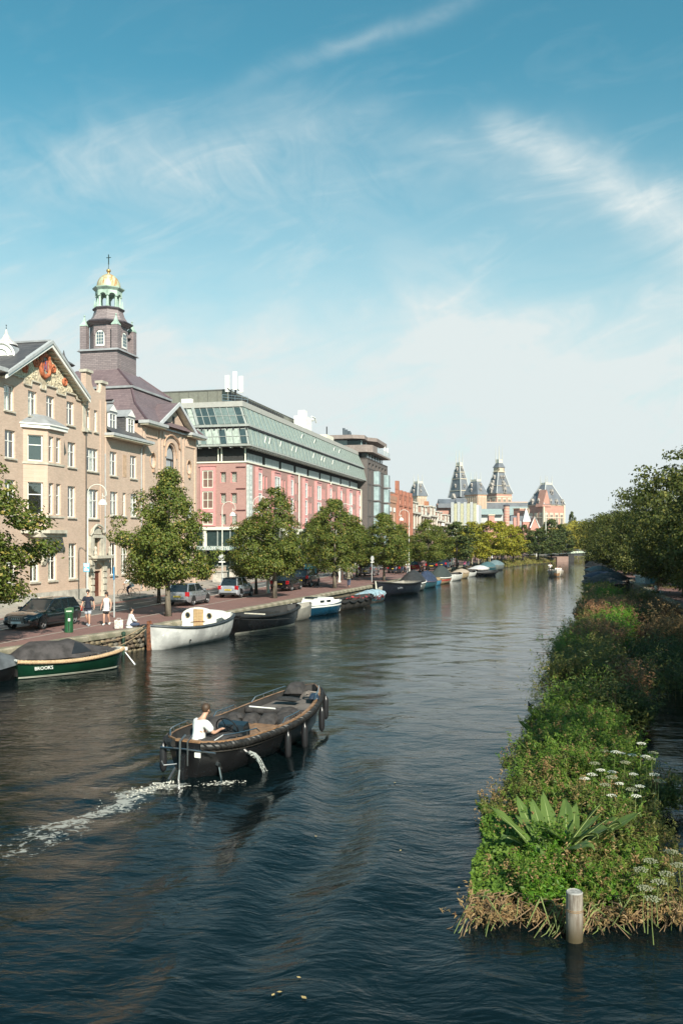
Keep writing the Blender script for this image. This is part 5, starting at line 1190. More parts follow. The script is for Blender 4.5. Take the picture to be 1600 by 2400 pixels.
for k in range(6):
    mb = MB(); w_, h_ = random.uniform(.30, .44), random.uniform(.19, .26); n = 7
    ang = sorted([2 * math.pi * (i + random.uniform(-.25, .25)) / n for i in range(n)])
    o1 = [(w_ / 2 * math.copysign(abs(math.cos(a)) ** .6, math.cos(a)), h_ / 2 * math.copysign(abs(math.sin(a)) ** .6, math.sin(a))) for a in ang]
    vs = [(p[0], .05, p[1]) for p in o1] + [(p[0] * .82, -.05, p[1] * .8) for p in o1] + [(0, -.07 - random.uniform(0, .02), 0)]
    mb.add(vs, [(i, (i + 1) % n, n + (i + 1) % n, n + i) for i in range(n)] + [(n + i, n + (i + 1) % n, 2 * n) for i in range(n)]); smesh.append(mb.mesh('stone', rubble_m[k % 3]))
cnt = 0
for r_ in range(4):
    for x, y, d in along(QL, 31.5 + .17 * r_, 58, .385):
        if cnt >= 290: break
        z = .70 - .24 * r_
        link('stone', random.choice(smesh), qw, (x + .03, y, z + random.uniform(-.03, .03)), (random.uniform(-.1, .1), random.uniform(-.25, .25), math.atan2(d.y, d.x)), (1, 1, 1)); cnt += 1
rw = tag(wall_mb(QR, -1.5, QZ + .04, False).build('right_quay_wall', old_wall), kind='structure')
for x, y, d in along(QR, 10, 110, 1.17):
    link('coping_stone', random.choice(cmesh), rw, (x, y, QZ + .03 + random.uniform(-.012, .012)), (0, 0, math.atan2(d.y, d.x) + 0.0))
# grass banks by the bridge
# ================================================================ bridge
br = thing('bridge', 'low flat bridge with railings, pale green beam and brick abutment across the canal', 'bridge', (0, 0, 0))
A0, A1 = Vector((46.5, 216, 0)), Vector((82, 219, 0)); bd = (A1 - A0).normalized(); bn = Vector((-bd.y, bd.x, 0)); BL = (A1 - A0).length
dk = MB(); N_ = 14
def bz(t): return 1.35 + .75 * math.sin(math.pi * min(1, t * .62 + .12))
rows = []
for i in range(N_ + 1):
    t_ = i / N_; p = A0 + bd * BL * t_; z = bz(t_); rows.append([(p.x, p.y, z - .45), (p.x, p.y, z), (p.x + bn.x * 9, p.y + bn.y * 9, z), (p.x + bn.x * 9, p.y + bn.y * 9, z - .45)])
dk.grid(rows, closed=True); dk.build('deck', mat('concrete', (.30, .28, .25), .8, var=.2), br)
fc = MB()
rows = []
for i in range(N_ + 1):
    t_ = i / N_; p = A0 + bd * BL * t_ - bn * .05; z = bz(t_); rows.append([(p.x, p.y, z - .42 - .35 * abs(math.cos(math.pi * t_ * 2.2))), (p.x, p.y, z - .1)])
fc.grid(rows); fc.build('dark_girder', mat('dark_girder', (.035, .04, .04), .6), br)
rl = MB()
for i in range(60):
    t_ = i / 59; p = A0 + bd * BL * t_; z = bz(t_); rl.tube([(p.x, p.y, z), (p.x, p.y, z + 1.0)], .03, 4)
for h_ in (.5, 1.0): rl.tube([tuple((A0 + bd * BL * i / 12).to_tuple()[:2]) + (bz(i / 12) + h_,) for i in range(13)], .035, 4)
rl.build('railing', mat('green_rail', (.05, .09, .08), .5), br)['kind'] = 'stuff'
bm_ = MB(); rows = []
for i in range(9):
    t_ = .22 + .42 * i / 8; p = A0 + bd * BL * t_ - bn * .3; z = bz(t_); rows.append([(p.x, p.y, z + .10), (p.x, p.y - .12, z + .10), (p.x, p.y - .12, z + .62), (p.x, p.y, z + .62)])
bm_.grid(rows, closed=True); bm_.build('pale_green_beam', mat('pale_green', (.50, .58, .46), .5), br)
for t_ in (.22, .65):
    p = A0 + bd * BL * t_; MB().box(p.x - .15, p.y - .4, bz(t_), p.x + .15, p.y, bz(t_) + 2.4).build('white_post', white_paint, br)
for px in (1335.5, 1399):
    p = P(px, 1300, 216); MB().prism([(p.x - .75, p.y - .6), (p.x + .75, p.y - .6), (p.x + .9, p.y + 8), (p.x - .9, p.y + 8)], -1, 1.75, 'z').build('pier', mat('dark_pier', (.03, .03, .03), .8), br)
a_ = G(1302, 1318); MB().prism([(a_.x, a_.y - 1), (P(1331, 0, 214).x, 214), (P(1331, 0, 222).x, 223), (a_.x - 6, 222)], -1, 1.3, 'z').build('abutment', brick('abutment', (.34, .22, .18), (.30, .19, .16), (.2, .15, .12), bw=.6, bh=.2), br)
# ================================================================ foliage
def leaves(pos, nrm, size, asp=.55, rng=RNG, fold=.18):
    """one folded leaf (a quad) per position; returns coordinates and quads"""
    n = len(pos)
    nrm = nrm / (np.linalg.norm(nrm, axis=1, keepdims=True) + 1e-9)
    r = rng.normal(size=(n, 3)); t = r - (r * nrm).sum(1, keepdims=True) * nrm; t /= (np.linalg.norm(t, axis=1, keepdims=True) + 1e-9)
    b = np.cross(nrm, t); s = (size * rng.uniform(.7, 1.35, n))[:, None] if np.isscalar(size) else size[:, None]
    w = s * asp
    p0 = pos - t * s * .5; p2 = pos + t * s * .5; l = pos + b * w * .5 + nrm * s * fold; q = pos - b * w * .5 + nrm * s * fold
    co = np.stack([p0, l, p2, q], 1).reshape(-1, 3); return co, np.arange(n * 4).reshape(n, 4)
def crown_mesh(name, n, H, Rw, m, seed, leaf=.2, clumps=110, shape='ovate', flat=.75, top=1.0):
    """foliage as leaf clumps spread through an uneven crown; base of the crown at z=0, height H, half width Rw"""
    rng = np.random.default_rng(seed); P_ = []; Nn = []
    def rad(h):                      # profile
        if shape == 'ovate': return np.where(h < .32, .62 + .38 * np.sin(h / .32 * np.pi / 2), np.cos((h - .32) / .68 * np.pi / 2) ** .75)
        return np.sqrt(np.maximum(0, 1 - (2 * h - 1) ** 2)) ** .8
    ph = rng.uniform(0, 6.28, 4)
    hs_ = rng.uniform(0.02, .97, clumps) ** .92; an = rng.uniform(0, 2 * np.pi, clumps)
    lump = 1 + .32 * np.sin(3 * an + ph[0] + 5 * hs_) + .15 * np.sin(5 * an + ph[1] - 7 * hs_) + .1 * np.sin(2 * an + ph[2] + 11 * hs_)
    rr = rad(hs_) * Rw * lump * rng.uniform(.30, 1.0, clumps) ** .55
    C = np.stack([rr * np.cos(an), rr * np.sin(an), hs_ * H], 1)
    cr = rng.uniform(.34, .75, clumps) * (Rw / 2.5) * (1.15 - .55 * hs_)
    wts = cr ** 2; cnt = (n * wts / wts.sum()).astype(int)
    for c, r, k in zip(C, cr, cnt):
        if k < 3: continue
        d = rng.normal(size=(k, 3)); d /= np.linalg.norm(d, axis=1, keepdims=True); d[:, 2] *= flat
        q = rng.uniform(.35, 1.0, k) ** .45
        stray = rng.random(k) < .14; q[stray] *= rng.uniform(1.1, 1.75, stray.sum())
        out = np.array([c[0], c[1], 0]); out = out / (np.linalg.norm(out) + .3)
        P_.append(c + d * (r * q)[:, None]); Nn.append(d * .8 + out * .35 + np.array([0, 0, .55]) + rng.normal(size=(k, 3)) * .45)
    co, fq = leaves(np.vstack(P_), np.vstack(Nn), leaf, .6, rng); return fast_mesh(name, co, fq, m)
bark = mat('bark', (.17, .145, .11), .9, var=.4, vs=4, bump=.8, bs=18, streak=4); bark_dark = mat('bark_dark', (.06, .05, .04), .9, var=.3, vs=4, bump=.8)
def trunk_mesh(name, H, r, crownH, Rw, seed, m=None):
    random.seed(seed); mb = MB(); lean = random.uniform(-.1, .1)
    top = H + crownH * .8
    path = [(lean * k / 6, .05 * math.sin(k), top * k / 6 - (.1 if k == 0 else 0)) for k in range(7)]
    mb.tube(path, [r * 1.5, r, r * .85, r * .65, r * .45, r * .28, r * .08], 8)
    for i in range(13):
        h = H * .92 + crownH * .72 * i / 13; a = i * 2.4 + random.uniform(-.3, .3); L = Rw * (1 - .6 * i / 13) * random.uniform(.7, .95)
        x0 = lean * h / top; p = [(x0, 0, h)]
        for k in range(1, 5): p.append((x0 + math.cos(a) * L * k / 4, math.sin(a) * L * k / 4, h + L * .55 * (k / 4) ** .8 + random.uniform(-.08, .08)))
        mb.tube(p, [r * .42 * (1 - .5 * i / 13), r * .3, r * .2, r * .12, r * .05], 5)
    return mb.mesh(name, m or bark, True)
linden = leaf_mat('linden_leaf', (.070, .108, .018), (.155, .18, .03), (.33, .26, .06), trans=.30)
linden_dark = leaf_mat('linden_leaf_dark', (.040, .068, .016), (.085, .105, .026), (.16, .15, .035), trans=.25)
yellowing = leaf_mat('yellowing_leaf', (.20, .22, .02), (.34, .30, .03), (.45, .34, .04), trans=.35)
yellow_l = leaf_mat('yellow_leaf', (.30, .28, .04), (.42, .35, .06), (.20, .20, .04), trans=.35, patch=.25)
elm = leaf_mat('elm_leaf', (.050, .072, .013), (.115, .125, .026), (.20, .19, .045), trans=.28, patch=.35)
CR = [crown_mesh('crown', 27000, 7.0, 2.5, linden, 100 + k, .15, 200) for k in range(3)]
CRF = [crown_mesh('crown', 5500, 7.0, 2.5, linden_dark, 200 + k, .30, 110) for k in range(2)]
CRY = [crown_mesh('crown', 6000, 7.0, 2.7, yellowing, 300 + k, .30, 110) for k in range(2)]
CRR = [crown_mesh('crown', 27000, 9.5, 4.6, elm, 400 + k, .235, 300, 'round', .5) for k in range(3)]
CRB = [crown_mesh('crown', 9000, 9.0, 4.2, yellow_l, 500 + k, .42, 150, 'round', .7) for k in range(2)]
TR = [trunk_mesh('trunk', 2.2, .15, 7.0, 2.4, 40 + k) for k in range(3)]; TRD = trunk_mesh('trunk', 2.2, .15, 7.0, 2.4, 44, bark_dark)
TRR = [trunk_mesh('trunk', 2.6, .22, 9.0, 4.4, 50 + k) for k in range(2)]
def tree(x, y, crown, trunk, s, cs, rz, label, z=QZ, cz=1.9, group=None, sz=1.0, name='street_tree'):
    t = thing(name, label, 'tree', (x, y, z), rz, group)
    link('trunk', trunk, t, scale=(s, s, s * sz)); link('crown', crown, t, (0, 0, cz * s), scale=(cs, cs, s * sz)); return t
gl_ = 'street trees along the left quay'
L_ = [(-15.5, 36.6, .94, 1.22, .3, 'leafy street tree cut off by the left edge, its branches over the dark estate car'),
      (-9.95, 51.6, .97, .92, 1.9, 'tall green street tree in front of the chapel, nearest whole tree on the left quay'),
      (-5.0, 67.2, .95, .92, 4.0, 'round green street tree before the red hotel corner with a pale sunlit trunk'),
      (-.6, 80.6, .92, .95, 2.2, 'green street tree beside the dark walking couple'),
      (4.5, 95.4, .82, 1.15, 5.0, 'broad street tree in front of the grey apartment block'),
      (11.3, 117.5, .80, 1.10, .9, 'street tree in front of the crenellated brick house')]
for i, (x, y, s, cs, rz, lab) in enumerate(L_): tree(x, y, CR[i % 3], TR[i % 3], s, cs, rz, lab, group=gl_, cz=1.75)
B_ = [(-12.6, 62.0, .72, .80, 2.5, 'smaller street tree on the road side behind the tree at the chapel'), (-6.9, 72.6, .72, .95, .4, 'shorter street tree with a dark trunk behind the silver hatchback'), (-2.5, 88.2, .75, .95, 3.0, 'road side street tree with a dark trunk near the parked black cars'), (1.8, 104.5, .72, 1.0, 1.0, 'dark trunked street tree beside the grey parked car'), (8.0, 128, .74, 1.0, 2.0, 'dark street tree on the road side before the terrace')]
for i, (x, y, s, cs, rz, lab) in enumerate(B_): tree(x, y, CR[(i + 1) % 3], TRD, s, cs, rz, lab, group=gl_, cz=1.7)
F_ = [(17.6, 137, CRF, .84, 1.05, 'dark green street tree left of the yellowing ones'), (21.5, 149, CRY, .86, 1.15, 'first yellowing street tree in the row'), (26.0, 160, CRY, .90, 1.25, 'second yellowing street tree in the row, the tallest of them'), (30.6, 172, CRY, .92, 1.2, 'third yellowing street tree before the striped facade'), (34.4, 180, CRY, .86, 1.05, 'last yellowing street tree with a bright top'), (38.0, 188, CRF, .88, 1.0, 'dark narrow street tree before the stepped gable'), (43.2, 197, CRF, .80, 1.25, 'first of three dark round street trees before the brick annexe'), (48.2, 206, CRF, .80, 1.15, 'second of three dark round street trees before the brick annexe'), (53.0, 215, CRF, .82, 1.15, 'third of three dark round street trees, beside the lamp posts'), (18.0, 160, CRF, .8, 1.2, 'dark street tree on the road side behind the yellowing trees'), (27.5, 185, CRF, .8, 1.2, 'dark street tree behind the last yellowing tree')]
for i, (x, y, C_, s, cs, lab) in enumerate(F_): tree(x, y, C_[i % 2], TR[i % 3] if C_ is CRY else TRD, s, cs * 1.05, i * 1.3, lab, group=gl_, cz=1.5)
# trees beyond the bridge
for i, (px, Y, zt, w, C_, lab) in enumerate([(1292, 236, 11.0, 4.0, CRF, 'large dark green tree with yellow fringes behind the bridge lamp post'), (1272, 244, 8.8, 2.7, CRY, 'yellow green tree just left of the large dark tree by the bridge'), (1330, 262, 10.2, 4.6, CRB, 'bright yellow tree left of centre behind the bridge'), (1358, 275, 11.2, 5.2, CRB, 'pale yellow tree behind the middle of the bridge'), (1385, 290, 11.5, 5.0, CRB, 'olive yellow tree at the right end of the bridge'), (1412, 300, 12.5, 6, CRF, 'green tree behind the right bridge end'), (1310, 300, 9.5, 5, CRB, 'low yellow tree between the dark tree and the bright yellow tree')]):
    x = (px - 800) / FOC * Y; Hc = zt - 1.05 - 1.2; base = 7.0 if C_ is not CRB else 9.0; wr = 2.6 if C_ is not CRB else 4.2
    t = thing('park_tree', lab, 'tree', (x, Y, QZ), i * .9, 'trees beyond the bridge'); s = Hc / base
    link('trunk', TRD, t, scale=(s, s, s)); link('crown', C_[i % 2], t, (0, 0, 1.0), scale=(w / wr, w / wr, s))
pop = thing('conifer', 'tiny dark pointed conifer top behind the yellow trees right of the museum', 'tree', tuple(P(1339, 1263, 330))); pop.location.z = QZ
link('trunk', TRD, pop, scale=(1, 1, 1.3)); link('crown', CRF[0], pop, (0, 0, 1), scale=(.75, .75, 1.95))
hedge_pts = []
# trees along the right bank
RT = [(9, 4.2, 1.08, 'tree'), (19.5, 2.6, 1.08, 'tree'), (28.5, 3.4, 1.05, 'tree'), (37, 6.2, .8, 'tree'), (46.5, 3.7, .96, 'tall elm at the right edge nearest the camera, top branches against the sky'), (57.5, 2.6, 1.0, 'large elm on the right quay whose crown rises highest at the right edge'), (70, 2.0, .92, 'elm on the right quay above the seated person'), (83, 1.6, .84, 'elm on the right quay sloping down behind the tallest one'), (97, 1.2, .80, 'elm overhanging the moored boats on the right'), (112, .8, .76, 'lower elm behind the moored boats on the right'), (128, .8, .75, 'elm in the receding right row left of the boats overhang'), (146, .8, .76, 'distant elm in the right row near the bridge'), (166, 1, .8, 'small distant elm where the right row meets the bridge'), (190, 1, .9, 'farthest elm of the right row beside the bridge end')]
for i, (y, dx_, s, lab) in enumerate(RT):
    x = interp(QR, y) + dx_
    if lab == 'tree': lab = 'elm on the right bank just outside the frame throwing shade on the water plants'
    tree(x, y, CRR[i % 3], TRR[i % 2], s, s * (.98 if y < 110 else 1.2), i * 2.1, lab, group='elms along the right bank', cz=1.2, name='elm_tree')
for i, (y, dx_) in enumerate([(14, 9), (27, 9.5), (40, 10), (55, 11), (75, 11.5), (98, 12), (125, 12)]):
    x = interp(QR, y) + dx_; tree(x, y, CRR[(i + 1) % 3], TRR[i % 2], 1.0, 1.1, i * 1.7, ('elm of the back row on the right bank hidden behind the front row'), group='elms along the right bank', cz=1.2, name='elm_tree')
rb_ = thing('right_bank_backdrop', 'added brick block, coloured dark for shade, closing the view behind the right bank trees', 'building', (0, 0, 0))  # added block, hides the bright view under the crowns
MB().prism([(interp(QR, y) + 15, y) for y in (45, 90, 150, 200)] + [(interp(QR, y) + 25, y) for y in (200, 45)], 1, 8, 'z').build('wall', brick('shade_brick', (.16, .10, .08), (.13, .08, .07), (.1, .08, .07)), rb_)  # shade is put into the brick colour

# ---------------------------------------------------------------- water plants: patches along the right bank
def scatter_region(n, x0f, x1f, y0, y1, rng, zf):
    y = rng.uniform(y0, y1, n); t = rng.random(n); xa = np.array([x0f(v) for v in y]); xb = np.array([x1f(v) for v in y])
    x = xa + (xb - xa) * t; z = zf(x, y, t); return x, y, z, t
ISL = [(1.75, 12.6), (2.05, 13.8), (2.6, 16.6), (4.15, 21.5), (6.2, 27.7), (7.5, 32), (10.4, 41.7), (13.4, 48.7), (16.0, 58), (18.9, 69), (24.0, 87)]
wl_ = lambda v: interp(ISL, v) + (.06 + .15 * math.sin(1.7 * v) + .10 * math.sin(4.1 * v + 1)) * min(1.0, max(0.0, (v - 14) / 4)) * (1 + v / 50)
def hum(x, y): return .5 + .5 * np.sin(x * 2.3 + 1.7 * np.sin(y * 1.1)) * np.sin(y * 1.6 + x * .6)
def mound(name, y0, y1, w, h, seed):
    """soil and root mat under one patch of plants"""
    rng = np.random.default_rng(seed); rows = []; ny = int((y1 - y0) / .35) + 2
    for i in range(ny):
        y = y0 + (y1 - y0) * i / (ny - 1); e = min(1, i / 3, (ny - 1 - i) / 3) if i not in (0, ny - 1) else 0
        row = []
        for k in range(11):
            t = k / 10; s = max(0, math.sin(math.pi * t)) ** .45
            row.append((wl_(y) + w(y) * t + .06 * math.sin(y * 3 + k), y, -.25 + (h + .25) * s * min(1, e + .0) * (.8 + .3 * math.sin(y * 1.3 + k * .7))))
        rows.append(row)
    return MB().grid(rows).build(name, soil)
ivy = leaf_mat('ivy_leaf', (.06, .13, .014), (.14, .22, .025), (.16, .24, .04), trans=.3)
fern = leaf_mat('feather_leaf', (.07, .15, .018), (.14, .21, .025), (.20, .22, .05), trans=.35)
dull = leaf_mat('olive_leaf', (.07, .09, .02), (.15, .15, .035), (.26, .20, .07), trans=.3)
dry = leaf_mat('dry_leaf', (.26, .16, .07), (.36, .25, .11), (.16, .08, .04), trans=.3)
rust = leaf_mat('rusty_seedhead', (.20, .10, .05), (.30, .17, .08), (.10, .05, .03), trans=.2)
bright = leaf_mat('bright_leaf', (.06, .17, .01), (.12, .24, .02), (.18, .28, .03), trans=.35)
dockm = leaf_mat('dock_leaf', (.11, .18, .045), (.15, .22, .06), (.20, .24, .07), trans=.35, rough=.4)
reed = mat('root_brown', (.20, .13, .07), .9, var=.4); reed2 = mat('stem_green', (.16, .20, .06), .7, var=.3)
def cover(name, label, y0, y1, t0, t1, w, zf, n, size, asp, m, seed, spiky=0.0, cat='plants', up=1.0, thick=.18):
    rng = np.random.default_rng(seed); y = rng.uniform(y0, y1, n); t = rng.uniform(t0, t1, n)
    x = np.array([wl_(v) + w(v) * tt for v, tt in zip(y, t)])
    base = zf(t, y); z = base * rng.uniform(.25, 1.0, n) ** .4 + hum(x * 1.5, y * 1.5) * thick + rng.normal(0, .03, n)
    nr = np.stack([rng.normal(0, .55, n) - .25 * (t < .25), rng.normal(0, .55, n) - .35, np.full(n, up)], 1)
    co, fq = leaves(np.stack([x, y, z], 1), nr, size, asp, rng); o = link(name, fast_mesh(name, co, fq, m)); tag(o, label, cat, kind='stuff'); return o
def sprays(n, x, y, z, h, m_leaf, m_stem, rng, nl=26, ls=.07, asp=.3, lean=.25, leafy=.25):
    """stems with leaflets on both sides; returns coordinates of leaflets"""
    P_ = []; N_ = []; h0_ = h
    for i in range(n):
        h = h0_ * (.5 + .85 * hum(x[i] * 1.7 + ls * 90, y[i] * 1.3 - ls * 70)); d = np.array([rng.normal(0, lean), rng.normal(0, lean) - .08, 1.0]); hh = h * rng.uniform(.6, 1.25)
        t = rng.uniform(leafy, 1.0, nl); q = np.array([x[i], y[i], z[i]]) + d * (t * hh)[:, None] + np.array([d[0], d[1], -.3]) * (t ** 2 * hh * .35)[:, None]
        q += rng.normal(0, 1, (nl, 3)) * (.11 * hh * (1.25 - t))[:, None]
        P_.append(q); N_.append(np.tile([0, -.3, 1.0], (nl, 1)) + rng.normal(0, .5, (nl, 3)))
    return leaves(np.vstack(P_), np.vstack(N_), ls, asp, rng)
def spray_patch(name, label, y0, y1, t0, t1, w, zf, n, h, ls, m, seed, nl=26, asp=.3, lean=.25, cat='plants', leafy=.2):
    rng = np.random.default_rng(seed); y = rng.uniform(y0, y1, n); t = rng.uniform(t0, t1, n); x = np.array([wl_(v) + w(v) * tt for v, tt in zip(y, t)])
    co, fq = sprays(n, x, y, zf(t, y), h, m, None, rng, nl, ls, asp, lean, leafy); o = link(name, fast_mesh(name, co, fq, m)); tag(o, label, cat, kind='stuff'); return o
w1_ = lambda v: 3.1 if v < 20 else max(2.3, 3.1 - .11 * (v - 20))
def zz1(t, y):
    x = np.interp(y, [p[1] for p in ISL], [p[0] for p in ISL]) + t * 3.0
    return (.06 + (.16 + .42 * hum(x * .9, y * .8)) * np.sin(np.pi * np.clip(t, .04, .98)) ** .6) * np.clip((y - 12.5) / 1.6, .25, 1) * (1 - .9 * np.exp(-((x - 3.7) / .85) ** 2 - ((y - 14.35) / .75) ** 2))
tag(mound('plant_bed_soil', 12.9, 27.4, w1_, .32, 1), kind='structure')
cover('creeping_plants', 'rounded bright green creeping leaves at the left front edge of the nearest plant bed', 13.3, 17.6, -.02, .32, w1_, zz1, 11000, .062, .85, ivy, 2)
spray_patch('feathery_plants', 'feathery bright green plants around the big dock on the nearest bed', 13.0, 19.5, .2, .9, w1_, zz1, 700, .42, .075, fern, 3, nl=34)
spray_patch('feathery_plants', 'dense feathery green plants in the middle of the nearest bed', 18.5, 27.2, .02, .95, w1_, zz1, 1300, .58, .085, fern, 4, nl=34)
spray_patch('olive_plants', 'dull olive and straw coloured plants at the right front of the nearest bed', 12.8, 17.5, .5, 1.05, w1_, zz1, 800, .40, .07, dull, 5, nl=24, asp=.25)
spray_patch('olive_plants', 'olive green patches along the water edge of the nearest bed', 17.0, 27.0, -.04, .4, w1_, zz1, 900, .34, .07, dull, 6, nl=22)
cover('creeping_plants', 'low round leaves under the white flowers of the nearest bed', 17.5, 27, .0, 1.0, w1_, zz1, 6000, .07, .7, dull, 7)
spray_patch('dry_plants', 'dry tan seed heads scattered on the nearest bed', 13.0, 26.5, .0, 1.0, w1_, zz1, 330, .55, .05, dry, 8, nl=26, asp=.4, leafy=.4)
spray_patch('bright_plants', 'vivid green feathery sprigs in front of the big dock', 12.9, 15.0, .25, .75, w1_, zz1, 350, .32, .075, bright, 9, nl=28)
spray_patch('dry_plants', 'pale straw and brown litter hanging over the front edge of the nearest bed', 12.55, 13.4, .0, 1.05, w1_, lambda t, y: .08 + 0 * t, 420, .22, .08, dry, 10, nl=14, asp=.22, lean=.6)
# roots and dead stalks hanging into the water at the front
rng = np.random.default_rng(12); mb = MB(); mg = MB()
for i in range(260):
    t = rng.random(); x = 1.85 + 3.0 * t; y = 12.8 + .2 * math.sin(x * 3.3) + rng.uniform(-.1, .35); z = rng.uniform(.05, .34); dx_ = rng.normal(-.05, .22); L = rng.uniform(.08, .3) + .25 * rng.random() ** 3
    (mb if rng.random() < .75 else mg).tube([(x, y, z), (x + dx_ * .5, y - .14, z + rng.uniform(-.05, .05)), (x + dx_, y - .26 - .1 * rng.random(), z - L * .6), (x + dx_ * 1.3, y - .3, max(-.08, z - L))], [.008, .009, .007, .004], 3)
for i in range(26):
    x = rng.uniform(1.9, 4.7); z = rng.uniform(.1, .35); a = rng.uniform(-2.6, -.5); L = rng.uniform(.4, .9)
    mg.tube([(x, 13.0, z), (x + L * .4 * math.cos(a), 12.75, z + .08), (x + L * math.cos(a), 12.75 - L * .5, z - .18)], [.014, .012, .005], 4)
tag(mb.build('hanging_roots', reed), 'tangle of brown roots and dead stalks hanging at the front of the nearest bed', 'roots', kind='stuff'); tag(mg.build('green_stalks', reed2), 'loose yellow green stalks drooping towards the water at the bed front', 'stalks', kind='stuff')
# big dock: every leaf a part
dk_ = thing('dock_plant', 'big dock plant with long upright light green leaves in the middle of the nearest bed', 'plant', (3.72, 14.75, .22))
def big_leaf(L, W, bend, seed, droop=0.0):
    rng = random.Random(seed); rows = []; n = 10
    for i in range(n + 1):
        t = i / n; wv = W * (math.sin(math.pi * min(1, .08 + t * .92)) ** .8) * (1 if t > .06 else .3); a = bend * t * t + droop * t
        y = L * t * math.cos(a * .6); z = L * t * math.sin(max(-.5, 1.25 - a)) ; rf = .02 * math.sin(t * 14 + seed)
        rows.append([(-wv / 2, y * .55, z + .06 * wv * 3 + rf), (-wv / 4, y * .55, z + .02), (0, y * .55, z), (wv / 4, y * .55, z + .02), (wv / 2, y * .55, z + .06 * wv * 3 - rf)])
    mb = MB().grid(rows); rib = [(0, r[2][1], r[2][2] - .004) for r in rows]; mb.tube(rib, [.011 * (1 - .08 * i) for i in range(n + 1)], 4, m=1); return mb.mesh('leaf', [dockm, mat('leaf_rib', (.30, .36, .14), .5)], True)
LM = [big_leaf(.85, .17, .35, 1), big_leaf(.7, .15, .8, 2), big_leaf(.95, .19, .15, 3), big_leaf(.65, .16, 1.2, 4, .3), big_leaf(.8, .18, .6, 5)]
random.seed(14)
for i in range(40):
    a = -math.pi / 2 + random.gauss(0, 1.2) if i < 16 else random.uniform(0, 6.28); lean = random.uniform(.0, .55)
    link('leaf', LM[i % 5], dk_, (random.uniform(-.42, .42), random.uniform(-.2, .25), random.uniform(-.1, .05)), (-lean * .9, random.uniform(-.25, .25), a + random.uniform(-.4, .4) - math.pi / 2 + math.pi), (random.uniform(1.1, 1.6),) * 3)
for (x, y, z, lab, s) in ((4.9, 22.6, .5, 'single broad pale leaf plant near the upper left edge of the white flowers', .8), (4.55, 21.4, .35, 'arching yellow green dock leaf over the water at the left edge of the nearest bed', .7)):
    t = thing('dock_plant', lab, 'plant', (x, y, z))
    for k in range(3): link('leaf', LM[(k + 1) % 5], t, (0, 0, 0), (-.3 * k, .3, 1.6 + k * .8), (s, s, s))
# white umbels
umb_m = mat('white_umbel', (.66, .66, .56), .8, var=.2); umb_old = mat('faded_umbel', (.24, .25, .16), .85, var=.3)
def umbel_mesh(seed, m):
    r_ = random.Random(seed); st = MB(); fl = MB(); H_ = r_.uniform(.55, .75)
    st.tube([(0, 0, 0), (.03, 0, H_ * .5), (.01, -.02, H_)], [.009, .007, .005], 4)
    for k in range(26):
        a = k * 2.4 + r_.uniform(-.2, .2); q = .115 * math.sqrt((k + .5) / 26); p = (q * math.cos(a), -.02 + q * math.sin(a), H_ + .075 - q * .32)
        st.tube([(.01, -.02, H_), p], .0025, 3); fl.ball(p, (r_.uniform(.012, .018),) * 2 + (.011,), 6)
    return st.mesh('stem', reed2), fl.mesh('flower_head', m)
UM = [umbel_mesh(k, umb_m if k < 3 else umb_old) for k in range(5)]
spots = [(1455, 1752), (1478, 1748), (1440, 1760), (1415, 1748), (1395, 1780), (1408, 1790), (1432, 1786), (1500, 1740), (1528, 1752), (1465, 1778), (1485, 1800), (1370, 1800), (1385, 1812), (1415, 1825), (1432, 1812), (1452, 1822), (1500, 1818), (1532, 1812), (1540, 1816), (1478, 1840), (1490, 1850), (1435, 1840), (1512, 1770), (1524, 1765)]
rel_ = ['highest in the white flower group', 'beside the highest ones', 'in the upper left of the white flowers', 'at the upper left fringe', 'in the middle left of the flowers', 'just below the middle left flower', 'at the centre of the flowers', 'at the upper right', 'farthest right of the upper ones', 'right of the centre', 'below right of the centre', 'at the far left of the group', 'next to the far left one', 'low left of the centre', 'low near the centre', 'low at the centre right', 'low at the right', 'far right low', 'paired with the far right low one', 'lowest right', 'last at the lower right', 'lowest left', 'faded, upper right of centre', 'faded, beside the right fringe']
for i, (px, py) in enumerate(spots):
    p = G(px, py, 1.05 + .1 * (i % 3)); t = thing('umbel_plant', 'white umbel flower on a thin stalk, ' + rel_[i], 'flower', (p.x, p.y, p.z - .68), i * 1.1, 'white umbel flowers on the nearest bed')
    s, f = UM[i % 5]; sc_ = .74 + .05 * (i % 5); link('stem', s, t, scale=(sc_, sc_, sc_)); link('flower_head', f, t, scale=(sc_, sc_, sc_))
rng = np.random.default_rng(31)
for i, (px, py) in enumerate([(1500, 2030), (1520, 2010), (1540, 2060), (1510, 2075), (1530, 2100), (1575, 1990), (1590, 2020), (1560, 2040)]):
    p = G(px, py, .75); t = thing('umbel_plant', 'faded grey green umbel among the straw plants at the right front, ' + ('leftmost', 'upper left', 'middle', 'lower left', 'lowest', 'upper right', 'rightmost', 'between the right ones')[i], 'flower', (p.x, p.y, .1), i * .9, 'faded umbels at the bed front'); s, f = UM[3 + i % 2]; link('stem', s, t, scale=(.95,) * 3); link('flower_head', f, t, scale=(.95,) * 3)
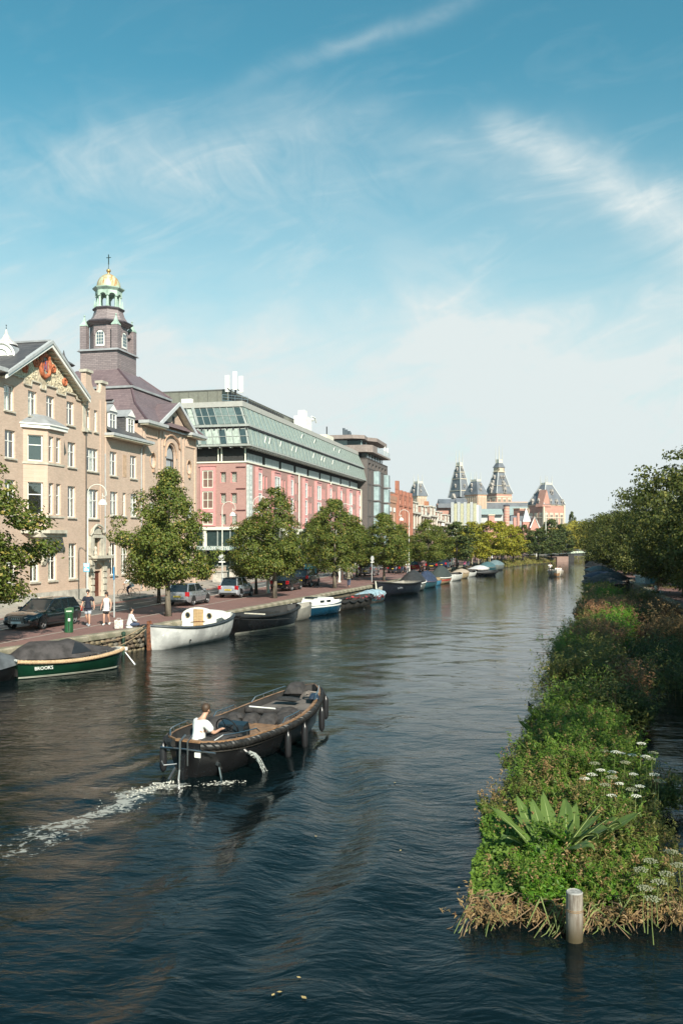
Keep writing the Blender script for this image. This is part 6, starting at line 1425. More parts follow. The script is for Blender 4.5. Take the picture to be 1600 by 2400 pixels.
# wooden pile
pl_ = thing('wooden_pile', 'weathered round grey wooden pile standing in the water before the nearest plant bed', 'mooring pile', (3.18, 12.25, 0))
m, nt, b = principled('old_pile_wood'); t = nd(nt, 'ShaderNodeTexCoord'); mp = nd(nt, 'ShaderNodeMapping'); nt.links.new(t.outputs['Object'], mp.inputs[0]); mp.inputs['Scale'].default_value = (9, 9, .9)
f = noise(nt, mp.outputs[0], 3.0, 6, .7); sp = nd(nt, 'ShaderNodeSeparateXYZ'); nt.links.new(t.outputs['Object'], sp.inputs[0])
mx = nd(nt, 'ShaderNodeMix', data_type='RGBA'); nt.links.new(f.ss(.35, .65).o, mx.inputs[0]); mx.inputs[6].default_value = (.30, .27, .23, 1); mx.inputs[7].default_value = (.13, .10, .075, 1)
wet = nd(nt, 'ShaderNodeMix', data_type='RGBA'); nt.links.new((S(nt, sp.outputs[2]) + (f - .5) * .35).ss(.42, .02).o, wet.inputs[0]); nt.links.new(mx.outputs[2], wet.inputs[6]); wet.inputs[7].default_value = (.06, .045, .02, 1)
nt.links.new(wet.outputs[2], b.inputs['Base Color']); b.inputs['Roughness'].default_value = .85
bp = nd(nt, 'ShaderNodeBump'); bp.inputs['Strength'].default_value = .8; bp.inputs['Distance'].default_value = .01; nt.links.new(f.o, bp.inputs['Height']); nt.links.new(bp.outputs[0], b.inputs['Normal']); pile_m = m
prof = [(.112, -1.0), (.112, 0), (.116, .3), (.112, .6), (.113, .67)]
auto_smooth(MB().lathe(prof, 20).build('shaft', pile_m, pl_), 50)
tp = MB(); tp.lathe([(.113, .67), (.10, .685), (.098, .675), (.0005, .675)], 20); tp.build('sawn_top', mat('cut_wood', (.34, .33, .31), .8, var=.3, vs=12), pl_)
for z in (.42, .44): MB().lathe([(.1165, z), (.119, z + .006), (.1165, z + .012)], 20).build('iron_band', reed, pl_)
# further beds
for (nm, y0, y1, ww, h) in (('b', 28.2, 42, 2.4, .5), ('c', 44, 60.5, 2.4, .5), ('d', 62, 89, 2.1, .4)):
    tag(mound('plant_bed_soil', y0, y1, (lambda v, ww=ww: ww), h, 5), kind='structure')
wb = lambda v: 2.4; wc = lambda v: 2.4; wd = lambda v: 2.1
zb = lambda t, y: .3 + .75 * np.sin(np.pi * np.clip(t, .02, .98)) ** .5
spray_patch('bush_plants', 'tall olive bushes of the second bed, dark at the foot and lit on top', 28.4, 42, -.02, .9, wb, zb, 1900, .75, .10, dull, 20, nl=28)
spray_patch('grass_plants', 'light green tuft at the water side of the second bed', 34, 41, -.02, .35, wb, zb, 500, .95, .13, fern, 21, nl=30, asp=.16)
spray_patch('rusty_plants', 'rusty brown seed heads on the far part of the second bed', 36, 42.5, .3, .95, wb, zb, 420, .95, .08, rust, 22, nl=28, leafy=.5)
spray_patch('reed_plants', 'thin dark reeds leaning over the water at the start of the second bed', 28.0, 31.5, -.1, .15, wb, lambda t, y: .1 + 0 * t, 140, .9, .16, linden_dark, 23, nl=16, asp=.1, lean=.35)
zc_ = lambda t, y: .25 + .5 * np.sin(np.pi * np.clip(t, .02, .98)) ** .5
spray_patch('feathery_plants', 'bright green feathery clump in the third bed', 44.5, 54, .25, 1.0, wc, zc_, 1000, .8, .13, bright, 24, nl=28)
spray_patch('rusty_plants', 'rust and pink brown seed heads in the third bed', 50, 60.5, .0, 1.05, wc, zc_, 1000, .9, .12, rust, 25, nl=26, leafy=.4)
spray_patch('olive_plants', 'straw and olive plants on the water edge of the third bed', 44.2, 60, -.05, .45, wc, zc_, 1300, .7, .13, dull, 26, nl=24)
spray_patch('dry_plants', 'pale dry grasses in the third bed', 52, 60.5, .1, .9, wc, zc_, 400, .95, .13, dry, 27, nl=22, asp=.15)
zd = lambda t, y: .25 + .4 * np.sin(np.pi * np.clip(t, .02, .98)) ** .5
spray_patch('green_plants', 'dark green plants of the far bed before the moored boats', 62, 89, -.03, 1.0, wd, zd, 1300, .7, .17, linden, 28, nl=24)
spray_patch('straw_plants', 'yellow straw plants on the far bed', 64, 80, -.02, .5, wd, zd, 600, .8, .16, dry, 29, nl=22, asp=.2)
spray_patch('bright_plants', 'green clump on the far bed', 66, 76, .4, 1.0, wd, zd, 700, .8, .17, bright, 33, nl=22)
# shrubs on the right quay wall
for i, (px, py, h, w, m_, lab) in enumerate([(1500, 1415, 1.6, 1.0, dull, 'tall olive shrub growing from the right quay wall below the seated person'), (1540, 1440, 1.4, 1.3, rust, 'brown seeded shrub on the right quay edge'), (1583, 1490, 1.6, 1.2, dry, 'bushy straw coloured grass clump at the right edge'), (1552, 1540, 1.2, 1.4, linden_dark, 'dark shaded shrub on the right wall'), (1480, 1455, 1.3, 1.2, linden_dark, 'dark shrub under the olive one'), (1590, 1600, 1.3, 1.6, linden_dark, 'dark shrub in the shade at the right edge'), (1560, 1390, .9, .8, dull, 'low shrub beside the coping of the right quay')]):
    p = G(px, py, .6); rng = np.random.default_rng(60 + i); n = 260
    a = rng.uniform(0, 6.28, n); r = w * np.sqrt(rng.random(n)); co, fq = sprays(n, r * np.cos(a), r * np.sin(a), np.zeros(n), h, None, None, rng, 26, .13, .25, .25)
    t = thing('shrub', lab, 'shrub', (p.x, p.y, .2)); link('foliage', fast_mesh('foliage', co, fq, m_), t); mb = MB()
    for k in range(14): mb.tube([(r[k] * .5 * math.cos(a[k]), r[k] * .5 * math.sin(a[k]), -.6), (r[k] * math.cos(a[k]), r[k] * math.sin(a[k]), h * .8)], .015, 3)
    mb.build('stems', reed, t)
# grassy bank left of the bridge and bank behind it
bankm = leaf_mat('bank_grass', (.13, .15, .03), (.25, .21, .05), (.30, .16, .07), trans=.3, patch=.35)
def bank(name, label, pts, w, h, n, seed, m, ls=.3):
    rng = np.random.default_rng(seed); P_ = []
    L = [math.dist(a, b_) for a, b_ in zip(pts[:-1], pts[1:])]; tot = sum(L); mb = MB(); rows = []
    for (a, b_), l in zip(zip(pts[:-1], pts[1:]), L):
        k = int(n * l / tot); t = rng.random(k); v = rng.random(k); d = Vector((b_[0] - a[0], b_[1] - a[1])).normalized(); nn = (-d.y, d.x)
        z = h * np.sqrt(v) * (.55 + .5 * hum(a[0] + t * l * .8, v * 3)) * rng.uniform(.5, 1.25, k)
        P_.append(np.stack([a[0] + (b_[0] - a[0]) * t + nn[0] * w * v, a[1] + (b_[1] - a[1]) * t + nn[1] * w * v, z + .05], 1))
        rows += [[(a[0], a[1], -.1), (a[0] + nn[0] * w * .5, a[1] + nn[1] * w * .5, h * .4), (a[0] + nn[0] * w, a[1] + nn[1] * w, QZ)], [(b_[0], b_[1], -.1), (b_[0] + nn[0] * w * .5, b_[1] + nn[1] * w * .5, h * .4), (b_[0] + nn[0] * w, b_[1] + nn[1] * w, QZ)]]
    P_ = np.vstack(P_); co, fq = leaves(P_, np.stack([rng.normal(0, .6, len(P_)), rng.normal(0, .6, len(P_)) - .5, np.full(len(P_), .6)], 1), ls, .35, rng)
    tag(link(name, fast_mesh(name, co, fq, m)), label, 'plants', kind='stuff'); tag(MB().grid(rows).build('bank_soil', soil), kind='structure')
bank('bank_plants', 'straw and green plants on the low bank left of the bridge', [(30.3, 169), (37, 184), (44, 197), (51.0, 211)], 4.5, 1.7, 6500, 70, bankm)
bank('bank_plants', 'sunlit green and rusty grass bank seen under the bridge', [(60, 246), (66, 252), (80, 274), (112, 300)], 8, 1.9, 4500, 71, bankm, .45)
# taller single bushes standing out of the beds
for i, (px, py, h, w, m_, lab) in enumerate([(1350, 1680, 1.4, .8, fern, 'light green willowy bush at the water side of the second bed'), (1425, 1690, 1.6, 1.2, linden_dark, 'big dark rounded bush in the middle of the second bed'), (1460, 1700, 1.5, .8, linden_dark, 'dark bush at the right of the second bed'), (1455, 1640, 1.7, .8, rust, 'brown seeded bush rising behind the dark rounded bush'), (1420, 1520, 1.5, 1.1, bright, 'vivid green leafy bush in the third bed'), (1480, 1500, 1.3, 1.2, rust, 'rusty seed-headed bush at the right of the third bed'), (1385, 1500, 1.2, .8, dull, 'olive bush leaning over the water at the third bed'), (1390, 1432, 1.3, 1.0, linden, 'green bush on the far bed nearest the moored boats'), (1375, 1450, 1.1, .8, dry, 'golden grass bush at the water edge of the far bed'), (1530, 1880, .9, .6, linden_dark, 'dark bush at the shaded right side of the nearest bed'), (1300, 1720, .8, .35, linden_dark, 'dark reedy tuft at the far left tip of the nearest bed'), (1262, 1850, .5, .25, rust, 'little rusty tuft over the water at the left of the nearest bed'), (1222, 1905, .5, .18, dry, 'pale tan plume standing at the left edge of the nearest bed')]):
    p = G(px, py, .15); rng = np.random.default_rng(160 + i); n = int(60 + 190 * w); ls = .055 + .0019 * p.y
    a = rng.uniform(0, 6.28, n); r = w * np.sqrt(rng.random(n)); x_, y_ = r * np.cos(a), r * np.sin(a); k = 1 - .5 * (r / w) ** 2
    cs_ = [sprays(1, x_[j:j + 1], y_[j:j + 1], np.zeros(1), h * k[j], None, None, rng, 26, ls, .3, .22, .1)[0] for j in range(n)]; co = np.vstack(cs_)
    t = thing('bush', lab, 'bush', (p.x, p.y, .1)); link('foliage', fast_mesh('foliage', co, np.arange(len(co)).reshape(-1, 4), m_), t); mb = MB()
    for j in range(10): mb.tube([(x_[j] * .4, y_[j] * .4, -.2), (x_[j], y_[j], h * .7)], .012, 3)
    mb.build('stems', reed, t)
# ================================================================ boats
wood = mat('teak', (.28, .155, .08), .5, var=.3, vs=6, streak=.2); varn = mat('varnished_wood', (.34, .15, .06), .35, var=.3, vs=5)
canvas_dk = mat('dark_canvas', (.055, .048, .048), .85, var=.35, vs=2.5, bump=.4, bs=6); rope_m = mat('rope_beige', (.50, .34, .20), .8, var=.25, vs=20, bump=.5)
def sheer(t, H, sf, sa): return H + sf * max(0, (t - .4) / .6) ** 2 + sa * max(0, (.4 - t) / .4) ** 2
def halfb(t, B, st, p=.62):
    if t < .42 and 0 < st < .4: return B / 2 * (st + (1 - st) * (1 - (1 - t / .42) ** 4) ** .6)
    if t < .42: return B / 2 * (st + (1 - st) * math.sin(math.pi / 2 * min(1, t / .42)) ** .8)
    return B / 2 * max(0.0, 1 - ((t - .42) / .58) ** 2.4) ** p
def bpos(bt, t, side, dz=0.0, inset=0.0):
    L, B, H, sf, sa, st = bt['d']; b = max(0.0, halfb(t, B, st) - inset); z = sheer(t, H, sf, sa)
    x = -L / 2 + L * t + bt['rake'] * max(0, t - .8) / .2 * 1.0 - bt['srake'] * max(0, (.2 - t) / .2)
    return (x, side * b, z + dz)
def boat(name, label, cat, loc, head, L, B, H, sf, sa, st, m_hull, m_in, rake=.25, srake=.0, draft=.3, stripe=None, low=None, rail=None, rail_r=.035, group=None, floor=.12, cap=None, open_=True, N=18, z0=0.0):
    t_ = thing(name, label, cat, (loc[0], loc[1], z0), head, group); bt = dict(d=(L, B, H, sf, sa, st), rake=rake, srake=srake, o=t_)
    ts = [i / N for i in range(N + 1)]; rows = []
    for t in ts:
        g = bpos(bt, t, 1); b, z = g[1], g[2]; xg = g[0]; xl = -L / 2 + L * t; sec = []
        for f, w_ in ((0, 0.0), (.18, .55), (.38, .80), (.62, .93), (.82, .98), (1, 1.0)):
            zz = -draft + (z + draft) * f; x = xl + (xg - xl) * f; 
            if t > .8: x -= (1 - f) ** 2 * L * .04 * (t - .8) / .2
            sec.append((x, b * w_, zz))
        rows.append([(x, -y, zz) for x, y, zz in sec[::-1]] + sec[1:])
    mb = MB(); mb.grid(rows)
    if st > 0.02: mb.add(rows[0], [tuple(range(len(rows[0])))])
    o = auto_smooth(mb.build('hull', m_hull, t_), 35)
    ri = []
    for t in ts:
        g = bpos(bt, t, 1, 0, .05); b, z = g[1], g[2]
        x = min(max(g[0], -L / 2 + .06 - srake), L / 2 + rake - .12); sec = [(x, b, z), (x, b * .93, z * .6), (x, b * .75, floor), (x, 0, floor)]
        ri.append([(x_, -y, zz) for x_, y, zz in sec] + sec[::-1][1:])
    mi = MB(); mi.grid(ri); mi.add(ri[0], [tuple(range(len(ri[0])))]); mi.build('inside', m_in, t_)
    # gunwale strip bridging outer and inner edge
    gw = MB(); rr = []
    for side in (-1, 1):
        r0 = [bpos(bt, t, side, .012) for t in ts]; r1 = [bpos(bt, t, side, .012, .08) for t in ts]; gw.grid([r0, r1]); gw.grid([[(p[0], p[1], p[2] - .05) for p in r0], r0])
    a_, b_ = bpos(bt, 0, 1, .012), bpos(bt, 0, -1, .012); gw.box(a_[0], b_[1], a_[2] - .05, a_[0] + .10, a_[1], a_[2] + .002); gw.build('gunwale', cap or wood, t_)
    if rail:
        path = [bpos(bt, t, -1, -.06, -rail_r * .6) for t in ts] + [bpos(bt, t, 1, -.06, -rail_r * .6) for t in ts[::-1]]
        auto_smooth(MB().tube(path, rail_r, 6).build('rub_rail', rail, t_), 60)
    if stripe:
        z_, h_, m_ = stripe; mbs = MB()
        for side in (-1, 1):
            r = []
            for t in ts:
                g = bpos(bt, t, 1); b, z = g[1], g[2]; f0 = (z_ + draft) / (z + draft); f1 = (z_ + h_ + draft) / (z + draft)
                def w(f): return float(np.interp(f, [0, .18, .38, .62, .82, 1], [0, .55, .80, .93, .98, 1.0]))
                def X(f): xl = -L / 2 + L * t; x = xl + (g[0] - xl) * f; return x - ((1 - f) ** 2 * L * .04 * (t - .8) / .2 if t > .8 else 0)
                r.append([(X(f0) + (.006 if t > .95 else 0), side * (b * w(f0) + .008), z_), (X(f1) + (.006 if t > .95 else 0), side * (b * w(f1) + .008), z_ + h_)])
            mbs.grid(r)
        mbs.build('waterline_stripe', m_, t_)
    return bt
def cover(bt, m_, ridge, t0=.05, t1=.9, peak=.45, label=None, name='canvas_cover', over=.03, win=None, sag=.0):
    rows = []; n = 14
    for i in range(n + 1):
        t = t0 + (t1 - t0) * i / n; e = math.sin(math.pi * min(1, max(0, (i / n) / (2 * peak) if i / n < peak else .5 + (i / n - peak) / (2 * (1 - peak))))) ** .7
        g = bpos(bt, t, 1, 0, -over); row = []
        for k in range(9):
            v = -1 + 2 * k / 8; z = g[2] + .03 + ridge * e * (1 - abs(v) ** 1.6) - sag * (math.sin(i * 2.1) * .5 + .5) * (1 - abs(v))
            row.append((g[0], g[1] * v, z if abs(v) < 1 else g[2] - .08))
        rows.append(row)
    return auto_smooth(MB().grid(rows).build(name, m_, bt['o']), 50)
def rope(a, b, sag, name_label, m_=None, r=.018, group='mooring lines'):
    a, b = Vector(a), Vector(b); pts = [a.lerp(b, k / 10) - Vector((0, 0, sag * math.sin(math.pi * k / 10))) - a for k in range(11)]
    o = MB().tube(pts, r, 5).build('mooring_rope', m_ or rope_m, None, loc=a); return tag(o, name_label, 'rope', group)
black_hull = mat('black_hull', (.012, .012, .013), .28, var=.3, vs=1.2, coat=.4); black_in = mat('dark_deck', (.03, .028, .027), .7, var=.3, vs=4)
# ---- the sloop under way
HA = math.atan2(.912, .41)
cx_, cy_ = -2.22, 23.62
mb_ = boat('motor_sloop', 'open black sloop with teak gunwale, thick rope fender and dark cushions motoring up the canal', 'boat', (cx_, cy_), HA, 6.3, 2.15, .80, .38, .05, .30, black_hull, black_in, rake=.25, srake=.1, cap=wood, N=26, floor=.16)
SL = mb_['o']; ts = [i / 40 for i in range(41)]
fp = [bpos(mb_, t, -1, -.10, -.045) for t in ts] + [bpos(mb_, t, 1, -.10, -.045) for t in ts[::-1]]
rf_ = [.085] * len(fp)
fen_m = mat('black_rope', (.020, .019, .018), .5, var=.4, vs=8)
rope_o = auto_smooth(MB().tube(fp, .082, 8).build('rope_fender', fen_m, SL), 70)
tw_ = MB()                                           # the lay of the rope: raised strands winding round it
for ph in (0, 2.09, 4.19):
    pth = []
    for i in range(len(fp) * 6 - 6):
        j, fr = divmod(i, 6); p = Vector(fp[j]).lerp(Vector(fp[min(j + 1, len(fp) - 1)]), fr / 6); q = (Vector(fp[min(j + 1, len(fp) - 1)]) - Vector(fp[max(0, j - 1)])).normalized()
        n1 = Vector((0, 0, 1)); n2 = q.cross(n1); a = i * .62 + ph; pth.append(p + n1 * .070 * math.cos(a) + n2 * .070 * math.sin(a))
    tw_.tube(pth, .028, 4)
auto_smooth(tw_.build('rope_strands', fen_m, SL), 70)
for side in (-1, 1): MB().tube([bpos(mb_, t, side, -.22, -.015) for t in ts], .022, 5).build('hull_moulding', mat('worn_black', (.05, .045, .04), .35), SL)
# engine box / seat by the helm, cushions, table, console
cush = mat('cushion_cloth', (.045, .04, .039), .9, var=.4, vs=5, bump=.5, bs=9)
def cushion(name, c, size, rz=0, tilt=0, puff=.35, m_=None, parent=None, rx=0):
    n = 8; rows = []
    for i in range(n + 1):
        row = []
        for k in range(n + 1):
            u, v = -1 + 2 * i / n, -1 + 2 * k / n; e = (1 - u ** 4) ** .5 * (1 - v ** 4) ** .5
            row.append((u * size[0] / 2 * (1 - .06 * (1 - abs(v))), v * size[1] / 2 * (1 - .06 * (1 - abs(u))), size[2] * (e * .5 + .0) * (1 + puff * .3 * math.sin(u * 4 + v * 3))))
        rows.append(row)
    mb = MB().grid(rows); mb.grid([[(x, y, -z * .6) for x, y, z in r][::-1] for r in rows])
    o = auto_smooth(mb.build(name, m_ or cush, parent or SL), 80); o.location = c; o.rotation_euler = (rx, tilt, rz); return o
MB().box(-2.85, -.65, .16, -2.25, .65, .62).build('stern_bench', black_in, SL)
cushion('bench_cushion', (-2.55, 0, .70), (.66, 1.4, .20)); cushion('engine_cushion', (-2.25, -.45, .74), (.7, .7, .22))
MB().box(-1.98, -.72, .16, -1.62, -.02, .86).prism([(-1.98, .86), (-1.62, .86), (-1.70, 1.06), (-1.92, 1.0)], -.72, -.02, 'y').build('helm_console', mat('console_black', (.015, .02, .024), .2, coat=.5), SL)
wh = MB(); wc_ = Vector((-2.08, -.36, .92)); n = 20
wh.tube([(wc_.x - .12 * math.sin(2 * math.pi * k / n), wc_.y + .30 * math.cos(2 * math.pi * k / n), wc_.z + .28 * math.sin(2 * math.pi * k / n)) for k in range(n + 1)], .018, 5)
for k in range(5): a = 2 * math.pi * k / 5; wh.tube([tuple(wc_), (wc_.x - .12 * math.sin(a), wc_.y + .30 * math.cos(a), wc_.z + .28 * math.sin(a))], .009, 4)
wh.build('steering_wheel', black_metal, SL)
for side, t0, t1 in ((1, .28, .74), (-1, .34, .74)):
    rows = []
    for k in range(12):
        t = t0 + (t1 - t0) * k / 11; g = bpos(mb_, t, 1, 0, .10); rows.append([(g[0], side * g[1], .50), (g[0], side * max(.1, g[1] - .45), .50), (g[0], side * max(.1, g[1] - .45), .16)])
    MB().grid(rows).build('side_bench', cush, SL)
for i, (x, y, z, sx, sy, rz, tl) in enumerate([(-.95, .62, .72, .62, .62, .5, -.5), (-.35, .55, .66, .5, .5, .9, -.35), (.15, .30, .63, .6, .45, .2, -.5), (.35, -.12, .63, .6, .5, .1, -.45), (.62, -.52, .66, .55, .5, -.5, -.4), (.05, .66, .7, .5, .45, .2, .3), (.95, -.35, .70, .6, .5, .0, -.6)]):
    cushion('pillow', (x, y, z), (sx, sy, .30), rz, tl, .6)
tb = MB(); tb.box(-1.25, -.55, .60, .05, .18, .615)
for k in range(10): tb.box(-1.25, -.55 + k * .074, .616, .05, -.55 + k * .074 + .064, .632)
for y in (-.57, .18): tb.box(-1.27, y, .595, .07, y + .02, .64)
to_ = tb.build('table_top', wood, SL); MB().tube([(-.9, -.18, .16), (-.9, -.18, .6)], .03, 8).tube([(-.3, -.18, .16), (-.3, -.18, .6)], .03, 8).build('table_leg', chrome, SL)
# foredeck lounger with a bolster, rope coil, anchor, dark bag
rows = []
for k in range(12):
    t = .66 + .30 * k / 11; g = bpos(mb_, t, 1, -.16, .07); rows.append([(g[0], -g[1], g[2] - .02)] + [(g[0], g[1] * v, g[2] - .02 + .05 * (1 - v * v)) for v in (-.6, -.2, .2, .6)] + [(g[0], g[1], g[2] - .02)])
fd = MB().grid(rows); fd.grid([[(p[0], p[1], .2) for p in rows[0]], rows[0]]); auto_smooth(fd.build('foredeck_cushion', mat('grey_cushion', (.13, .115, .105), .9, var=.2), SL), 60)
g = bpos(mb_, .66, 1, 0, .1); auto_smooth(MB().tube([(g[0] - .02, -g[1], g[2] - .10), (g[0] - .02, g[1], g[2] - .10)], .11, 10).build('bolster', cush, SL), 60)
MB().tube([(g[0] - .10, -.05, g[2] + .0), (g[0] - .10, g[1] * .85, g[2] + .0)], .022, 6).build('white_pole', white_paint, SL)
cushion('bow_pillow', (2.55, .18, 1.12), (.75, .55, .34), .3, -.15, .6); cushion('dark_bag', (1.75, .0, .98), (.30, .75, .14), .05, 0, .5, black_in)
cl_ = MB()
for k in range(7): cl_.tube([(2.35 + .13 * math.cos(a * .7 + k) + .02 * k, -.42 + .16 * math.sin(a * .7 + k * .6), 1.02 + .015 * k + .02 * math.sin(a * 2)) for a in range(10)], .012, 4)
cl_.build('rope_coil', mat('grey_rope', (.20, .17, .15), .8), SL); cushion('mooring_gear', (2.15, -.62, 1.0), (.35, .3, .25), .4, 0, .5, mat('blue_black', (.02, .03, .05), .25))
for side in (-1, 1):
    for t0, t1 in ((.03, .24), (.42, .60), (.70, .92)):
        if side == -1 and t0 > .65: t0, t1 = .80, .95
        pts = [bpos(mb_, t0, side, .02, .05)] + [bpos(mb_, t0 + (t1 - t0) * k / 8, side, .13, .05) for k in range(1, 8)] + [bpos(mb_, t1, side, .02, .05)]
        mbr = MB().tube(pts, .016, 6)
        for k in (3, 5): mbr.tube([bpos(mb_, t0 + (t1 - t0) * k / 8, side, .0, .05), bpos(mb_, t0 + (t1 - t0) * k / 8, side, .13, .05)], .012, 4)
        mbr.build('grab_rail', chrome, SL)
# stern gear: rudder, push bar, exhausts with running water, tag
xs_ = -3.27
MB().box(xs_ - .16, -.05, -.6, xs_ - .02, .05, .55).build('rudder', black_hull, SL)
MB().tube([(xs_ + .1, .10, .95), (xs_ - .10, .11, .85), (xs_ - .12, .11, .2), (xs_ - .20, .10, -.15)], .028, 6).tube([(xs_ + .1, -.08, .95), (xs_ - .08, -.08, .85), (xs_ - .08, -.08, .3)], .02, 5).tube([(xs_ - .1, .2, .32), (xs_ - .25, .45, .30), (xs_ - .1, .62, .34)], .018, 5).tube([(xs_ - .02, .3, .2), (xs_ - .25, .34, -.05)], .03, 6).build('stern_bracket', mat('dull_steel', (.30, .30, .30), .3, .9), SL)
MB().tube([(xs_ + .05, -.75, .62), (xs_ - .03, 0, .66), (xs_ + .05, .75, .62)], .022, 6).build('stern_bar', chrome, SL)
MB().box(xs_ + .02, -.36, .48, xs_ + .03, -.20, .60).build('white_tag', white_paint, SL)
def side_pt(t, f, o=.02):
    g = bpos(mb_, t, -1); z = -.3 + (g[2] + .3) * f; w = float(np.interp(f, [0, .18, .38, .62, .82, 1], [0, .55, .80, .93, .98, 1])); return Vector((g[0], g[1] * w - o, z))
p = side_pt(.045, .52); MB().tube([p + Vector((0, .05, .02)), p + Vector((-.03, -.04, 0))], .05, 10).tube([p, p + Vector((-.02, -.08, -.28)), p + Vector((-.02, -.10, -.45))], .028, 6).build('exhaust_pipe', chrome, SL)
p = side_pt(.16, .66); MB().tube([p + Vector((0, .05, 0)), p + Vector((0, -.05, 0))], .045, 10).build('water_outlet', chrome, SL)
m, nt, b = principled('running_water'); b.inputs['Base Color'].default_value = (.75, .78, .75, 1); b.inputs['Roughness'].default_value = .1; b.inputs['Transmission Weight'].default_value = .6; b.inputs['IOR'].default_value = 1.33; spray = m
rng_ = random.Random(4); js = MB()
for k in range(80):
    t = rng_.random(); q = p + Vector((rng_.gauss(.08, .03) * t * 2.2, -.05 - .42 * t + rng_.gauss(0, .03), -.75 * t * t + rng_.gauss(0, .02))); js.ball(tuple(q), rng_.uniform(.008, .028), 5)
for k in range(3): js.tube([tuple(p + Vector((.0 + .18 * t * (k * .4 + .4), -.05 - .42 * t - .02 * k, -.75 * t * t + .03))) for t in (0, .25, .5, .75, 1)], [.012, .012, .010, .007, .004], 4)
js.build('cooling_water', spray, SL)
# hanging cylinder fenders
Mw = Matrix.Translation((cx_, cy_, 0)) @ Matrix.Rotation(HA, 4, 'Z')
fm_ = mat('fender_black', (.02, .02, .022), .3, var=.2)
for t, side, lab in ((.40, -1, 'black cylinder fender hanging at the middle of the sloop side'), (.555, -1, 'black cylinder fender hanging forward of the middle one'), (.80, -1, 'black cylinder fender low on the sloop bow quarter'), (.93, -1, 'foremost black cylinder fender hanging free at the sloop bow'), (.02, 1, 'black cylinder fender at the port corner of the sloop stern')):
    g = Vector(bpos(mb_, t, side, -.12, -.17)); w_ = Mw @ g; f_ = thing('boat_fender', lab, 'fender', tuple(w_), 0, 'fenders hanging round the moving sloop')
    if side == 1: f_.location.z -= .0
    r_ = .085; auto_smooth(MB().lathe([(.001, -.72), (.03, -.70), (r_ * .8, -.65), (r_, -.58), (r_, -.16), (r_ * .8, -.09), (.03, -.04), (.03, 0), (.001, 0)], 12).build('body', fm_, f_), 40)
    MB().tube([(0, 0, -.02), (0, .0, .12)], .01, 4).build('line', black_metal, f_)
# foam of the wake
foam = mat('foam', (.55, .53, .46), .6, var=.2, vs=20); rng = np.random.default_rng(77); pos = []; trail = [(-3.75, 20.0), (-4.35, 18.9), (-4.9, 17.6), (-5.4, 16.2), (-5.9, 14.5), (-6.5, 12.5)]
P_ = []; S_ = []
for k in range(260):
    u = rng.random() ** 3 * 1.6; i = int(u); f = u - i; a, c = trail[i], trail[i + 1]; w = .22 + .18 * u
    off = rng.normal(0, w) if rng.random() < .75 else rng.choice([-1, 1]) * (w * 1.9 + rng.normal(0, .06))
    cl2 = math.sin(u * 9 + off * 7) * math.sin(u * 5 - off * 11)
    if cl2 < .12 * u - .1 and rng.random() < .93: continue
    x = a[0] + (c[0] - a[0]) * f + off * .9; y = a[1] + (c[1] - a[1]) * f - off * .4; P_.append((x, y)); S_.append(rng.uniform(.25, 1) * (.042 if u < .6 else .022))
for k in range(90):
    t = rng.random(); x = -3.0 + .9 * t + rng.normal(0, .10); y = 20.0 + .5 * t + rng.normal(0, .10); P_.append((x - .1, y - .10)); S_.append(rng.uniform(.02, .06) * (1 - .6 * t))
P_ = np.array(P_); S_ = np.array(S_); Z_ = height(P_[:, 0], P_[:, 1])
ang = rng.uniform(0, 6.28, (len(P_), 6)); ang.sort(1); rr = rng.uniform(.5, 1.2, (len(P_), 6))
co = np.stack([P_[:, 0][:, None] + S_[:, None] * rr * np.cos(ang) * 1.3, P_[:, 1][:, None] + S_[:, None] * rr * np.sin(ang), np.repeat((Z_ + .018)[:, None], 6, 1) + rng.uniform(0, .02, (len(P_), 6))], -1).reshape(-1, 3)
tag(link('foam', fast_mesh('foam', co, np.arange(len(co)).reshape(-1, 6), foam)), 'white broken foam trailing behind the sloop stern', 'foam', kind='stuff')
# churned crest right at the stern
cb = MB()
for k in range(60): 
    t = rng.random(); cb.ball((-3.78 - .75 * t + rng.normal(0, .12), 20.1 - 1.0 * t + rng.normal(0, .12), .03 + .05 * rng.random() * (1 - t)), (rng.uniform(.012, .035), rng.uniform(.012, .03), .016), 6)
tag(auto_smooth(cb.build('churned_water', foam), 80), 'churned water bubbling up right behind the sloop rudder', 'foam', kind='stuff')

# ---- moored boats on the left quay
green_h = mat('green_hull', (.006, .035, .018), .15, var=.3, vs=.8, coat=.8); cream_h = mat('cream_stripe', (.70, .68, .58), .45, var=.1)
def wpt(px, py, z=0): return G(px, py, z)
def place(px0, py0, px1, py1):
    """waterline end points in the photograph -> centre, heading, length"""
    a, b_ = G(px0, py0), G(px1, py1); d = b_ - a; return (a + b_) / 2, math.atan2(d.y, d.x), d.length
gbt = boat('green_sloop', 'dark green moored sloop lettered BROOKS with beige rope rail and dark canvas hood', 'boat', (-11.2, 36.9), R(43), 4.6, 1.85, .66, .20, .12, .72, green_h, black_in, rake=.18, srake=.18, rail=None, cap=white_paint, stripe=(.04, .07, cream_h))
GO = gbt['o']; ts = [i / 30 for i in range(31)]
auto_smooth(MB().tube([bpos(gbt, t, -1, -.05, -.05) for t in ts] + [bpos(gbt, t, 1, -.05, -.05) for t in ts[::-1]], .075, 8).build('rope_rail', rope_m, GO), 70)
st_ = MB(); fp = [bpos(gbt, t, -1, -.05, -.05) for t in ts]
pth = []
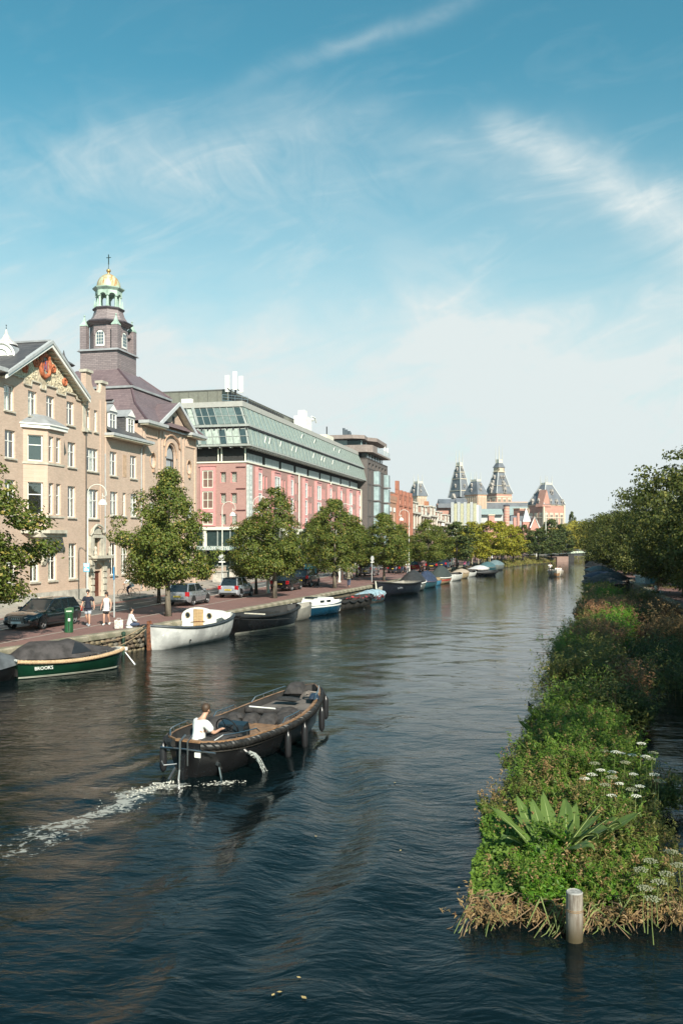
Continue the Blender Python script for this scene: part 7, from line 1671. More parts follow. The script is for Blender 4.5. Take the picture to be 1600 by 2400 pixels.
for ph in (0, 3.14):
    pth = []
    for i in range(len(fp) * 6 - 6):
        j, fr = divmod(i, 6); p = Vector(fp[j]).lerp(Vector(fp[min(j + 1, len(fp) - 1)]), fr / 6); q = (Vector(fp[min(j + 1, len(fp) - 1)]) - Vector(fp[max(0, j - 1)])).normalized(); n2 = q.cross(Vector((0, 0, 1))); a = i * .62 + ph; pth.append(p + Vector((0, 0, 1)) * .066 * math.cos(a) + n2 * .066 * math.sin(a))
    st_.tube(pth, .022, 4)
auto_smooth(st_.build('rope_strands', rope_m, GO), 70)
rows = []
prof = [(.02, .05), (.08, .42), (.16, .62), (.30, .66), (.42, .66), (.50, .66), (.60, .52), (.70, .30), (.80, .16), (.90, .06)]
for t, h in prof:
    g = bpos(gbt, t, 1, 0, .0); rows.append([(g[0], g[1] * v, g[2] + .05 + h * (1 - abs(v) ** 2.6) + .03 * math.sin(t * 40 + v * 3)) for v in [-1 + 2 * k / 10 for k in range(11)]])
auto_smooth(MB().grid(rows).build('canvas_hood', canvas_dk, GO), 45)
wn = MB(); g0_ = lambda t, v, h: (bpos(gbt, t, 1)[0], bpos(gbt, t, 1)[1] * v, bpos(gbt, t, 1)[2] + .05 + h * (1 - abs(v) ** 2.6) + .03)
wn.add([g0_(.43, -.93, .70), g0_(.50, -.55, .72), g0_(.56, -.62, .64), g0_(.63, -.90, .55)], [(0, 1, 2, 3)]); wn.build('plastic_window', mat('dark_plastic', (.02, .022, .025), .15), GO)
g = bpos(gbt, .12, -1); txt = text('BROOKS', .19, white_paint, GO, (-1.5, -.915, .42), (R(84), 0, R(-5)), .004, bold=.0)
MB().tube([(-2.45, -.2, .55), (-2.6, -.2, .1), (-2.62, -.2, -.4)], .05, 5).build('rudder', black_hull, GO); MB().box(2.2, -.25, .72, 2.55, .25, .86).build('bow_cloth', mat('pale_cloth', (.6, .58, .52), .9), GO)
MB().tube([(2.45, -.2, .65), (2.75, -.5, .1)], .02, 5).tube([(2.5, -.1, .65), (2.82, -.42, .1)], .02, 5).tube([(2.7, -.55, .1), (2.85, -.38, .1)], .02, 5).build('bow_ladder', chrome, GO)
gr = MB()
for t in (.52, .62, .72): gr.tube([bpos(gbt, t, -1, 0, .03), bpos(gbt, t, -1, .12, .03), bpos(gbt, t + .07, -1, .12, .03), bpos(gbt, t + .07, -1, 0, .03)], .012, 4)
gr.build('deck_rail', chrome, GO)
# grey covered boat cut off at the left edge
gc = boat('covered_boat', 'boat under a crumpled grey tarpaulin cut off by the left edge of the picture', 'boat', (-14.1, 34.0), R(52), 4.2, 1.7, .55, .2, .1, .7, black_hull, black_in); cover(gc, mat('slate_tarp', (.10, .11, .12), .6, var=.3, vs=2, bump=.5, bs=5), .62, 0, 1.0, .5, over=.08, sag=.12)
# white lifeboat
wh_h = mat('worn_white_hull', (.52, .52, .50), .5, var=.35, vs=1.4, bump=.3, bs=5, col2=(.36, .36, .35)); rust_m = mat('rusty_iron', (.22, .08, .04), .85, var=.5, vs=6)
c, hd, L = place(372, 1532, 532, 1487)
wbt = boat('lifeboat', 'large old white double-ended boat with a rusty rudder and an arched white cabin front', 'boat', (-7.9, 47.7), R(66), 7.4, 2.5, 1.02, .30, .26, .05, wh_h, white_paint, rake=.25, srake=.15, cap=mat('dark_gunwale', (.05, .06, .07), .5), rail=mat('dark_gunwale', (.05, .06, .07), .5), rail_r=.05, floor=.45, N=22)
WO = wbt['o']
MB().box(-3.98, -.05, -.7, -3.72, .05, 1.45).box(-3.72, -.06, -.6, -3.62, .06, 1.3).build('rudder', rust_m, WO)
bh = MB(); ps_ = [(1.08 * math.cos(math.pi * k / 12), 1.32 + .50 * math.sin(math.pi * k / 12)) for k in range(13)]
bh.prism([(-1.08, .4), (1.08, .4)] + ps_, .55, .62, 'x'); bh.build('cabin_front', white_paint, WO)
rows = []
for x, s_, h_ in ((.62, 1.0, 0), (1.2, .93, .03), (1.9, .80, .05), (2.6, .6, .05), (3.2, .3, .0)): rows.append([(x, 1.08 * s_ * math.cos(math.pi * k / 12), 1.22 + h_ + .42 * s_ * math.sin(math.pi * k / 12)) for k in range(13)])
auto_smooth(MB().grid(rows).build('cabin_roof', white_paint, WO), 60)
dr = MB(); dr.box(.51, -.30, .62, .55, .30, 1.72); do_ = dr.build('cabin_door', mat('pine_door', (.50, .33, .16), .6, var=.2, vs=5), WO)
sl = MB()
for k in range(12): sl.box(.485, -.26, .70 + k * .08, .51, -.03, .755 + k * .08).box(.485, .03, .70 + k * .08, .51, .26, .755 + k * .08)
sl.build('louvre', mat('pine_slat', (.58, .40, .22), .6), do_); MB().box(.49, -.02, .62, .515, .02, 1.72).build('door_stile', mat('pine_slat', (.58, .40, .22), .6), do_)
for y in (-.68, .68):
    pr = MB(); n = 14; pr.tube([(.54, y + .14 * math.cos(2 * math.pi * k / n), 1.38 + .14 * math.sin(2 * math.pi * k / n)) for k in range(n + 1)], .028, 6); po = pr.build('porthole', mat('brass', (.40, .32, .18), .4, .8), WO)
    MB().prism([(y + .13 * math.cos(2 * math.pi * k / n), 1.38 + .13 * math.sin(2 * math.pi * k / n)) for k in range(n)], .525, .545, 'x').build('porthole_glass', mat('dark_glass', (.02, .03, .035), .08), po)
MB().tube([(.48, -.45, 1.10), (.48, .45, 1.02)], .02, 5).build('lock_bar', rust_m, WO)
for i, x in enumerate((-2.4, -1.4, -.4)): MB().box(x, -halfb((x + 3.7) / 7.4, 2.5, .05) + .1, .78, x + .22, halfb((x + 3.7) / 7.4, 2.5, .05) - .1, .82).build('thwart', white_paint, WO)
MB().box(-2.9, .1, .5, -2.5, .5, .66).build('green_box', mat('green_box', (.03, .20, .12), .6), WO); MB().ball((-1.9, -1.12, .36), .05, 6).build('hull_drain', black_metal, WO)
sc_ = .0
# black sloop beyond
b1 = boat('black_sloop', 'plain black moored sloop with cream boot stripe behind the white lifeboat', 'boat', (-4.85, 55.2), R(62), 7.6, 2.5, .95, .28, .15, .75, black_hull, mat('black_seat', (.03, .03, .03), .6), rake=.3, srake=.1, cap=mat('black_cap', (.025, .025, .028), .4), rail=rubber, rail_r=.09, stripe=(.0, .10, cream_h), floor=.35)
MB().box(-2.6, -.9, .35, -1.9, .9, .75).box(-.6, -.85, .35, .0, .85, .8).build('bench', mat('black_seat', (.03, .03, .03), .6), b1['o']); MB().box(-.9, -.7, .92, -.78, .75, .98).build('pale_thwart', mat('cream_box', (.7, .66, .55), .6), b1['o']); MB().box(.4, -.5, .35, 1.2, .5, 1.0).build('console', mat('black_seat', (.03, .03, .03), .6), b1['o'])
b2 = boat('grey_dinghy', 'small pale grey dinghy tucked behind the black sloop against the quay', 'boat', (-3.35, 60.6), R(60), 4.2, 1.7, .8, .3, .1, .7, mat('grey_hull', (.26, .25, .22), .5), mat('grey_inside', (.32, .30, .26), .7), cap=mat('grey_hull', (.26, .25, .22), .5))
# blue boat with white cabin top
bl_h = mat('blue_hull', (.010, .055, .10), .25, var=.2, coat=.5)
b3 = boat('blue_cabin_boat', 'small dark blue boat with a low white cabin top', 'boat', (-1.75, 65.2), R(55), 5.3, 2.1, .80, .16, .05, .72, bl_h, white_paint, cap=white_paint, stripe=(.62, .10, white_paint), rake=.2)
ct = MB(); ct.frus((-1.1, -.75, 1.3, .75), (-.9, -.62, 1.1, .62), .7, 1.22); ct.box(-2.2, -.7, .72, -1.1, .7, .9); ct.build('cabin_top', white_paint, b3['o'])
for x in (-.6, .2): MB().box(x, -.74, .92, x + .45, -.68, 1.08).build('cabin_window', mat('dark_glass', (.02, .03, .035), .08), b3['o'])
MB().box(-1.0, -.4, 1.22, -.5, .4, 1.3).build('hatch', mat('dark_glass', (.02, .03, .035), .08), b3['o']); MB().box(-2.75, -.15, .1, -2.6, .15, 1.0).build('outboard', black_metal, b3['o'])
# work boat with rope and bicycles, covered dinghy
b4 = boat('work_barge', 'dark open workboat with a black rope swag and jumbled bicycles aboard', 'boat', (.55, 71.6), R(60), 7.2, 2.2, .72, .22, .1, .7, mat('tar_hull', (.05, .047, .042), .6, var=.4), black_in, cap=mat('tar_hull', (.05, .047, .042), .6), stripe=(0, .08, mat('rust_stripe', (.25, .17, .11), .8)))
for k in range(5):
    MB().tube([bpos(b4, .08 + .17 * k + .17 * j / 6, -1, -.03 - .16 * math.sin(math.pi * j / 6), -.05) for j in range(7)], .06, 6).build('rope_swag', rubber, b4['o'])
def bike_mesh(m_):
    mb = MB()
    for x in (-.52, .52): mb.tube([(x + .33 * math.cos(2 * math.pi * k / 14), 0, .33 + .33 * math.sin(2 * math.pi * k / 14)) for k in range(15)], .018, 4, cap=False)
    for x in (-.52, .52):
        for k in range(6): a = math.pi * k / 6; mb.tube([(x - .32 * math.cos(a), 0, .33 - .32 * math.sin(a)), (x + .32 * math.cos(a), 0, .33 + .32 * math.sin(a))], .003, 3)
    wheels = mb.mesh('wheels', rubber); f = MB()
    for a, c in (((-.52, .33), (-.12, .30)), ((-.12, .30), (-.22, .80)), ((-.22, .74), (.32, .80)), ((-.12, .30), (.30, .70)), ((-.52, .33), (-.20, .70)), ((.34, .92), (.30, .68)), ((.30, .70), (.52, .33))): f.tube([(a[0], 0, a[1]), (c[0], 0, c[1])], .02, 5)
    f.tube([(.30, -.25, 1.0), (.36, -.1, .98), (.34, 0, .93), (.36, .1, .98), (.30, .25, 1.0)], .014, 4); f.box(-.36, -.08, .82, -.12, .08, .87).box(-.75, -.07, .66, -.4, .07, .68); return wheels, f.mesh('frame', m_)
BK = [bike_mesh(mat('bike_' + n, c, .4)) for n, c in (('black', (.02, .02, .02)), ('red', (.28, .03, .03)), ('blue', (.06, .12, .22)), ('white', (.5, .5, .5)))]
def bicycle(k, loc, rz, label, group=None, tilt=0.0, rot=None):
    t = thing('bicycle', label, 'bicycle', loc, rz, group); t.rotation_euler = rot or (tilt, 0, rz); link('wheels', BK[k][0], t); link('frame', BK[k][1], t); return t
for i, (dx_, dy_, k, rz) in enumerate([(.2, .1, 1, .3), (.9, .3, 1, 1.2), (1.7, .5, 0, .6), (2.4, 1.0, 1, 2.0), (-1.0, -.4, 0, .9)]):
    bicycle(k, (.75 + dx_ * .8, 72.3 + dy_ * 1.6, .32), rz, ('red bicycle lying in the middle of the workboat', 'second red bicycle leaning over in the workboat', 'black bicycle leaning near the workboat bow', 'red bicycle at the bow end of the workboat', 'black bicycle at the stern end of the workboat')[i], 'bicycles dumped in the workboat', rot=(.9, 0, rz))
lb = mat('pale_blue_tarp', (.30, .42, .48), .6, var=.2, vs=2, bump=.4, bs=5)
b5 = boat('covered_dinghy', 'small boat under a pale blue tarpaulin near the workboat bow', 'boat', (2.6, 78.9), R(58), 4.0, 1.9, .55, .25, .1, .7, mat('teal_hull', (.03, .09, .11), .4), black_in, stripe=(0, .08, mat('rust_stripe', (.25, .17, .11), .8))); cover(b5, lb, .5, 0, 1, .5, over=.05, sag=.1)
b6 = boat('black_bow_boat', 'big black sloop pointing towards the camera with a white stem and white lettering', 'boat', (5.3, 88.3), R(238), 7.4, 2.7, 1.15, .35, .1, .75, mat('navy_black', (.012, .014, .02), .3, coat=.4), mat('grey_inside', (.32, .30, .26), .7), rake=.2, rail=rubber, rail_r=.07, cap=mat('grey_cap', (.16, .15, .14), .6), floor=.5)
MB().tube([(3.92, 0, 1.5), (3.75, 0, .6), (3.55, 0, -.1)], .07, 6).build('white_stem', cream_h, b6['o']); text('SLOEPEN', .26, mat('grey_letter', (.25, .27, .3), .5), b6['o'], (1.3, 1.24, .75), (R(90), 0, R(180)), .004).name = 'lettering'
def simple(nm, lab, c, deg, L, B, H, hm, cm=None, ridge=.6, **k):
    bb = boat(nm, lab, 'boat', c, R(deg), L, B, H, .2, .08, .7, hm, black_in, N=12, **k)
    if cm: cover(bb, cm, ridge, .02, .95, k.get('peak', .5) if 'peak' in k else .5, over=.04, sag=.06)
    return bb
wht = mat('white_hull', (.62, .62, .58), .4, var=.15); tan_h = mat('tan_hull', (.45, .34, .20), .5, var=.2); nvy = mat('navy_tarp', (.03, .045, .09), .7, var=.3); blk = mat('black_tarp', (.03, .03, .032), .7, var=.3)
simple('covered_boat', 'white trimmed boat under a high black hood beside the big black sloop', G(968, 1384), 68, 6.0, 2.3, .9, mat('greygreen_hull', (.18, .20, .18), .5), blk, 1.3, rail=white_paint, rail_r=.06)
simple('small_motorboat', 'low white and black motorboat in front of the black hooded boat', G(962, 1389), 68, 4.5, 1.7, .6, black_hull, None, rail=white_paint, rail_r=.07, cap=white_paint)
simple('covered_boat', 'boat under a navy blue pointed hood, right of the black hooded one', G(999, 1376), 68, 5.5, 2.1, .7, mat('teal_hull', (.03, .09, .11), .4), nvy, 1.2)
simple('blue_tender', 'little bright blue boat between the navy hood and the red striped boat', G(1017, 1371), 68, 3.5, 1.6, .6, mat('sky_blue', (.07, .25, .38), .5), None)
simple('striped_boat', 'boat with red and white stripes along its sides under a green black hood', G(1033, 1367), 68, 6.5, 2.2, .8, tan_h, mat('green_black_tarp', (.04, .05, .045), .7), 1.4, stripe=(.35, .22, mat('red_stripe', (.45, .05, .04), .5)), rail=white_paint, rail_r=.06)
simple('white_motorboat', 'white motorboat with a small windscreen, first of the pale pair', G(1062, 1360), 68, 5.5, 2.2, .8, wht, None, cap=white_paint)
simple('tan_motorboat', 'pale tan motorboat behind the white one', G(1080, 1355), 68, 5.0, 2.1, .8, tan_h, mat('tan_tarp', (.45, .36, .27), .7), .5)
simple('white_motorboat', 'low white motorboat right of the tan one, close to the quay', G(1098, 1351), 68, 5.0, 2.0, .6, wht, None, cap=white_paint)
simple('black_launch', 'black launch with a white cover on its bow near the drifting dinghy', G(1122, 1346), 62, 7.0, 2.4, .8, black_hull, mat('white_tarp', (.55, .55, .55), .7), .6)
simple('covered_boat', 'boat under a dark teal tarpaulin before the grassy bank', G(1141, 1340), 60, 6.0, 2.4, .8, mat('teal_hull', (.03, .09, .11), .4), mat('teal_tarp', (.06, .13, .15), .7), .9)
simple('covered_boat', 'farthest moored boat with a grey teal cover beside the grassy bank', G(1160, 1336), 60, 6.5, 2.4, .9, mat('greygreen_hull', (.18, .20, .18), .5), mat('grey_teal_tarp', (.14, .20, .22), .7), .9)
dg_ = simple('inflatable_boat', 'small black dinghy drifting off the moored boats', (21.0*1.0 + 1.5, 137), 25, 4.0, 1.9, .5, black_hull, None, rail=rubber, rail_r=.2, cap=rubber)
dg_['o'].location = G(1134, 1349)
# moving boat with people
mv = G(1301, 1350); mvb = boat('passenger_launch', 'small white and wood open launch with passengers coming down the middle of the canal', 'boat', (mv.x, mv.y), R(-100), 5.6, 2.3, .8, .15, .05, .7, mat('pale_hull', (.55, .50, .42), .5), wood, cap=white_paint, N=14)
MB().box(1.2, -.8, .3, 2.0, .8, .78).build('foredeck_locker', mat('dark_glass', (.02, .03, .035), .08), mvb['o'])
# right-hand cluster
RB = [((26.9, 92.5), 115, 5.6, 2.4, black_hull, canvas_dk, .8, 'dark covered sloop with a hood nearest on the right, bow to the left', .9), ((30.9, 90.5), 100, 5.5, 2.5, black_hull, None, 0, 'white and teal cabin boat among the dark covered boats on the right', 1.0),
      ((29.9, 99.5), 118, 6, 2.4, black_hull, blk, .9, 'black covered boat behind the white and teal one', .9), ((31.4, 108), 118, 6, 2.3, mat('teal_hull', (.03, .09, .11), .4), nvy, .8, 'boat under a navy and white cover in the right row', .8), ((34.6, 118), 118, 6, 2.4, black_hull, blk, .8, 'black tarpaulined boat in the middle of the right row', .8),
      ((37.5, 130), 118, 6, 2.4, mat('teal_hull', (.03, .09, .11), .4), mat('grey_teal_tarp', (.14, .20, .22), .7), .8, 'boat under a grey teal cover in the right row', .8), ((41.2, 143), 118, 6.5, 2.5, black_hull, blk, 1.6, 'farthest right boat with a tall dark box hood', 1.0)]
for c, deg, L, B, hm, cm, rg, lab, H in RB:
    bb = simple('covered_boat' if cm else 'cabin_boat', lab, c, deg, L, B, H, hm, cm, rg, rail=mat('grey_cap', (.16, .15, .14), .6), rail_r=.06)
    bb['o']['group'] = 'boats moored on the right'
    if not cm:
        MB().box(-1.2, -.95, .6, .8, .95, 1.75).build('cabin', mat('pale_teal', (.36, .46, .48), .5), bb['o']); MB().box(-1.25, -.4, .9, -1.2, .4, 1.7).build('teal_door', mat('teal_door', (.03, .18, .22), .4), bb['o']); MB().box(-1.4, -1.05, 1.75, 1.0, 1.05, 1.84).build('cabin_roof', white_paint, bb['o'])
# mooring lines
rope((-9.9, 38.7, .75), (-9.6, 45.3, 1.15), .12, 'pale mooring rope from the green sloop bow to the quay beside the lifeboat'); rope((-9.75, 44.4, 1.2), (-10.6, 39.6, .95), .18, 'long pale rope along the quay wall above the stones')
rope((-13.5, 35.2, .7), (-14.4, 36.5, .95), .15, 'dark mooring line at the green sloop stern', rubber); rope((-14.3, 34.9, .6), (-13.0, 35.0, .5), .06, 'thin pale line between the tarpaulined boat and the green sloop')
rope((-3.0, 51.8, .9), (-6.6, 51.2, 1.0), .1, 'dark line from the black sloop to the quay', rubber)
mp_ = thing('mooring_post', 'short green mooring post on the quay wall behind the green sloop bow', 'post', (-10.35, 42.6, .4)); MB().lathe([(.07, -.9), (.07, .5), (.11, .55), (.11, .65), (.03, .7)], 8).build('post', mat('dark_green', (.02, .05, .03), .5), mp_)
# ================================================================ people
def skin(name, J, Eg, rad, m_, parent, root, sub=1):
    ks = list(J); me = bpy.data.meshes.new(name); me.from_pydata([J[k] for k in ks], [(ks.index(a), ks.index(b_)) for a, b_ in Eg], [])
    o = bpy.data.objects.new(name, me); COL.objects.link(o); md = o.modifiers.new('s', 'SKIN'); md.use_smooth_shade = True; md.branch_smoothing = .6
    sv = me.skin_vertices[0].data
    for i, k in enumerate(ks):
        r = rad[k]; sv[i].radius = (r, r) if not isinstance(r, tuple) else r; sv[i].use_root = (k == root)
    if sub: s2 = o.modifiers.new('u', 'SUBSURF'); s2.levels = sub; s2.render_levels = sub
    dg = bpy.context.evaluated_depsgraph_get(); nm = bpy.data.meshes.new_from_object(o.evaluated_get(dg)); bpy.data.objects.remove(o)
    nm.materials.clear(); nm.materials.append(m_); nm.polygons.foreach_set('use_smooth', [True] * len(nm.polygons)); return link(name, nm, parent)
BASE = dict(pelvis=(0, 0, .95), spine=(0, 0, 1.15), chest=(0, 0, 1.36), neck=(0, 0, 1.50), jaw=(0, .02, 1.58), head=(0, .015, 1.67), crown=(0, 0, 1.75), nose=(0, .115, 1.645))
RAD = dict(pelvis=.135, spine=.125, chest=.135, neck=.055, jaw=.062, head=.092, crown=.062, nose=.014)
def person(name_label, cat, loc, rz, pose, skin_m, clothes, hair_m, hair='short', group=None, detail=True, s=1.0):
    J = dict(BASE); r = dict(RAD)
    for sd, n in ((-1, 'L'), (1, 'R')):
        J['sh' + n] = (sd * .17, 0, 1.42); J['el' + n] = (sd * .24, -.02, 1.16); J['wr' + n] = (sd * .27, .06, .93); J['pa' + n] = (sd * .27, .075, .86)
        J['hp' + n] = (sd * .09, 0, .90); J['kn' + n] = (sd * .10, .02, .50); J['an' + n] = (sd * .10, -.03, .09); J['to' + n] = (sd * .11, .13, .045)
        r.update({'sh' + n: .068, 'el' + n: .042, 'wr' + n: .028, 'pa' + n: .034, 'hp' + n: .095, 'kn' + n: .058, 'an' + n: .038, 'to' + n: .034})
    J.update(pose)
    Eg = [('pelvis', 'spine'), ('spine', 'chest'), ('chest', 'neck'), ('neck', 'jaw'), ('jaw', 'head'), ('head', 'crown'), ('head', 'nose')]
    for n in 'LR': Eg += [('chest', 'sh' + n), ('sh' + n, 'el' + n), ('el' + n, 'wr' + n), ('wr' + n, 'pa' + n), ('pelvis', 'hp' + n), ('hp' + n, 'kn' + n), ('kn' + n, 'an' + n), ('an' + n, 'to' + n)]
    if detail:
        for n in 'LR':
            w, p = Vector(J['wr' + n]), Vector(J['pa' + n]); d = (p - w).normalized(); side = d.orthogonal().normalized(); side = Vector((0, 1, 0)) - d * d.y; side = side.normalized() if side.length > .1 else Vector((1, 0, 0)); nrm = d.cross(side)
            for k, (o_, l_) in enumerate(((-.024, .070), (-.008, .080), (.009, .075), (.025, .06))):
                a = p + side * o_ + d * .03; J['f%d%s' % (k, n)] = tuple(a); J['g%d%s' % (k, n)] = tuple(a + d * l_ * .6 + nrm * .012); r['f%d%s' % (k, n)] = .0095; r['g%d%s' % (k, n)] = .008; Eg += [('pa' + n, 'f%d%s' % (k, n)), ('f%d%s' % (k, n), 'g%d%s' % (k, n))]
            J['t' + n] = tuple(w.lerp(p, .6) + side * .05 + d * .01); r['t' + n] = .011; Eg.append(('pa' + n, 't' + n))
    t = thing('person', name_label, cat, loc, rz, group); t.scale = (s, s, s)
    skin('body', J, Eg, r, skin_m, t, 'pelvis')
    for nm, m_, parts, grow in clothes:
        JJ, ee, rr = {}, [], {}
        if parts == 'shirt' or parts == 'tank' or parts == 'longshirt':
            ks = ['pelvis', 'spine', 'chest']; JJ = {k: J[k] for k in ks}; ee = [('pelvis', 'spine'), ('spine', 'chest')]; JJ['hem'] = tuple(Vector(J['pelvis']) + (Vector(J['pelvis']) - Vector(J['spine'])) * (.25 if J['pelvis'][2] > .5 else .1)); rr['hem'] = .145 + grow; ee.append(('hem', 'pelvis')); nk = Vector(J['chest']).lerp(Vector(J['neck']), .55); JJ['nk'] = tuple(nk); rr['nk'] = .075; ee.append(('chest', 'nk'))
            f = {'shirt': .85, 'tank': 0, 'longshirt': 1.9}[parts]
            for n in 'LR':
                JJ['sh' + n] = J['sh' + n]; ee.append(('chest', 'sh' + n))
                if f > 0:
                    JJ['e' + n] = tuple(Vector(J['sh' + n]).lerp(Vector(J['el' + n]), min(1, f))); rr['e' + n] = r['el' + n] + grow * 1.2; ee.append(('sh' + n, 'e' + n))
                    if f > 1: JJ['w' + n] = tuple(Vector(J['el' + n]).lerp(Vector(J['wr' + n]), f - 1)); rr['w' + n] = r['wr' + n] + grow; ee.append(('e' + n, 'w' + n))
        else:
            f = {'shorts': .85, 'skirt': .8, 'trousers': 1.92}[parts]; JJ = {'pelvis': J['pelvis'], 'waist': tuple(Vector(J['pelvis']).lerp(Vector(J['spine']), .4))}; ee = [('waist', 'pelvis')]; rr['waist'] = .125 + grow
            for n in 'LR':
                JJ['hp' + n] = J['hp' + n]; ee.append(('pelvis', 'hp' + n)); JJ['k' + n] = tuple(Vector(J['hp' + n]).lerp(Vector(J['kn' + n]), min(1, f))); rr['k' + n] = r['kn' + n] + grow * (1.8 if parts != 'trousers' else 1); ee.append(('hp' + n, 'k' + n))
                if f > 1: JJ['a' + n] = tuple(Vector(J['kn' + n]).lerp(Vector(J['an' + n]), f - 1)); rr['a' + n] = r['an' + n] + grow; ee.append(('k' + n, 'a' + n))
                if parts == 'skirt': JJ['k' + n] = tuple(Vector(JJ['k' + n]) * 1 + Vector((-.04 if n == 'R' else .04, 0, 0))); rr['k' + n] = .11
        for k in JJ:
            if k not in rr: rr[k] = r[k] + grow
        skin(nm, JJ, ee, rr, m_, t, 'pelvis', 1)
    h = Vector(J['head']); up = (Vector(J['crown']) - Vector(J['jaw'])).normalized(); fw = (Vector(J['nose']) - h).normalized()
    hb = MB(); hc = h + up * .03 - fw * .022; hb.ball(tuple(hc), (.094, .098, .098), 12)
    if hair == 'long': hb.tube([tuple(hc - fw * .05), tuple(hc - fw * .11 - up * .12), tuple(hc - fw * .12 - up * .26 + Vector((.05, 0, 0)))], [.085, .08, .03], 8)
    if hair == 'cap': hb.box(-.07, hc.y + .05, hc.z + .02, .07, hc.y + .19, hc.z + .04)
    hb.ball(tuple(hc - up * .03 - fw * .02), (.088, .085, .09), 10)
    auto_smooth(hb.build('hair' if hair != 'cap' else 'cap', hair_m, t), 80)
    if detail:
        e = MB(); sx = fw.cross(up)
        for sg in (-1, 1): e.ball(tuple(h + fw * .082 + sx * .032 * sg + up * .012), .011, 6)
        e.build('eyes', mat('eye_dark', (.02, .015, .01), .3), t); MB().tube([tuple(h + fw * .086 - up * .045 - sx * .02), tuple(h + fw * .09 - up * .047), tuple(h + fw * .086 - up * .045 + sx * .02)], .006, 4).build('mouth', mat('lip', (.30, .12, .09), .5), t)
        er = MB()
        for sg in (-1, 1): er.ball(tuple(h + sx * .09 * sg - up * .005), (.014, .022, .03), 6)
        er.build('ears', skin_m, t)
    return t, J
sk_l = mat('skin_light', (.52, .30, .21), .55, var=.1); sk_t = mat('skin_tan', (.40, .22, .14), .55, var=.1); hair_d = mat('hair_dark', (.018, .012, .01), .6); hair_b = mat('hair_brown', (.06, .035, .02), .6)
navy = mat('navy_cloth', (.012, .015, .03), .85); ltgrey = mat('grey_cloth', (.42, .45, .50), .85); pinkw = mat('blush_cloth', (.74, .68, .66), .9); blackc = mat('black_cloth', (.015, .014, .016), .85); whitec = mat('white_cloth', (.72, .72, .70), .85); jeans = mat('jeans', (.05, .07, .12), .9); olive = mat('olive_cloth', (.22, .20, .15), .9)
walk = dict(knL=(-.10, .12, .50), anL=(-.10, .10, .12), toL=(-.11, .26, .06), knR=(.10, -.02, .49), anR=(.10, -.26, .15), toR=(.10, -.14, .05), elL=(-.25, -.08, 1.17), wrL=(-.30, -.02, .94), paL=(-.30, .0, .87), elR=(.26, .02, 1.16), wrR=(.28, .16, .95), paR=(.28, .19, .88))
walk2 = {k.replace('L', '#').replace('R', 'L').replace('#', 'R'): (-v[0], v[1], v[2]) for k, v in walk.items()}
p = G(207, 1468, QZ); m1, _ = person('man in a black short-sleeved top and pale blue shorts walking along the quay', 'person', (p.x, p.y, QZ), R(176), dict(walk, head=(0, .035, 1.66), nose=(0, .13, 1.61)), sk_l, [('shorts', ltgrey, 'shorts', .03), ('shirt', navy, 'shirt', .03)], hair_d, s=1.05)
def shoes(t, J, m_, s=1.0):
    for n in 'LR':
        a, b_ = Vector(J['an' + n]), Vector(J['to' + n]); a = a + Vector((0, 0, -.03)); auto_smooth(MB().tube([a - (b_ - a) * .35, a, b_, b_ + (b_ - a) * .12], [.035, .052, .048, .03], 8).build('shoe', m_, t), 60)
shoes(m1, _, mat('grey_shoe', (.35, .38, .42), .6))
p = G(250, 1466, QZ); w1, J_ = person('woman in a sleeveless blush top, black skirt and sunglasses walking beside the man', 'person', (p.x, p.y, QZ), R(178), walk2, sk_l, [('skirt', blackc, 'skirt', .02), ('top', pinkw, 'tank', .034)], hair_d, 'long', s=.97); shoes(w1, J_, whitec)
MB().box(-.075, .10, 1.665, .075, .118, 1.70).build('sunglasses', black_metal, w1)
sit = dict(pelvis=(0, 0, .13), spine=(0, .03, .34), chest=(0, .07, .56), neck=(0, .09, .70), jaw=(0, .12, .78), head=(0, .12, .87), crown=(0, .10, .95), nose=(0, .22, .85), hpL=(-.09, .03, .12), hpR=(.09, .03, .12), knL=(-.34, .36, .16), knR=(.34, .36, .16), anL=(.10, .42, .07), anR=(-.10, .50, .07), toL=(.22, .46, .06), toR=(-.22, .54, .06), shL=(-.17, .07, .62), shR=(.17, .07, .62), elL=(-.24, .16, .36), elR=(.24, .16, .36), wrL=(-.10, .36, .28), wrR=(.10, .36, .28), paL=(-.05, .42, .26), paR=(.05, .42, .26))
p = G(304, 1471, QZ); s1, J_ = person('young man in a white patterned shirt and dark jeans sitting cross-legged on the quay edge', 'person', (p.x, p.y, QZ + .03), R(-62), sit, sk_l, [('jeans', jeans, 'trousers', .02), ('shirt', whitec, 'longshirt', .03)], hair_d); shoes(s1, J_, blackc)
p = G(279, 1474, QZ); bg_ = thing('shopping_bag', 'white printed carrier bag standing left of the sitting man', 'bag', (p.x, p.y, QZ + .03), R(10)); MB().frus((-.19, -.11, .19, .11), (-.21, -.05, .21, .05), 0, .42).build('bag_body', mat('printed_bag', (.62, .56, .50), .7, var=.4, vs=12), bg_); MB().tube([(-.1, 0, .42), (-.08, 0, .5), (.08, 0, .5), (.1, 0, .42)], .01, 4).build('handle', whitec, bg_)
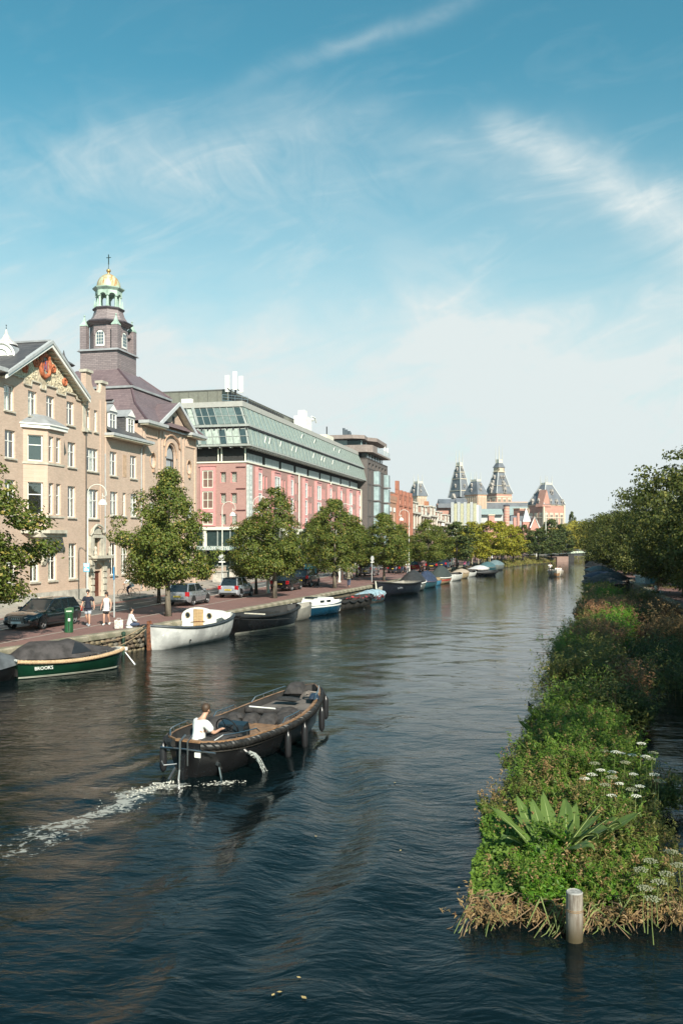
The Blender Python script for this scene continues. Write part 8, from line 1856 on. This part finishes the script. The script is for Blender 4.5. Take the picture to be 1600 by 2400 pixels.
# helmsman, seated at the stern of the sloop, seen from behind, head bowed
hs_p = Mw @ Vector((-2.66, .10, .50))
seat = dict(pelvis=(0, 0, .12), spine=(0, .03, .32), chest=(0, .08, .53), neck=(0, .13, .68), jaw=(0, .20, .75), head=(0, .22, .83), crown=(0, .18, .91), nose=(.0, .31, .77), hpL=(-.10, .05, .10), hpR=(.10, .05, .10), knL=(-.16, .48, .10), knR=(.16, .48, .10), anL=(-.14, .55, -.32), anR=(.14, .55, -.32), toL=(-.15, .70, -.38), toR=(.15, .70, -.38), shL=(-.19, .08, .60), shR=(.19, .08, .60), elL=(-.27, .20, .36), elR=(.27, .22, .36), wrL=(-.14, .42, .32), wrR=(.16, .46, .40), paL=(-.09, .48, .30), paR=(.12, .54, .40))
h1_, J_ = person('bearded helmsman in a white T-shirt sitting at the stern of the black sloop', 'person', tuple(hs_p), HA - math.pi / 2 - .45, seat, sk_l, [('trousers', jeans, 'trousers', .02), ('t_shirt', whitec, 'shirt', .035)], hair_b, s=1.12)
hh = Vector(J_['head']); auto_smooth(MB().ball((hh.x, hh.y + .045, hh.z - .055), (.066, .052, .045), 10).build('beard', hair_b, h1_), 80)
# cyclist on the road
ride = dict(pelvis=(0, -.20, .96), spine=(0, -.14, 1.15), chest=(0, -.05, 1.34), neck=(0, .02, 1.47), jaw=(0, .05, 1.55), head=(0, .05, 1.64), crown=(0, .03, 1.72), nose=(0, .15, 1.61), hpL=(-.09, -.18, .93), hpR=(.09, -.18, .93), knL=(-.11, .16, .72), knR=(.11, .12, .55), anL=(-.11, .02, .40), anR=(.11, -.08, .18), toL=(-.11, .14, .35), toR=(.11, .05, .14), shL=(-.17, -.03, 1.40), shR=(.17, -.03, 1.40), elL=(-.22, .16, 1.18), elR=(.22, .16, 1.18), wrL=(-.22, .32, 1.03), wrR=(.22, .32, 1.03), paL=(-.22, .38, 1.01), paR=(.22, .38, 1.01))
p = G(302, 1401, QZ); cr_ = R(205); bicycle(0, (p.x, p.y, QZ + .01), cr_, 'black upright bicycle ridden along the road by the woman in white')
c1_, J_ = person('dark-haired woman in a white blouse and jeans cycling past the chapel', 'person', (p.x, p.y, QZ + .03), cr_ - math.pi / 2, ride, sk_l, [('jeans', jeans, 'trousers', .015), ('blouse', whitec, 'longshirt', .03)], hair_d, 'long')
# far walkers
far = [(785, 1378, 0, 'woman in black with long dark hair walking away by the tree', sk_t, blackc, blackc, 'trousers', hair_d, 'long'), (817, 1377, 0, 'man in a pale brown shirt and dark jeans walking beside the woman in black', sk_l, olive, jeans, 'trousers', hair_b, 'short')]
for px, py, rz, lab, sm_, top, bot, kind, hm_, hk in far:
    p = G(px, py, QZ); person(lab, 'person', (p.x, p.y, QZ), R(-14), walk, sm_, [('trousers', bot, kind, .02), ('top', top, 'longshirt', .03)], hm_, hk, detail=False)
p = G(1536, 1392, QZ); rs_, J_ = person('woman in a white sleeveless top and black trousers sitting on the right quay', 'person', (p.x, p.y, QZ + .03), R(150), sit, sk_t, [('trousers', blackc, 'trousers', .03), ('top', whitec, 'tank', .03)], hair_d, 'short')
pp = G(1549, 1391, QZ); hb_ = thing('handbag', 'small pale bag beside the woman sitting on the right quay', 'bag', (pp.x, pp.y, QZ + .03)); MB().frus((-.14, -.1, .14, .1), (-.1, -.05, .1, .05), 0, .2).build('bag_body', whitec, hb_); MB().tube([(-.08, 0, .2), (0, 0, .3), (.08, 0, .2)], .012, 4).build('handle', whitec, hb_)
random.seed(2)
proto = {}
def crowd(px, py, key, lab, rz, group='people far along the quay', Y=None, z=QZ, ps=walk):
    cols = {'white': (whitec, blackc), 'blue': (navy, jeans), 'pink': (mat('pink_cloth', (.55, .12, .25), .85), jeans), 'grey': (ltgrey, blackc), 'beige': (pinkw, jeans)}
    p = G(px, py, z) if Y is None else P(px, 1263, Y); p.z = z
    k = (key, id(ps))
    if k not in proto:
        t, _ = person(lab, 'person', tuple(p), rz, ps, sk_l, [('trousers', cols[key][1], 'trousers', .02), ('top', cols[key][0], 'longshirt' if key != 'white' else 'shirt', .03)], hair_b, detail=False, group=group); proto[k] = t
    else:
        t = proto[k].copy(); COL.objects.link(t); t.location = p; t.rotation_euler = (0, 0, rz); t['label'] = lab; t['group'] = group
        for c in proto[k].children: d = c.copy(); COL.objects.link(d); d.parent = t
    return t
crowd(1072, 1330, 'white', 'man in a white shirt and black shorts walking on the far quay', R(-14)); crowd(1096, 1329, 'blue', 'adult in navy and jeans walking right of the white-shirted man', R(-14)); t = crowd(1088, 1330, 'pink', 'child in pink walking beside the adult in navy', R(-14)); t.scale = (.62,) * 3
crowd(925, 1347, 'beige', 'cyclist in a beige jacket left of the group of bicycles', R(166), ps=ride); crowd(942, 1346, 'blue', 'cyclist in dark blue in the middle of the bicycle group', R(166), ps=ride); crowd(955, 1349, 'white', 'cyclist in a white top at the right of the bicycle group', R(166), ps=ride)
crowd(1030, 1332, 'pink', 'cyclist in pink left of the white van', R(166), ps=ride)
for i, (px, py, k, lab) in enumerate([(1133, 1318, 'grey', 'pedestrian in grey by the tree stakes, left of the pair'), (1145, 1317, 'beige', 'pedestrian in beige in the middle of the tree stakes'), (1152, 1318, 'white', 'pedestrian in a white shirt near the stakes at the right'), (1165, 1316, 'white', 'pedestrian in white right of the tree stakes'), (1178, 1312, 'blue', 'pedestrian in navy before the grassy bank'), (1276, 1300, 'white', 'tall looking pedestrian in white at the bridge head'), (1286, 1300, 'grey', 'pedestrian in grey at the start of the bridge'), (1308, 1298, 'beige', 'pedestrian in beige crossing the left part of the bridge'), (1196, 1310, 'beige', 'pedestrian in beige between the dark trees')]):
    crowd(px, py, k, lab, R(-14 + 180 * (i % 2)), Y=216.5 if px > 1250 else None, z=QZ if px < 1250 else 1.75)
for i, (px, py, k, lab) in enumerate([(925, 1347, 0, 'bicycle under the cyclist in beige'), (942, 1346, 0, 'bicycle under the cyclist in dark blue'), (955, 1349, 3, 'pale bicycle under the cyclist in white'), (1030, 1332, 0, 'bicycle under the cyclist in pink'), (1050, 1334, 2, 'bicycle parked before the white van'), (1018, 1336, 1, 'red bicycle parked between the black cars and the van')]):
    p = G(px, py, QZ); bicycle(k, (p.x, p.y, QZ), R(256), lab)
for i in range(16):
    px = 1322 + i * 4.9; p = P(px, 1263, 217); bicycle(i % 4, (p.x, p.y, 2.0), R(95 + (i * 37) % 30), ('bicycle parked against the far bridge railing, number %d from its left end' % (i + 1)), 'bicycles parked along the bridge')
sl_ = Matrix.Translation(mvb['o'].location) @ Matrix.Rotation(R(-100), 4, 'Z')
for (x, y, k, lab) in ((-1.6, -.7, 'white', 'steersman in white and cap at the left of the launch'), (-.4, .2, 'beige', 'passenger in the middle of the launch'), (.3, .6, 'beige', 'passenger with bare shoulders at the right of the launch')):
    t = crowd(0, 1300, k, lab, R(170), 'people in the launch', ps=seat); t.location = sl_ @ Vector((x, y, .55 + (.45 if k == 'white' else 0)))

# ================================================================ cars
tyre = mat('tyre', (.02, .02, .02), .8); rim = mat('alloy_rim', (.42, .42, .43), .3, .7); cglass = mat('car_glass', (.015, .022, .026), .06, spec=.8); red_l = mat('tail_light', (.42, .015, .02), .25); wh_l = mat('head_light', (.62, .64, .66), .12, .2); plate_y = mat('yellow_plate', (.62, .46, .05), .5); plastic = mat('black_plastic', (.02, .02, .02), .6)
def car(label, loc, rz, paint, L=4.2, W=1.75, Ht=1.46, kind='hatch', plate='XX-123-X', group='cars parked along the quay', front=False, cat='car'):
    t = thing('parked_car', label, cat, loc, rz, group)
    hx = L / 2; wb = L * .31
    hood = {'hatch': .92, 'estate': .86, 'suv': 1.05, 'van': 1.1}[kind]; belt = {'hatch': .94, 'estate': .90, 'suv': 1.08, 'van': 1.15}[kind]; tail = {'hatch': .96, 'estate': .92, 'suv': 1.1, 'van': 1.2}[kind]
    # lower body: stations (x, half width, lower z, top z)
    stn = [(-hx, .80, .42, tail - .18), (-hx + .05, .90, .30, tail - .06), (-hx + .25, .98, .24, tail), (-wb, 1.0, .22, tail), (0, 1.0, .20, belt + .0), (hx * .28, 1.0, .22, belt), (hx * .42, .99, .22, hood + .01), (wb, .98, .22, hood - .03), (hx - .35, .95, .22, hood - .10), (hx - .10, .86, .26, hood - .20), (hx, .70, .36, hood - .34)]
    rows = []
    for x, w, z0, z1 in stn:
        w *= W / 2; s_ = [(x, w * .93, z0), (x, w, z0 + .12), (x, w * 1.0, (z0 + z1) * .55), (x, w * .965, z1 - .06), (x, w * .90, z1), (x, w * .45, z1 + .025), (x, 0, z1 + .03)]
        rows.append([(a, -b_, c) for a, b_, c in s_] + s_[::-1][1:])
    mb = MB().grid(rows); mb.add(rows[0], [tuple(range(len(rows[0])))]).add(rows[-1], [tuple(range(len(rows[-1])))]); auto_smooth(mb.build('body', paint, t), 38)
    # greenhouse
    rb, rt, ft, fb = {'hatch': (-hx + .10, -hx + .45, hx * .12, hx * .44), 'estate': (-hx + .10, -hx + .55, hx * .02, hx * .38), 'suv': (-hx + .08, -hx + .40, hx * .10, hx * .42), 'van': (-hx + .05, -hx + .15, hx * .40, hx * .70)}[kind]
    zb = belt - .02; zr = Ht - .04; w0, w1 = W / 2 * .90, W / 2 * .70
    Bp = [(rb, -w0 * .9, zb), (fb, -w0 * .92, zb), (fb, w0 * .92, zb), (rb, w0 * .9, zb)]; Tp = [(rt, -w1 * .95, zr), (ft, -w1, zr), (ft, w1, zr), (rt, w1 * .95, zr)]
    MB().add(Bp + Tp, [(0, 1, 5, 4), (1, 2, 6, 5), (2, 3, 7, 6), (3, 0, 4, 7)]).build('windows', cglass, t)
    rows = []
    for k in range(7):
        f = k / 6; x = rt - .06 + (ft - rt + .08) * f; w = w1 * (.96 + .05 * math.sin(math.pi * f)); z = zr + .045 * math.sin(math.pi * (.15 + .7 * f)); rows.append([(x, -w, zr - .01), (x, -w * .9, z), (x, 0, z + .02), (x, w * .9, z), (x, w, zr - .01)])
    auto_smooth(MB().grid(rows).build('roof', paint, t), 50)
    pm = MB()
    for sg in (-1, 1):
        for (a, b_) in (((rb, zb), (rt, zr)), ((fb, zb), (ft, zr))): pm.tube([(a[0], sg * w0 * .91, a[1]), (b_[0], sg * w1 * .97, b_[1])], .045, 5)
        for f in ((.40,) if kind == 'hatch' else (.35, .68)):
            xb_ = rb + (fb - rb) * (1 - f) if f > .5 else rb + (fb - rb) * .52; pm.tube([(xb_, sg * w0 * .925, zb), (xb_ - .02, sg * w1 * .985, zr)], .03, 4)
        pm.tube([(rb, sg * w0 * .92, zb), (fb, sg * w0 * .94, zb)], .022, 4)
    pm.build('pillars', paint, t)
    for x in (-wb, wb):
        for sg in (-1, 1):
            w_ = thing_child = bpy.data.objects.new('wheel', None); r_ = .325
            mbw = MB(); y0 = sg * (W / 2 - .20); y1 = sg * (W / 2 + .005)
            n = 18
            def circ(r, y): return [(x + r * math.cos(2 * math.pi * k / n), y, r_ + r * math.sin(2 * math.pi * k / n)) for k in range(n)]
            mbw.grid([circ(r_ * .97, y0), circ(r_, y0 + sg * .04), circ(r_, y1 - sg * .03), circ(r_ * .95, y1), circ(r_ * .70, y1)], closed=True); wo = auto_smooth(mbw.build('wheel', tyre, t), 40)
            rm = MB(); rm.grid([circ(r_ * .70, y1), circ(r_ * .66, y1 - sg * .05)], closed=True)
            for k in range(5):
                a = 2 * math.pi * k / 5 + .3; c_, s2 = math.cos(a), math.sin(a); rm.add([(x - .035 * s2, y1 - sg * .01, r_ + .035 * c_), (x + .035 * s2, y1 - sg * .01, r_ - .035 * c_), (x + r_ * .69 * c_ + .045 * s2, y1 - sg * .01, r_ + r_ * .69 * s2 - .045 * c_), (x + r_ * .69 * c_ - .045 * s2, y1 - sg * .01, r_ + r_ * .69 * s2 + .045 * c_)], [(0, 1, 2, 3)])
            rm.add(circ(.05, y1 - sg * .005), [tuple(range(n))]); rm.build('rim', rim, wo)
            MB().add([(x + r_ * 1.16 * math.cos(math.pi * k / 12), sg * (W / 2 + .001), r_ * .98 + r_ * 1.16 * math.sin(math.pi * k / 12)) for k in range(13)], [tuple(range(13))]).build('wheel_arch', plastic, t)
    for sg in (-1, 1):
        MB().box(fb - .34, sg * (W / 2 + .01) - .08, belt + .0, fb - .20, sg * (W / 2 + .01) + .08, belt + .14).build('mirror', paint, t)
        MB().box(-hx - .004, sg * W * .40 - .13, tail - .30, -hx + .12, sg * W * .40 + .13, tail - .02).build('tail_light', red_l, t)
        MB().prism([(hx - .04, sg * W * .22), (hx + .02 - .16, sg * W * .40), (hx - .42, sg * W * .475), (hx - .36, sg * W * .30), (hx - .12, sg * W * .2)], hood - .36, hood - .20, 'z').build('headlight', wh_l, t)
        MB().box(.1, sg * (W / 2 + .002) - .012, belt - .16, .28, sg * (W / 2 + .002) + .012, belt - .12).box(-.85, sg * (W / 2 + .002) - .012, belt - .16, -.67, sg * (W / 2 + .002) + .012, belt - .12).build('door_handle', paint, t)
        MB().box(-wb + .4, sg * (W / 2 - .005) - .006, .2, wb - .4, sg * (W / 2 - .005) + .008, .27).build('sill_trim', plastic, t)
    pl = MB().box(-hx - .03, -.26, .58, -hx + .01, .26, .69).build('number_plate', plate_y, t)
    MB().box(-hx + .0, -.6, .28, -hx + .1, .6, .42).build('rear_bumper', plastic, t)
    MB().box(hx - .07, -.40, .38, hx + .03, .40, hood - .20).build('grille', plastic, t)
    if front:
        g = MB()
        for k in range(6): g.box(hx + .03, -.38, .42 + k * .055, hx + .036, .38, .43 + k * .055)
        g.tube([(hx + .035, -.42, .36), (hx + .035, .42, .36), (hx + .035, .40, hood - .18), (hx + .035, -.40, hood - .18), (hx + .035, -.42, .36)], .012, 4); g.build('grille_chrome', chrome, t)
        MB().box(hx + .03, -.27, .34, hx + .05, .27, .45).build('front_plate', mat('grey_plate', (.6, .62, .64), .4), t)
        rg = MB(); n = 14
        for q in range(4): rg.tube([(hx + .045, -.155 + q * .10 + .065 * math.cos(2 * math.pi * k / n), .60 + .065 * math.sin(2 * math.pi * k / n)) for k in range(n + 1)], .009, 4)
        rg.build('ring_emblem', chrome, t)
    else: text(plate, .10, plastic, pl, (-hx - .034, 0, .632), (R(90), 0, R(-90)), .001)
    return t
CRZ = SROT
car('black estate car facing the camera under the left tree', (-15.15, 45.6, QZ + .004), SROT + math.pi, mat('blue_black_paint', (.006, .014, .018), .18, coat=1.0), 4.7, 1.83, 1.43, 'estate', front=True)
car('silver grey hatchback seen from behind right of the chapel tree trunk', (-10.35, 61.0, QZ + .004), SROT, mat('silver_paint', (.34, .35, .37), .25, .5, coat=1.0), 4.0, 1.72, 1.46)
car('pale silver blue small hatchback parked past the lamp post', (-8.05, 68.8, QZ + .004), SROT, mat('pale_blue_paint', (.45, .49, .54), .25, .4, coat=1.0), 3.7, 1.66, 1.52, plate='12-GH-TP')
car('black hatchback with red tail lights behind a tree trunk', (-4.75, 77.8, QZ + .004), SROT, mat('black_paint', (.010, .009, .012), .18, coat=1.0), 4.3, 1.78, 1.44, 'estate', plate='34-KL-ZB')
car('black people carrier just beyond the black hatchback', (-3.35, 84.5, QZ + .004), SROT, mat('black_paint2', (.014, .015, .02), .2, coat=1.0), 4.4, 1.8, 1.62, 'suv', plate='56-MN-RD')
car('silver grey SUV parked between street trees by the sign pole', (3.3, 108, QZ + .004), SROT, mat('suv_grey', (.28, .29, .31), .25, .5, coat=1.0), 4.5, 1.85, 1.7, 'suv')
car('bright red small car far down the quay', (10.2, 123, QZ + .004), SROT, mat('red_paint', (.45, .02, .02), .2, coat=1.0), 4.0, 1.7, 1.5)
car('black car right of the bright red one', (13.2, 129, QZ + .004), SROT, mat('black_paint', (.010, .009, .012), .18, coat=1.0), 4.3, 1.8, 1.5); car('dark blue car behind the black one before the van', (15.2, 135, QZ + .004), SROT, mat('dark_blue_paint', (.012, .02, .05), .2, coat=1.0), 4.3, 1.8, 1.5)
car('white van beyond the parked black cars', (16.8, 143, QZ + .004), SROT, mat('white_car_paint', (.68, .69, .68), .3, coat=1.0), 4.9, 1.95, 2.3, 'van', cat='van')
car('dark car under the street trees left of the red car', (7.2, 117, QZ + .004), SROT, mat('black_paint', (.010, .009, .012), .18, coat=1.0), 4.3, 1.8, 1.45)
for i, s_ in enumerate((222, 229, 236)): p = street(s_, 9.4); car(('dark car parked far off under the dark round trees, first', 'dark car parked far off under the dark round trees, second', 'dark car parked far off under the dark round trees, last')[i], (p.x, p.y, QZ + .004), SROT, mat('black_paint2', (.014, .015, .02), .2, coat=1.0), 4.3, 1.8, 1.45)

# ================================================================ street furniture
lampm = mat('lamp_cream', (.62, .62, .55), .5, var=.1)
def lamp(px, py, label, top=9.1, flip=1, Y=None):
    p = G(px, py, QZ) if Y is None else P(px, 1263, Y); p.z = QZ; h = top - QZ; t = thing('street_lamp', label, 'street lamp', tuple(p), 0, 'crook-necked street lamps')
    mb = MB(); pts = [(0, 0, 0), (0, 0, h * .5), (.02 * flip, 0, h * .80)]
    for k in range(12): a = math.pi - k * .42; pts.append((flip * (.62 + .60 * math.cos(a)), 0, h - .62 + .60 * math.sin(a) + (0.0)))
    pts = [(0, 0, 0), (0, 0, h * .55), (0, 0, h - .95)] + [(flip * (.62 - .62 * math.cos(k * .3)), 0, h - .62 + .62 * math.sin(k * .3) - (0 if k else .0)) for k in range(0, 12)]
    last = pts[-1]; pts += [(last[0] - flip * .12, 0, last[2] - .10), (last[0] - flip * .26, 0, last[2] - .02), (last[0] - flip * .24, 0, last[2] + .12)]
    mb.tube(pts, [.07, .055, .045] + [.03] * (len(pts) - 3), 7); hx_ = flip * .98
    mb.tube([(flip * .98, 0, h - .98), (flip * .96, 0, h - .72)], .018, 4); mb.build('pole', lampm, t)
    MB().lathe([(.16, 0), (.16, .12), (.11, .2), (.13, .6), (.10, 1.1), (.07, 1.2)], 10).build('pole_base', lampm, t)
    auto_smooth(MB().lathe([(.04, -.02), (.16, -.08), (.26, -.22), (.30, -.36), (.31, -.40), (.0005, -.38)], 14, (hx_, 0, h - .95)).build('lamp_shade', mat('lamp_white', (.72, .72, .66), .4), t), 50); return t
lamp(206, 1421, 'crook-necked cream lamp post in front of the brick wing portal'); lamp(521, 1374, 'crook-necked lamp post with a round sign before the hotel entrance', top=9.0)
lamp(628, 1390, 'lamp post with a dark ornate foot between the two street trees at the hotel', top=9.0, flip=-1); lamp(795, 1365, 'lamp post half hidden in the tree beyond the dark couple'); lamp(958, 1345, 'lamp post before the crenellated house, crook to the left', flip=-1, top=9.2); lamp(1022, 1331, 'lamp post before the white terrace', flip=1, top=8.9)
for px, Y, h_, lab in ((1278, 212, 11.0, 'tall thin pale pole rising at the left end of the bridge'), (1256, 205, 6.8, 'shorter pale pole left of the tall one near the bridge'), (1283, 226, 6, 'thin pole right of the tall one at the bridge')):
    p = P(px, 1263, Y); t = thing('lamp_pole', lab, 'pole', (p.x, p.y, QZ)); MB().tube([(0, 0, 0), (0, 0, h_)], [.14, .08], 6).build('pole', lampm, t)
blue_s = mat('blue_sign', (.03, .20, .42), .4)
def sign(px, py, top, label, kind, rz=0.0, r=.3):
    p = G(px, py, QZ); t = thing('street_sign', label, 'sign', (p.x, p.y, QZ), rz); h = top - QZ; MB().tube([(0, 0, 0), (0, 0, h)], .045, 8).build('pole', mat('sign_pole', (.50, .52, .52), .4, .3), t)
    if kind == 'round': MB().prism([(r * math.cos(2 * math.pi * k / 20), h - r + r * math.sin(2 * math.pi * k / 20)) for k in range(20)], -.07, -.045, 'y').build('board', mat('sign_back', (.55, .56, .56), .4, .2), t); MB().box(-r, -.07, h - 2.5 * r, r, -.045, h - 2.15 * r).build('lower_board', white_paint, t)
    if kind == 'parking':
        b_ = MB().box(-.32, -.07, h - .95, .32, -.045, h).build('board', mat('sky_sign', (.10, .42, .60), .4), t); MB().box(-.27, -.075, h - .38, .27, -.07, h - .06).build('white_field', white_paint, b_); text('P', .34, blue_s, b_, (0, -.077, h - .22), (R(90), 0, 0), .002); MB().prism([(-.24, h - .86), (.24, h - .86), (.24, h - .66), (.1, h - .62), (.02, h - .48), (-.16, h - .48), (-.22, h - .64)], -.076, -.07, 'y').build('car_symbol', white_paint, b_); b_.scale = (.6, 1, .6); b_.location.z = h * .4
    if kind == 'edge': MB().box(-.03, -.13, h - .8, .03, .13, h - .1).build('board', blue_s, t)
    return t
sign(204, 1425, 3.95, 'blue and white parking sign with a car symbol beside the portal', 'parking'); sign(268, 1447, 4.0, 'pale sign pole with a blue board seen edge-on near the walking woman', 'edge'); sign(520.5, 1380, 4.15, 'round white sign with a small plate on the lamp by the hotel entrance', 'round', r=.30); sign(871, 1364, 3.75, 'thin sign pole with a round plate at the quay edge past the couple', 'round', .9, .28)
p = G(162, 1482, QZ); bn_ = thing('litter_bin', 'dark green cylindrical litter bin with a sloping hood on the quay', 'litter bin', (p.x, p.y, QZ), R(20)); bgm = mat('bin_green', (.015, .085, .03), .4, var=.2)
auto_smooth(MB().lathe([(.20, 0), (.205, .04), (.20, .06), (.20, .90), (.205, .92)], 18).build('body', bgm, bn_), 40); MB().prism([(-.2, .92), (.2, .92), (.21, 1.18), (.05, 1.2), (-.2, 1.13)], -.17, .17, 'y').build('hood', bgm, bn_); MB().box(.02, -.14, 1.02, .215, .14, 1.16).build('opening', black_metal, bn_); MB().box(-.05, -.21, .55, .05, -.199, .68).build('sticker', white_paint, bn_); MB().box(-.14, -.205, .99, .12, -.17, 1.05).build('label_plate', mat('pale_green', (.50, .58, .46), .5), bn_); MB().box(-.03, -.208, .06, .0, -.2, .9).build('door_seam', black_metal, bn_)
p = G(727, 1372, QZ); ad = thing('advertising_panel', 'turquoise lit poster panel of a bus shelter by the hotel', 'advertising panel', (p.x, 86, QZ), 0); MB().box(-.65, -.1, .5, .65, .1, 2.1).build('frame', mat('zinc_dark', (.16, .15, .15), .5), ad); MB().box(-.56, -.12, .62, .56, -.1, 2.0).build('poster', mat('turquoise_poster', (.12, .48, .56), .4, var=.3, vs=4), ad); MB().box(-.5, -.05, 0, -.4, .05, .5).box(.4, -.05, 0, .5, .05, .5).build('leg', black_metal, ad)
random.seed(8)
for i, (px, py) in enumerate([(845, 1352), (824, 1356), (802, 1360), (735, 1374)]):
    p = G(px, py, QZ); t = thing('bollard', 'dark low bollard on the parking strip, ' + ('farthest', 'third', 'second', 'nearest')[i] + ' of the four', 'bollard', (p.x, p.y, QZ), 0, 'bollards on the parking strip'); MB().lathe([(.10, 0), (.09, .75), (.12, .8), (.11, .92), (.03, .97)], 10).build('post', mat('bollard_brown', (.09, .05, .04), .6), t)
# pale stone blocks and low wall between chapel and hotel, electricity box
for i, (s_, o_, w_, h_, lab) in enumerate([(41.5, .6, 1.6, 1.0, 'pale stone block beside the chapel corner'), (45.0, .9, 1.0, 1.3, 'taller pale stone block nearer the hotel')]):
    p = street(s_, o_, QZ + .13); t = thing('stone_block', lab, 'stone block', tuple(p), SROT); MB().frus((-w_ / 2, -.5, w_ / 2, .5), (-w_ / 2 + .06, -.44, w_ / 2 - .06, .44), 0, h_).build('block', mat('plinth_stone', (.46, .43, .38), .85), t); MB().box(-w_ / 2 - .05, -.55, h_, w_ / 2 + .05, .55, h_ + .1).build('cap', stone_trim, t)
p = street(43, -2, QZ + .1); lw = thing('garden_wall', 'low buff brick garden wall between the chapel and the hotel', 'wall', tuple(p), SROT); MB().box(-6, 0, 0, 7, .3, 1.3).build('brick_wall', brick_buff, lw); MB().box(-6.05, -.05, 1.3, 7.05, .35, 1.4).build('coping', stone_trim, lw)
# planters / tree stakes on the far quay
for i, (px, py) in enumerate([(1113, 1322), (1120, 1321), (1133, 1319), (1140, 1318.5), (1158, 1316), (1166, 1315)]):
    p = G(px, py, QZ); t = thing('tree_stake_frame', 'pale timber tree support frame on the far quay, number %s from the left' % ('one', 'two', 'three', 'four', 'five', 'six')[i], 'tree stakes', (p.x, p.y, QZ), .2, 'timber frames round the young trees')
    for x in (-.6, .6): MB().tube([(x, 0, 0), (x, 0, 1.7)], .06, 6).build('stake', mat('new_timber', (.50, .42, .28), .7), t)
    MB().box(-.66, -.03, 1.35, .66, .03, 1.45).build('cross_rail', mat('new_timber', (.50, .42, .28), .7), t)
# swimming coot, small leaves on the water
for px, py, s_, lab in ((1241, 1657, 1.0, 'small black coot swimming with a white bill near the right bank'), (853, 1431, .9, 'tiny dark water bird near the moored boats on the left')):
    p = G(px, py); t = thing('coot', lab, 'bird', (p.x, p.y, 0), R(100)); t.scale = (s_ * .8,) * 3; cm_ = mat('coot_black', (.015, .015, .017), .6)
    J = dict(tail=(-.17, 0, .06), body=(-.06, 0, .06), chest=(.08, 0, .07), neck=(.13, 0, .14), head=(.16, 0, .20), beak=(.21, 0, .19)); rr = dict(tail=.02, body=.075, chest=.065, neck=.03, head=.032, beak=.012)
    skin('body', J, [('tail', 'body'), ('body', 'chest'), ('chest', 'neck'), ('neck', 'head'), ('head', 'beak')], rr, cm_, t, 'body'); MB().prism([(.17, .185), (.235, .19), (.185, .225)], -.01, .01, 'y').build('bill', white_paint, t)
    MB().prism([(-.15, .05), (.05, .05), (.02, .12), (-.10, .12)], -.07, .07, 'y').build('wings', cm_, t)
rng = np.random.default_rng(90); lf = MB()
for px, py in ((712, 2350), (640, 2335), (655, 2330), (700, 2300), (938, 2003), (925, 1842), (1075, 2080), (740, 1958)):
    p = G(px, py); a = rng.uniform(0, 6.28); s_ = .035 if px != 712 else .05; lf.add([(p.x + s_ * math.cos(a + k * 1.57) * (1, .6)[k % 2], p.y + s_ * math.sin(a + k * 1.57) * (1, .6)[k % 2], float(height(np.array([p.x]), np.array([p.y]))[0]) + .02) for k in range(4)], [(0, 1, 2, 3)])
tag(lf.build('floating_leaves', mat('fallen_leaf', (.50, .36, .15), .7)), 'few fallen leaves floating on the open water', 'leaves', kind='stuff')
# ---------------------------------------------------------------- light haze over the canal
hz = MB().box(-160, -8, -3, 330, 640, 60).build('haze', None); hz['kind'] = 'stuff'
m = bpy.data.materials.new('haze_air'); m.use_nodes = True; nt = m.node_tree; nt.nodes.clear(); o_ = nd(nt, 'ShaderNodeOutputMaterial'); v = nd(nt, 'ShaderNodeVolumePrincipled'); v.inputs['Density'].default_value = .00009; v.inputs['Color'].default_value = (.86, .92, 1, 1); v.inputs['Anisotropy'].default_value = .2
nt.links.new(v.outputs[0], o_.inputs['Volume']); hz.data.materials.clear(); hz.data.materials.append(m); tag(hz, 'thin pale haze over the whole canal', 'haze')
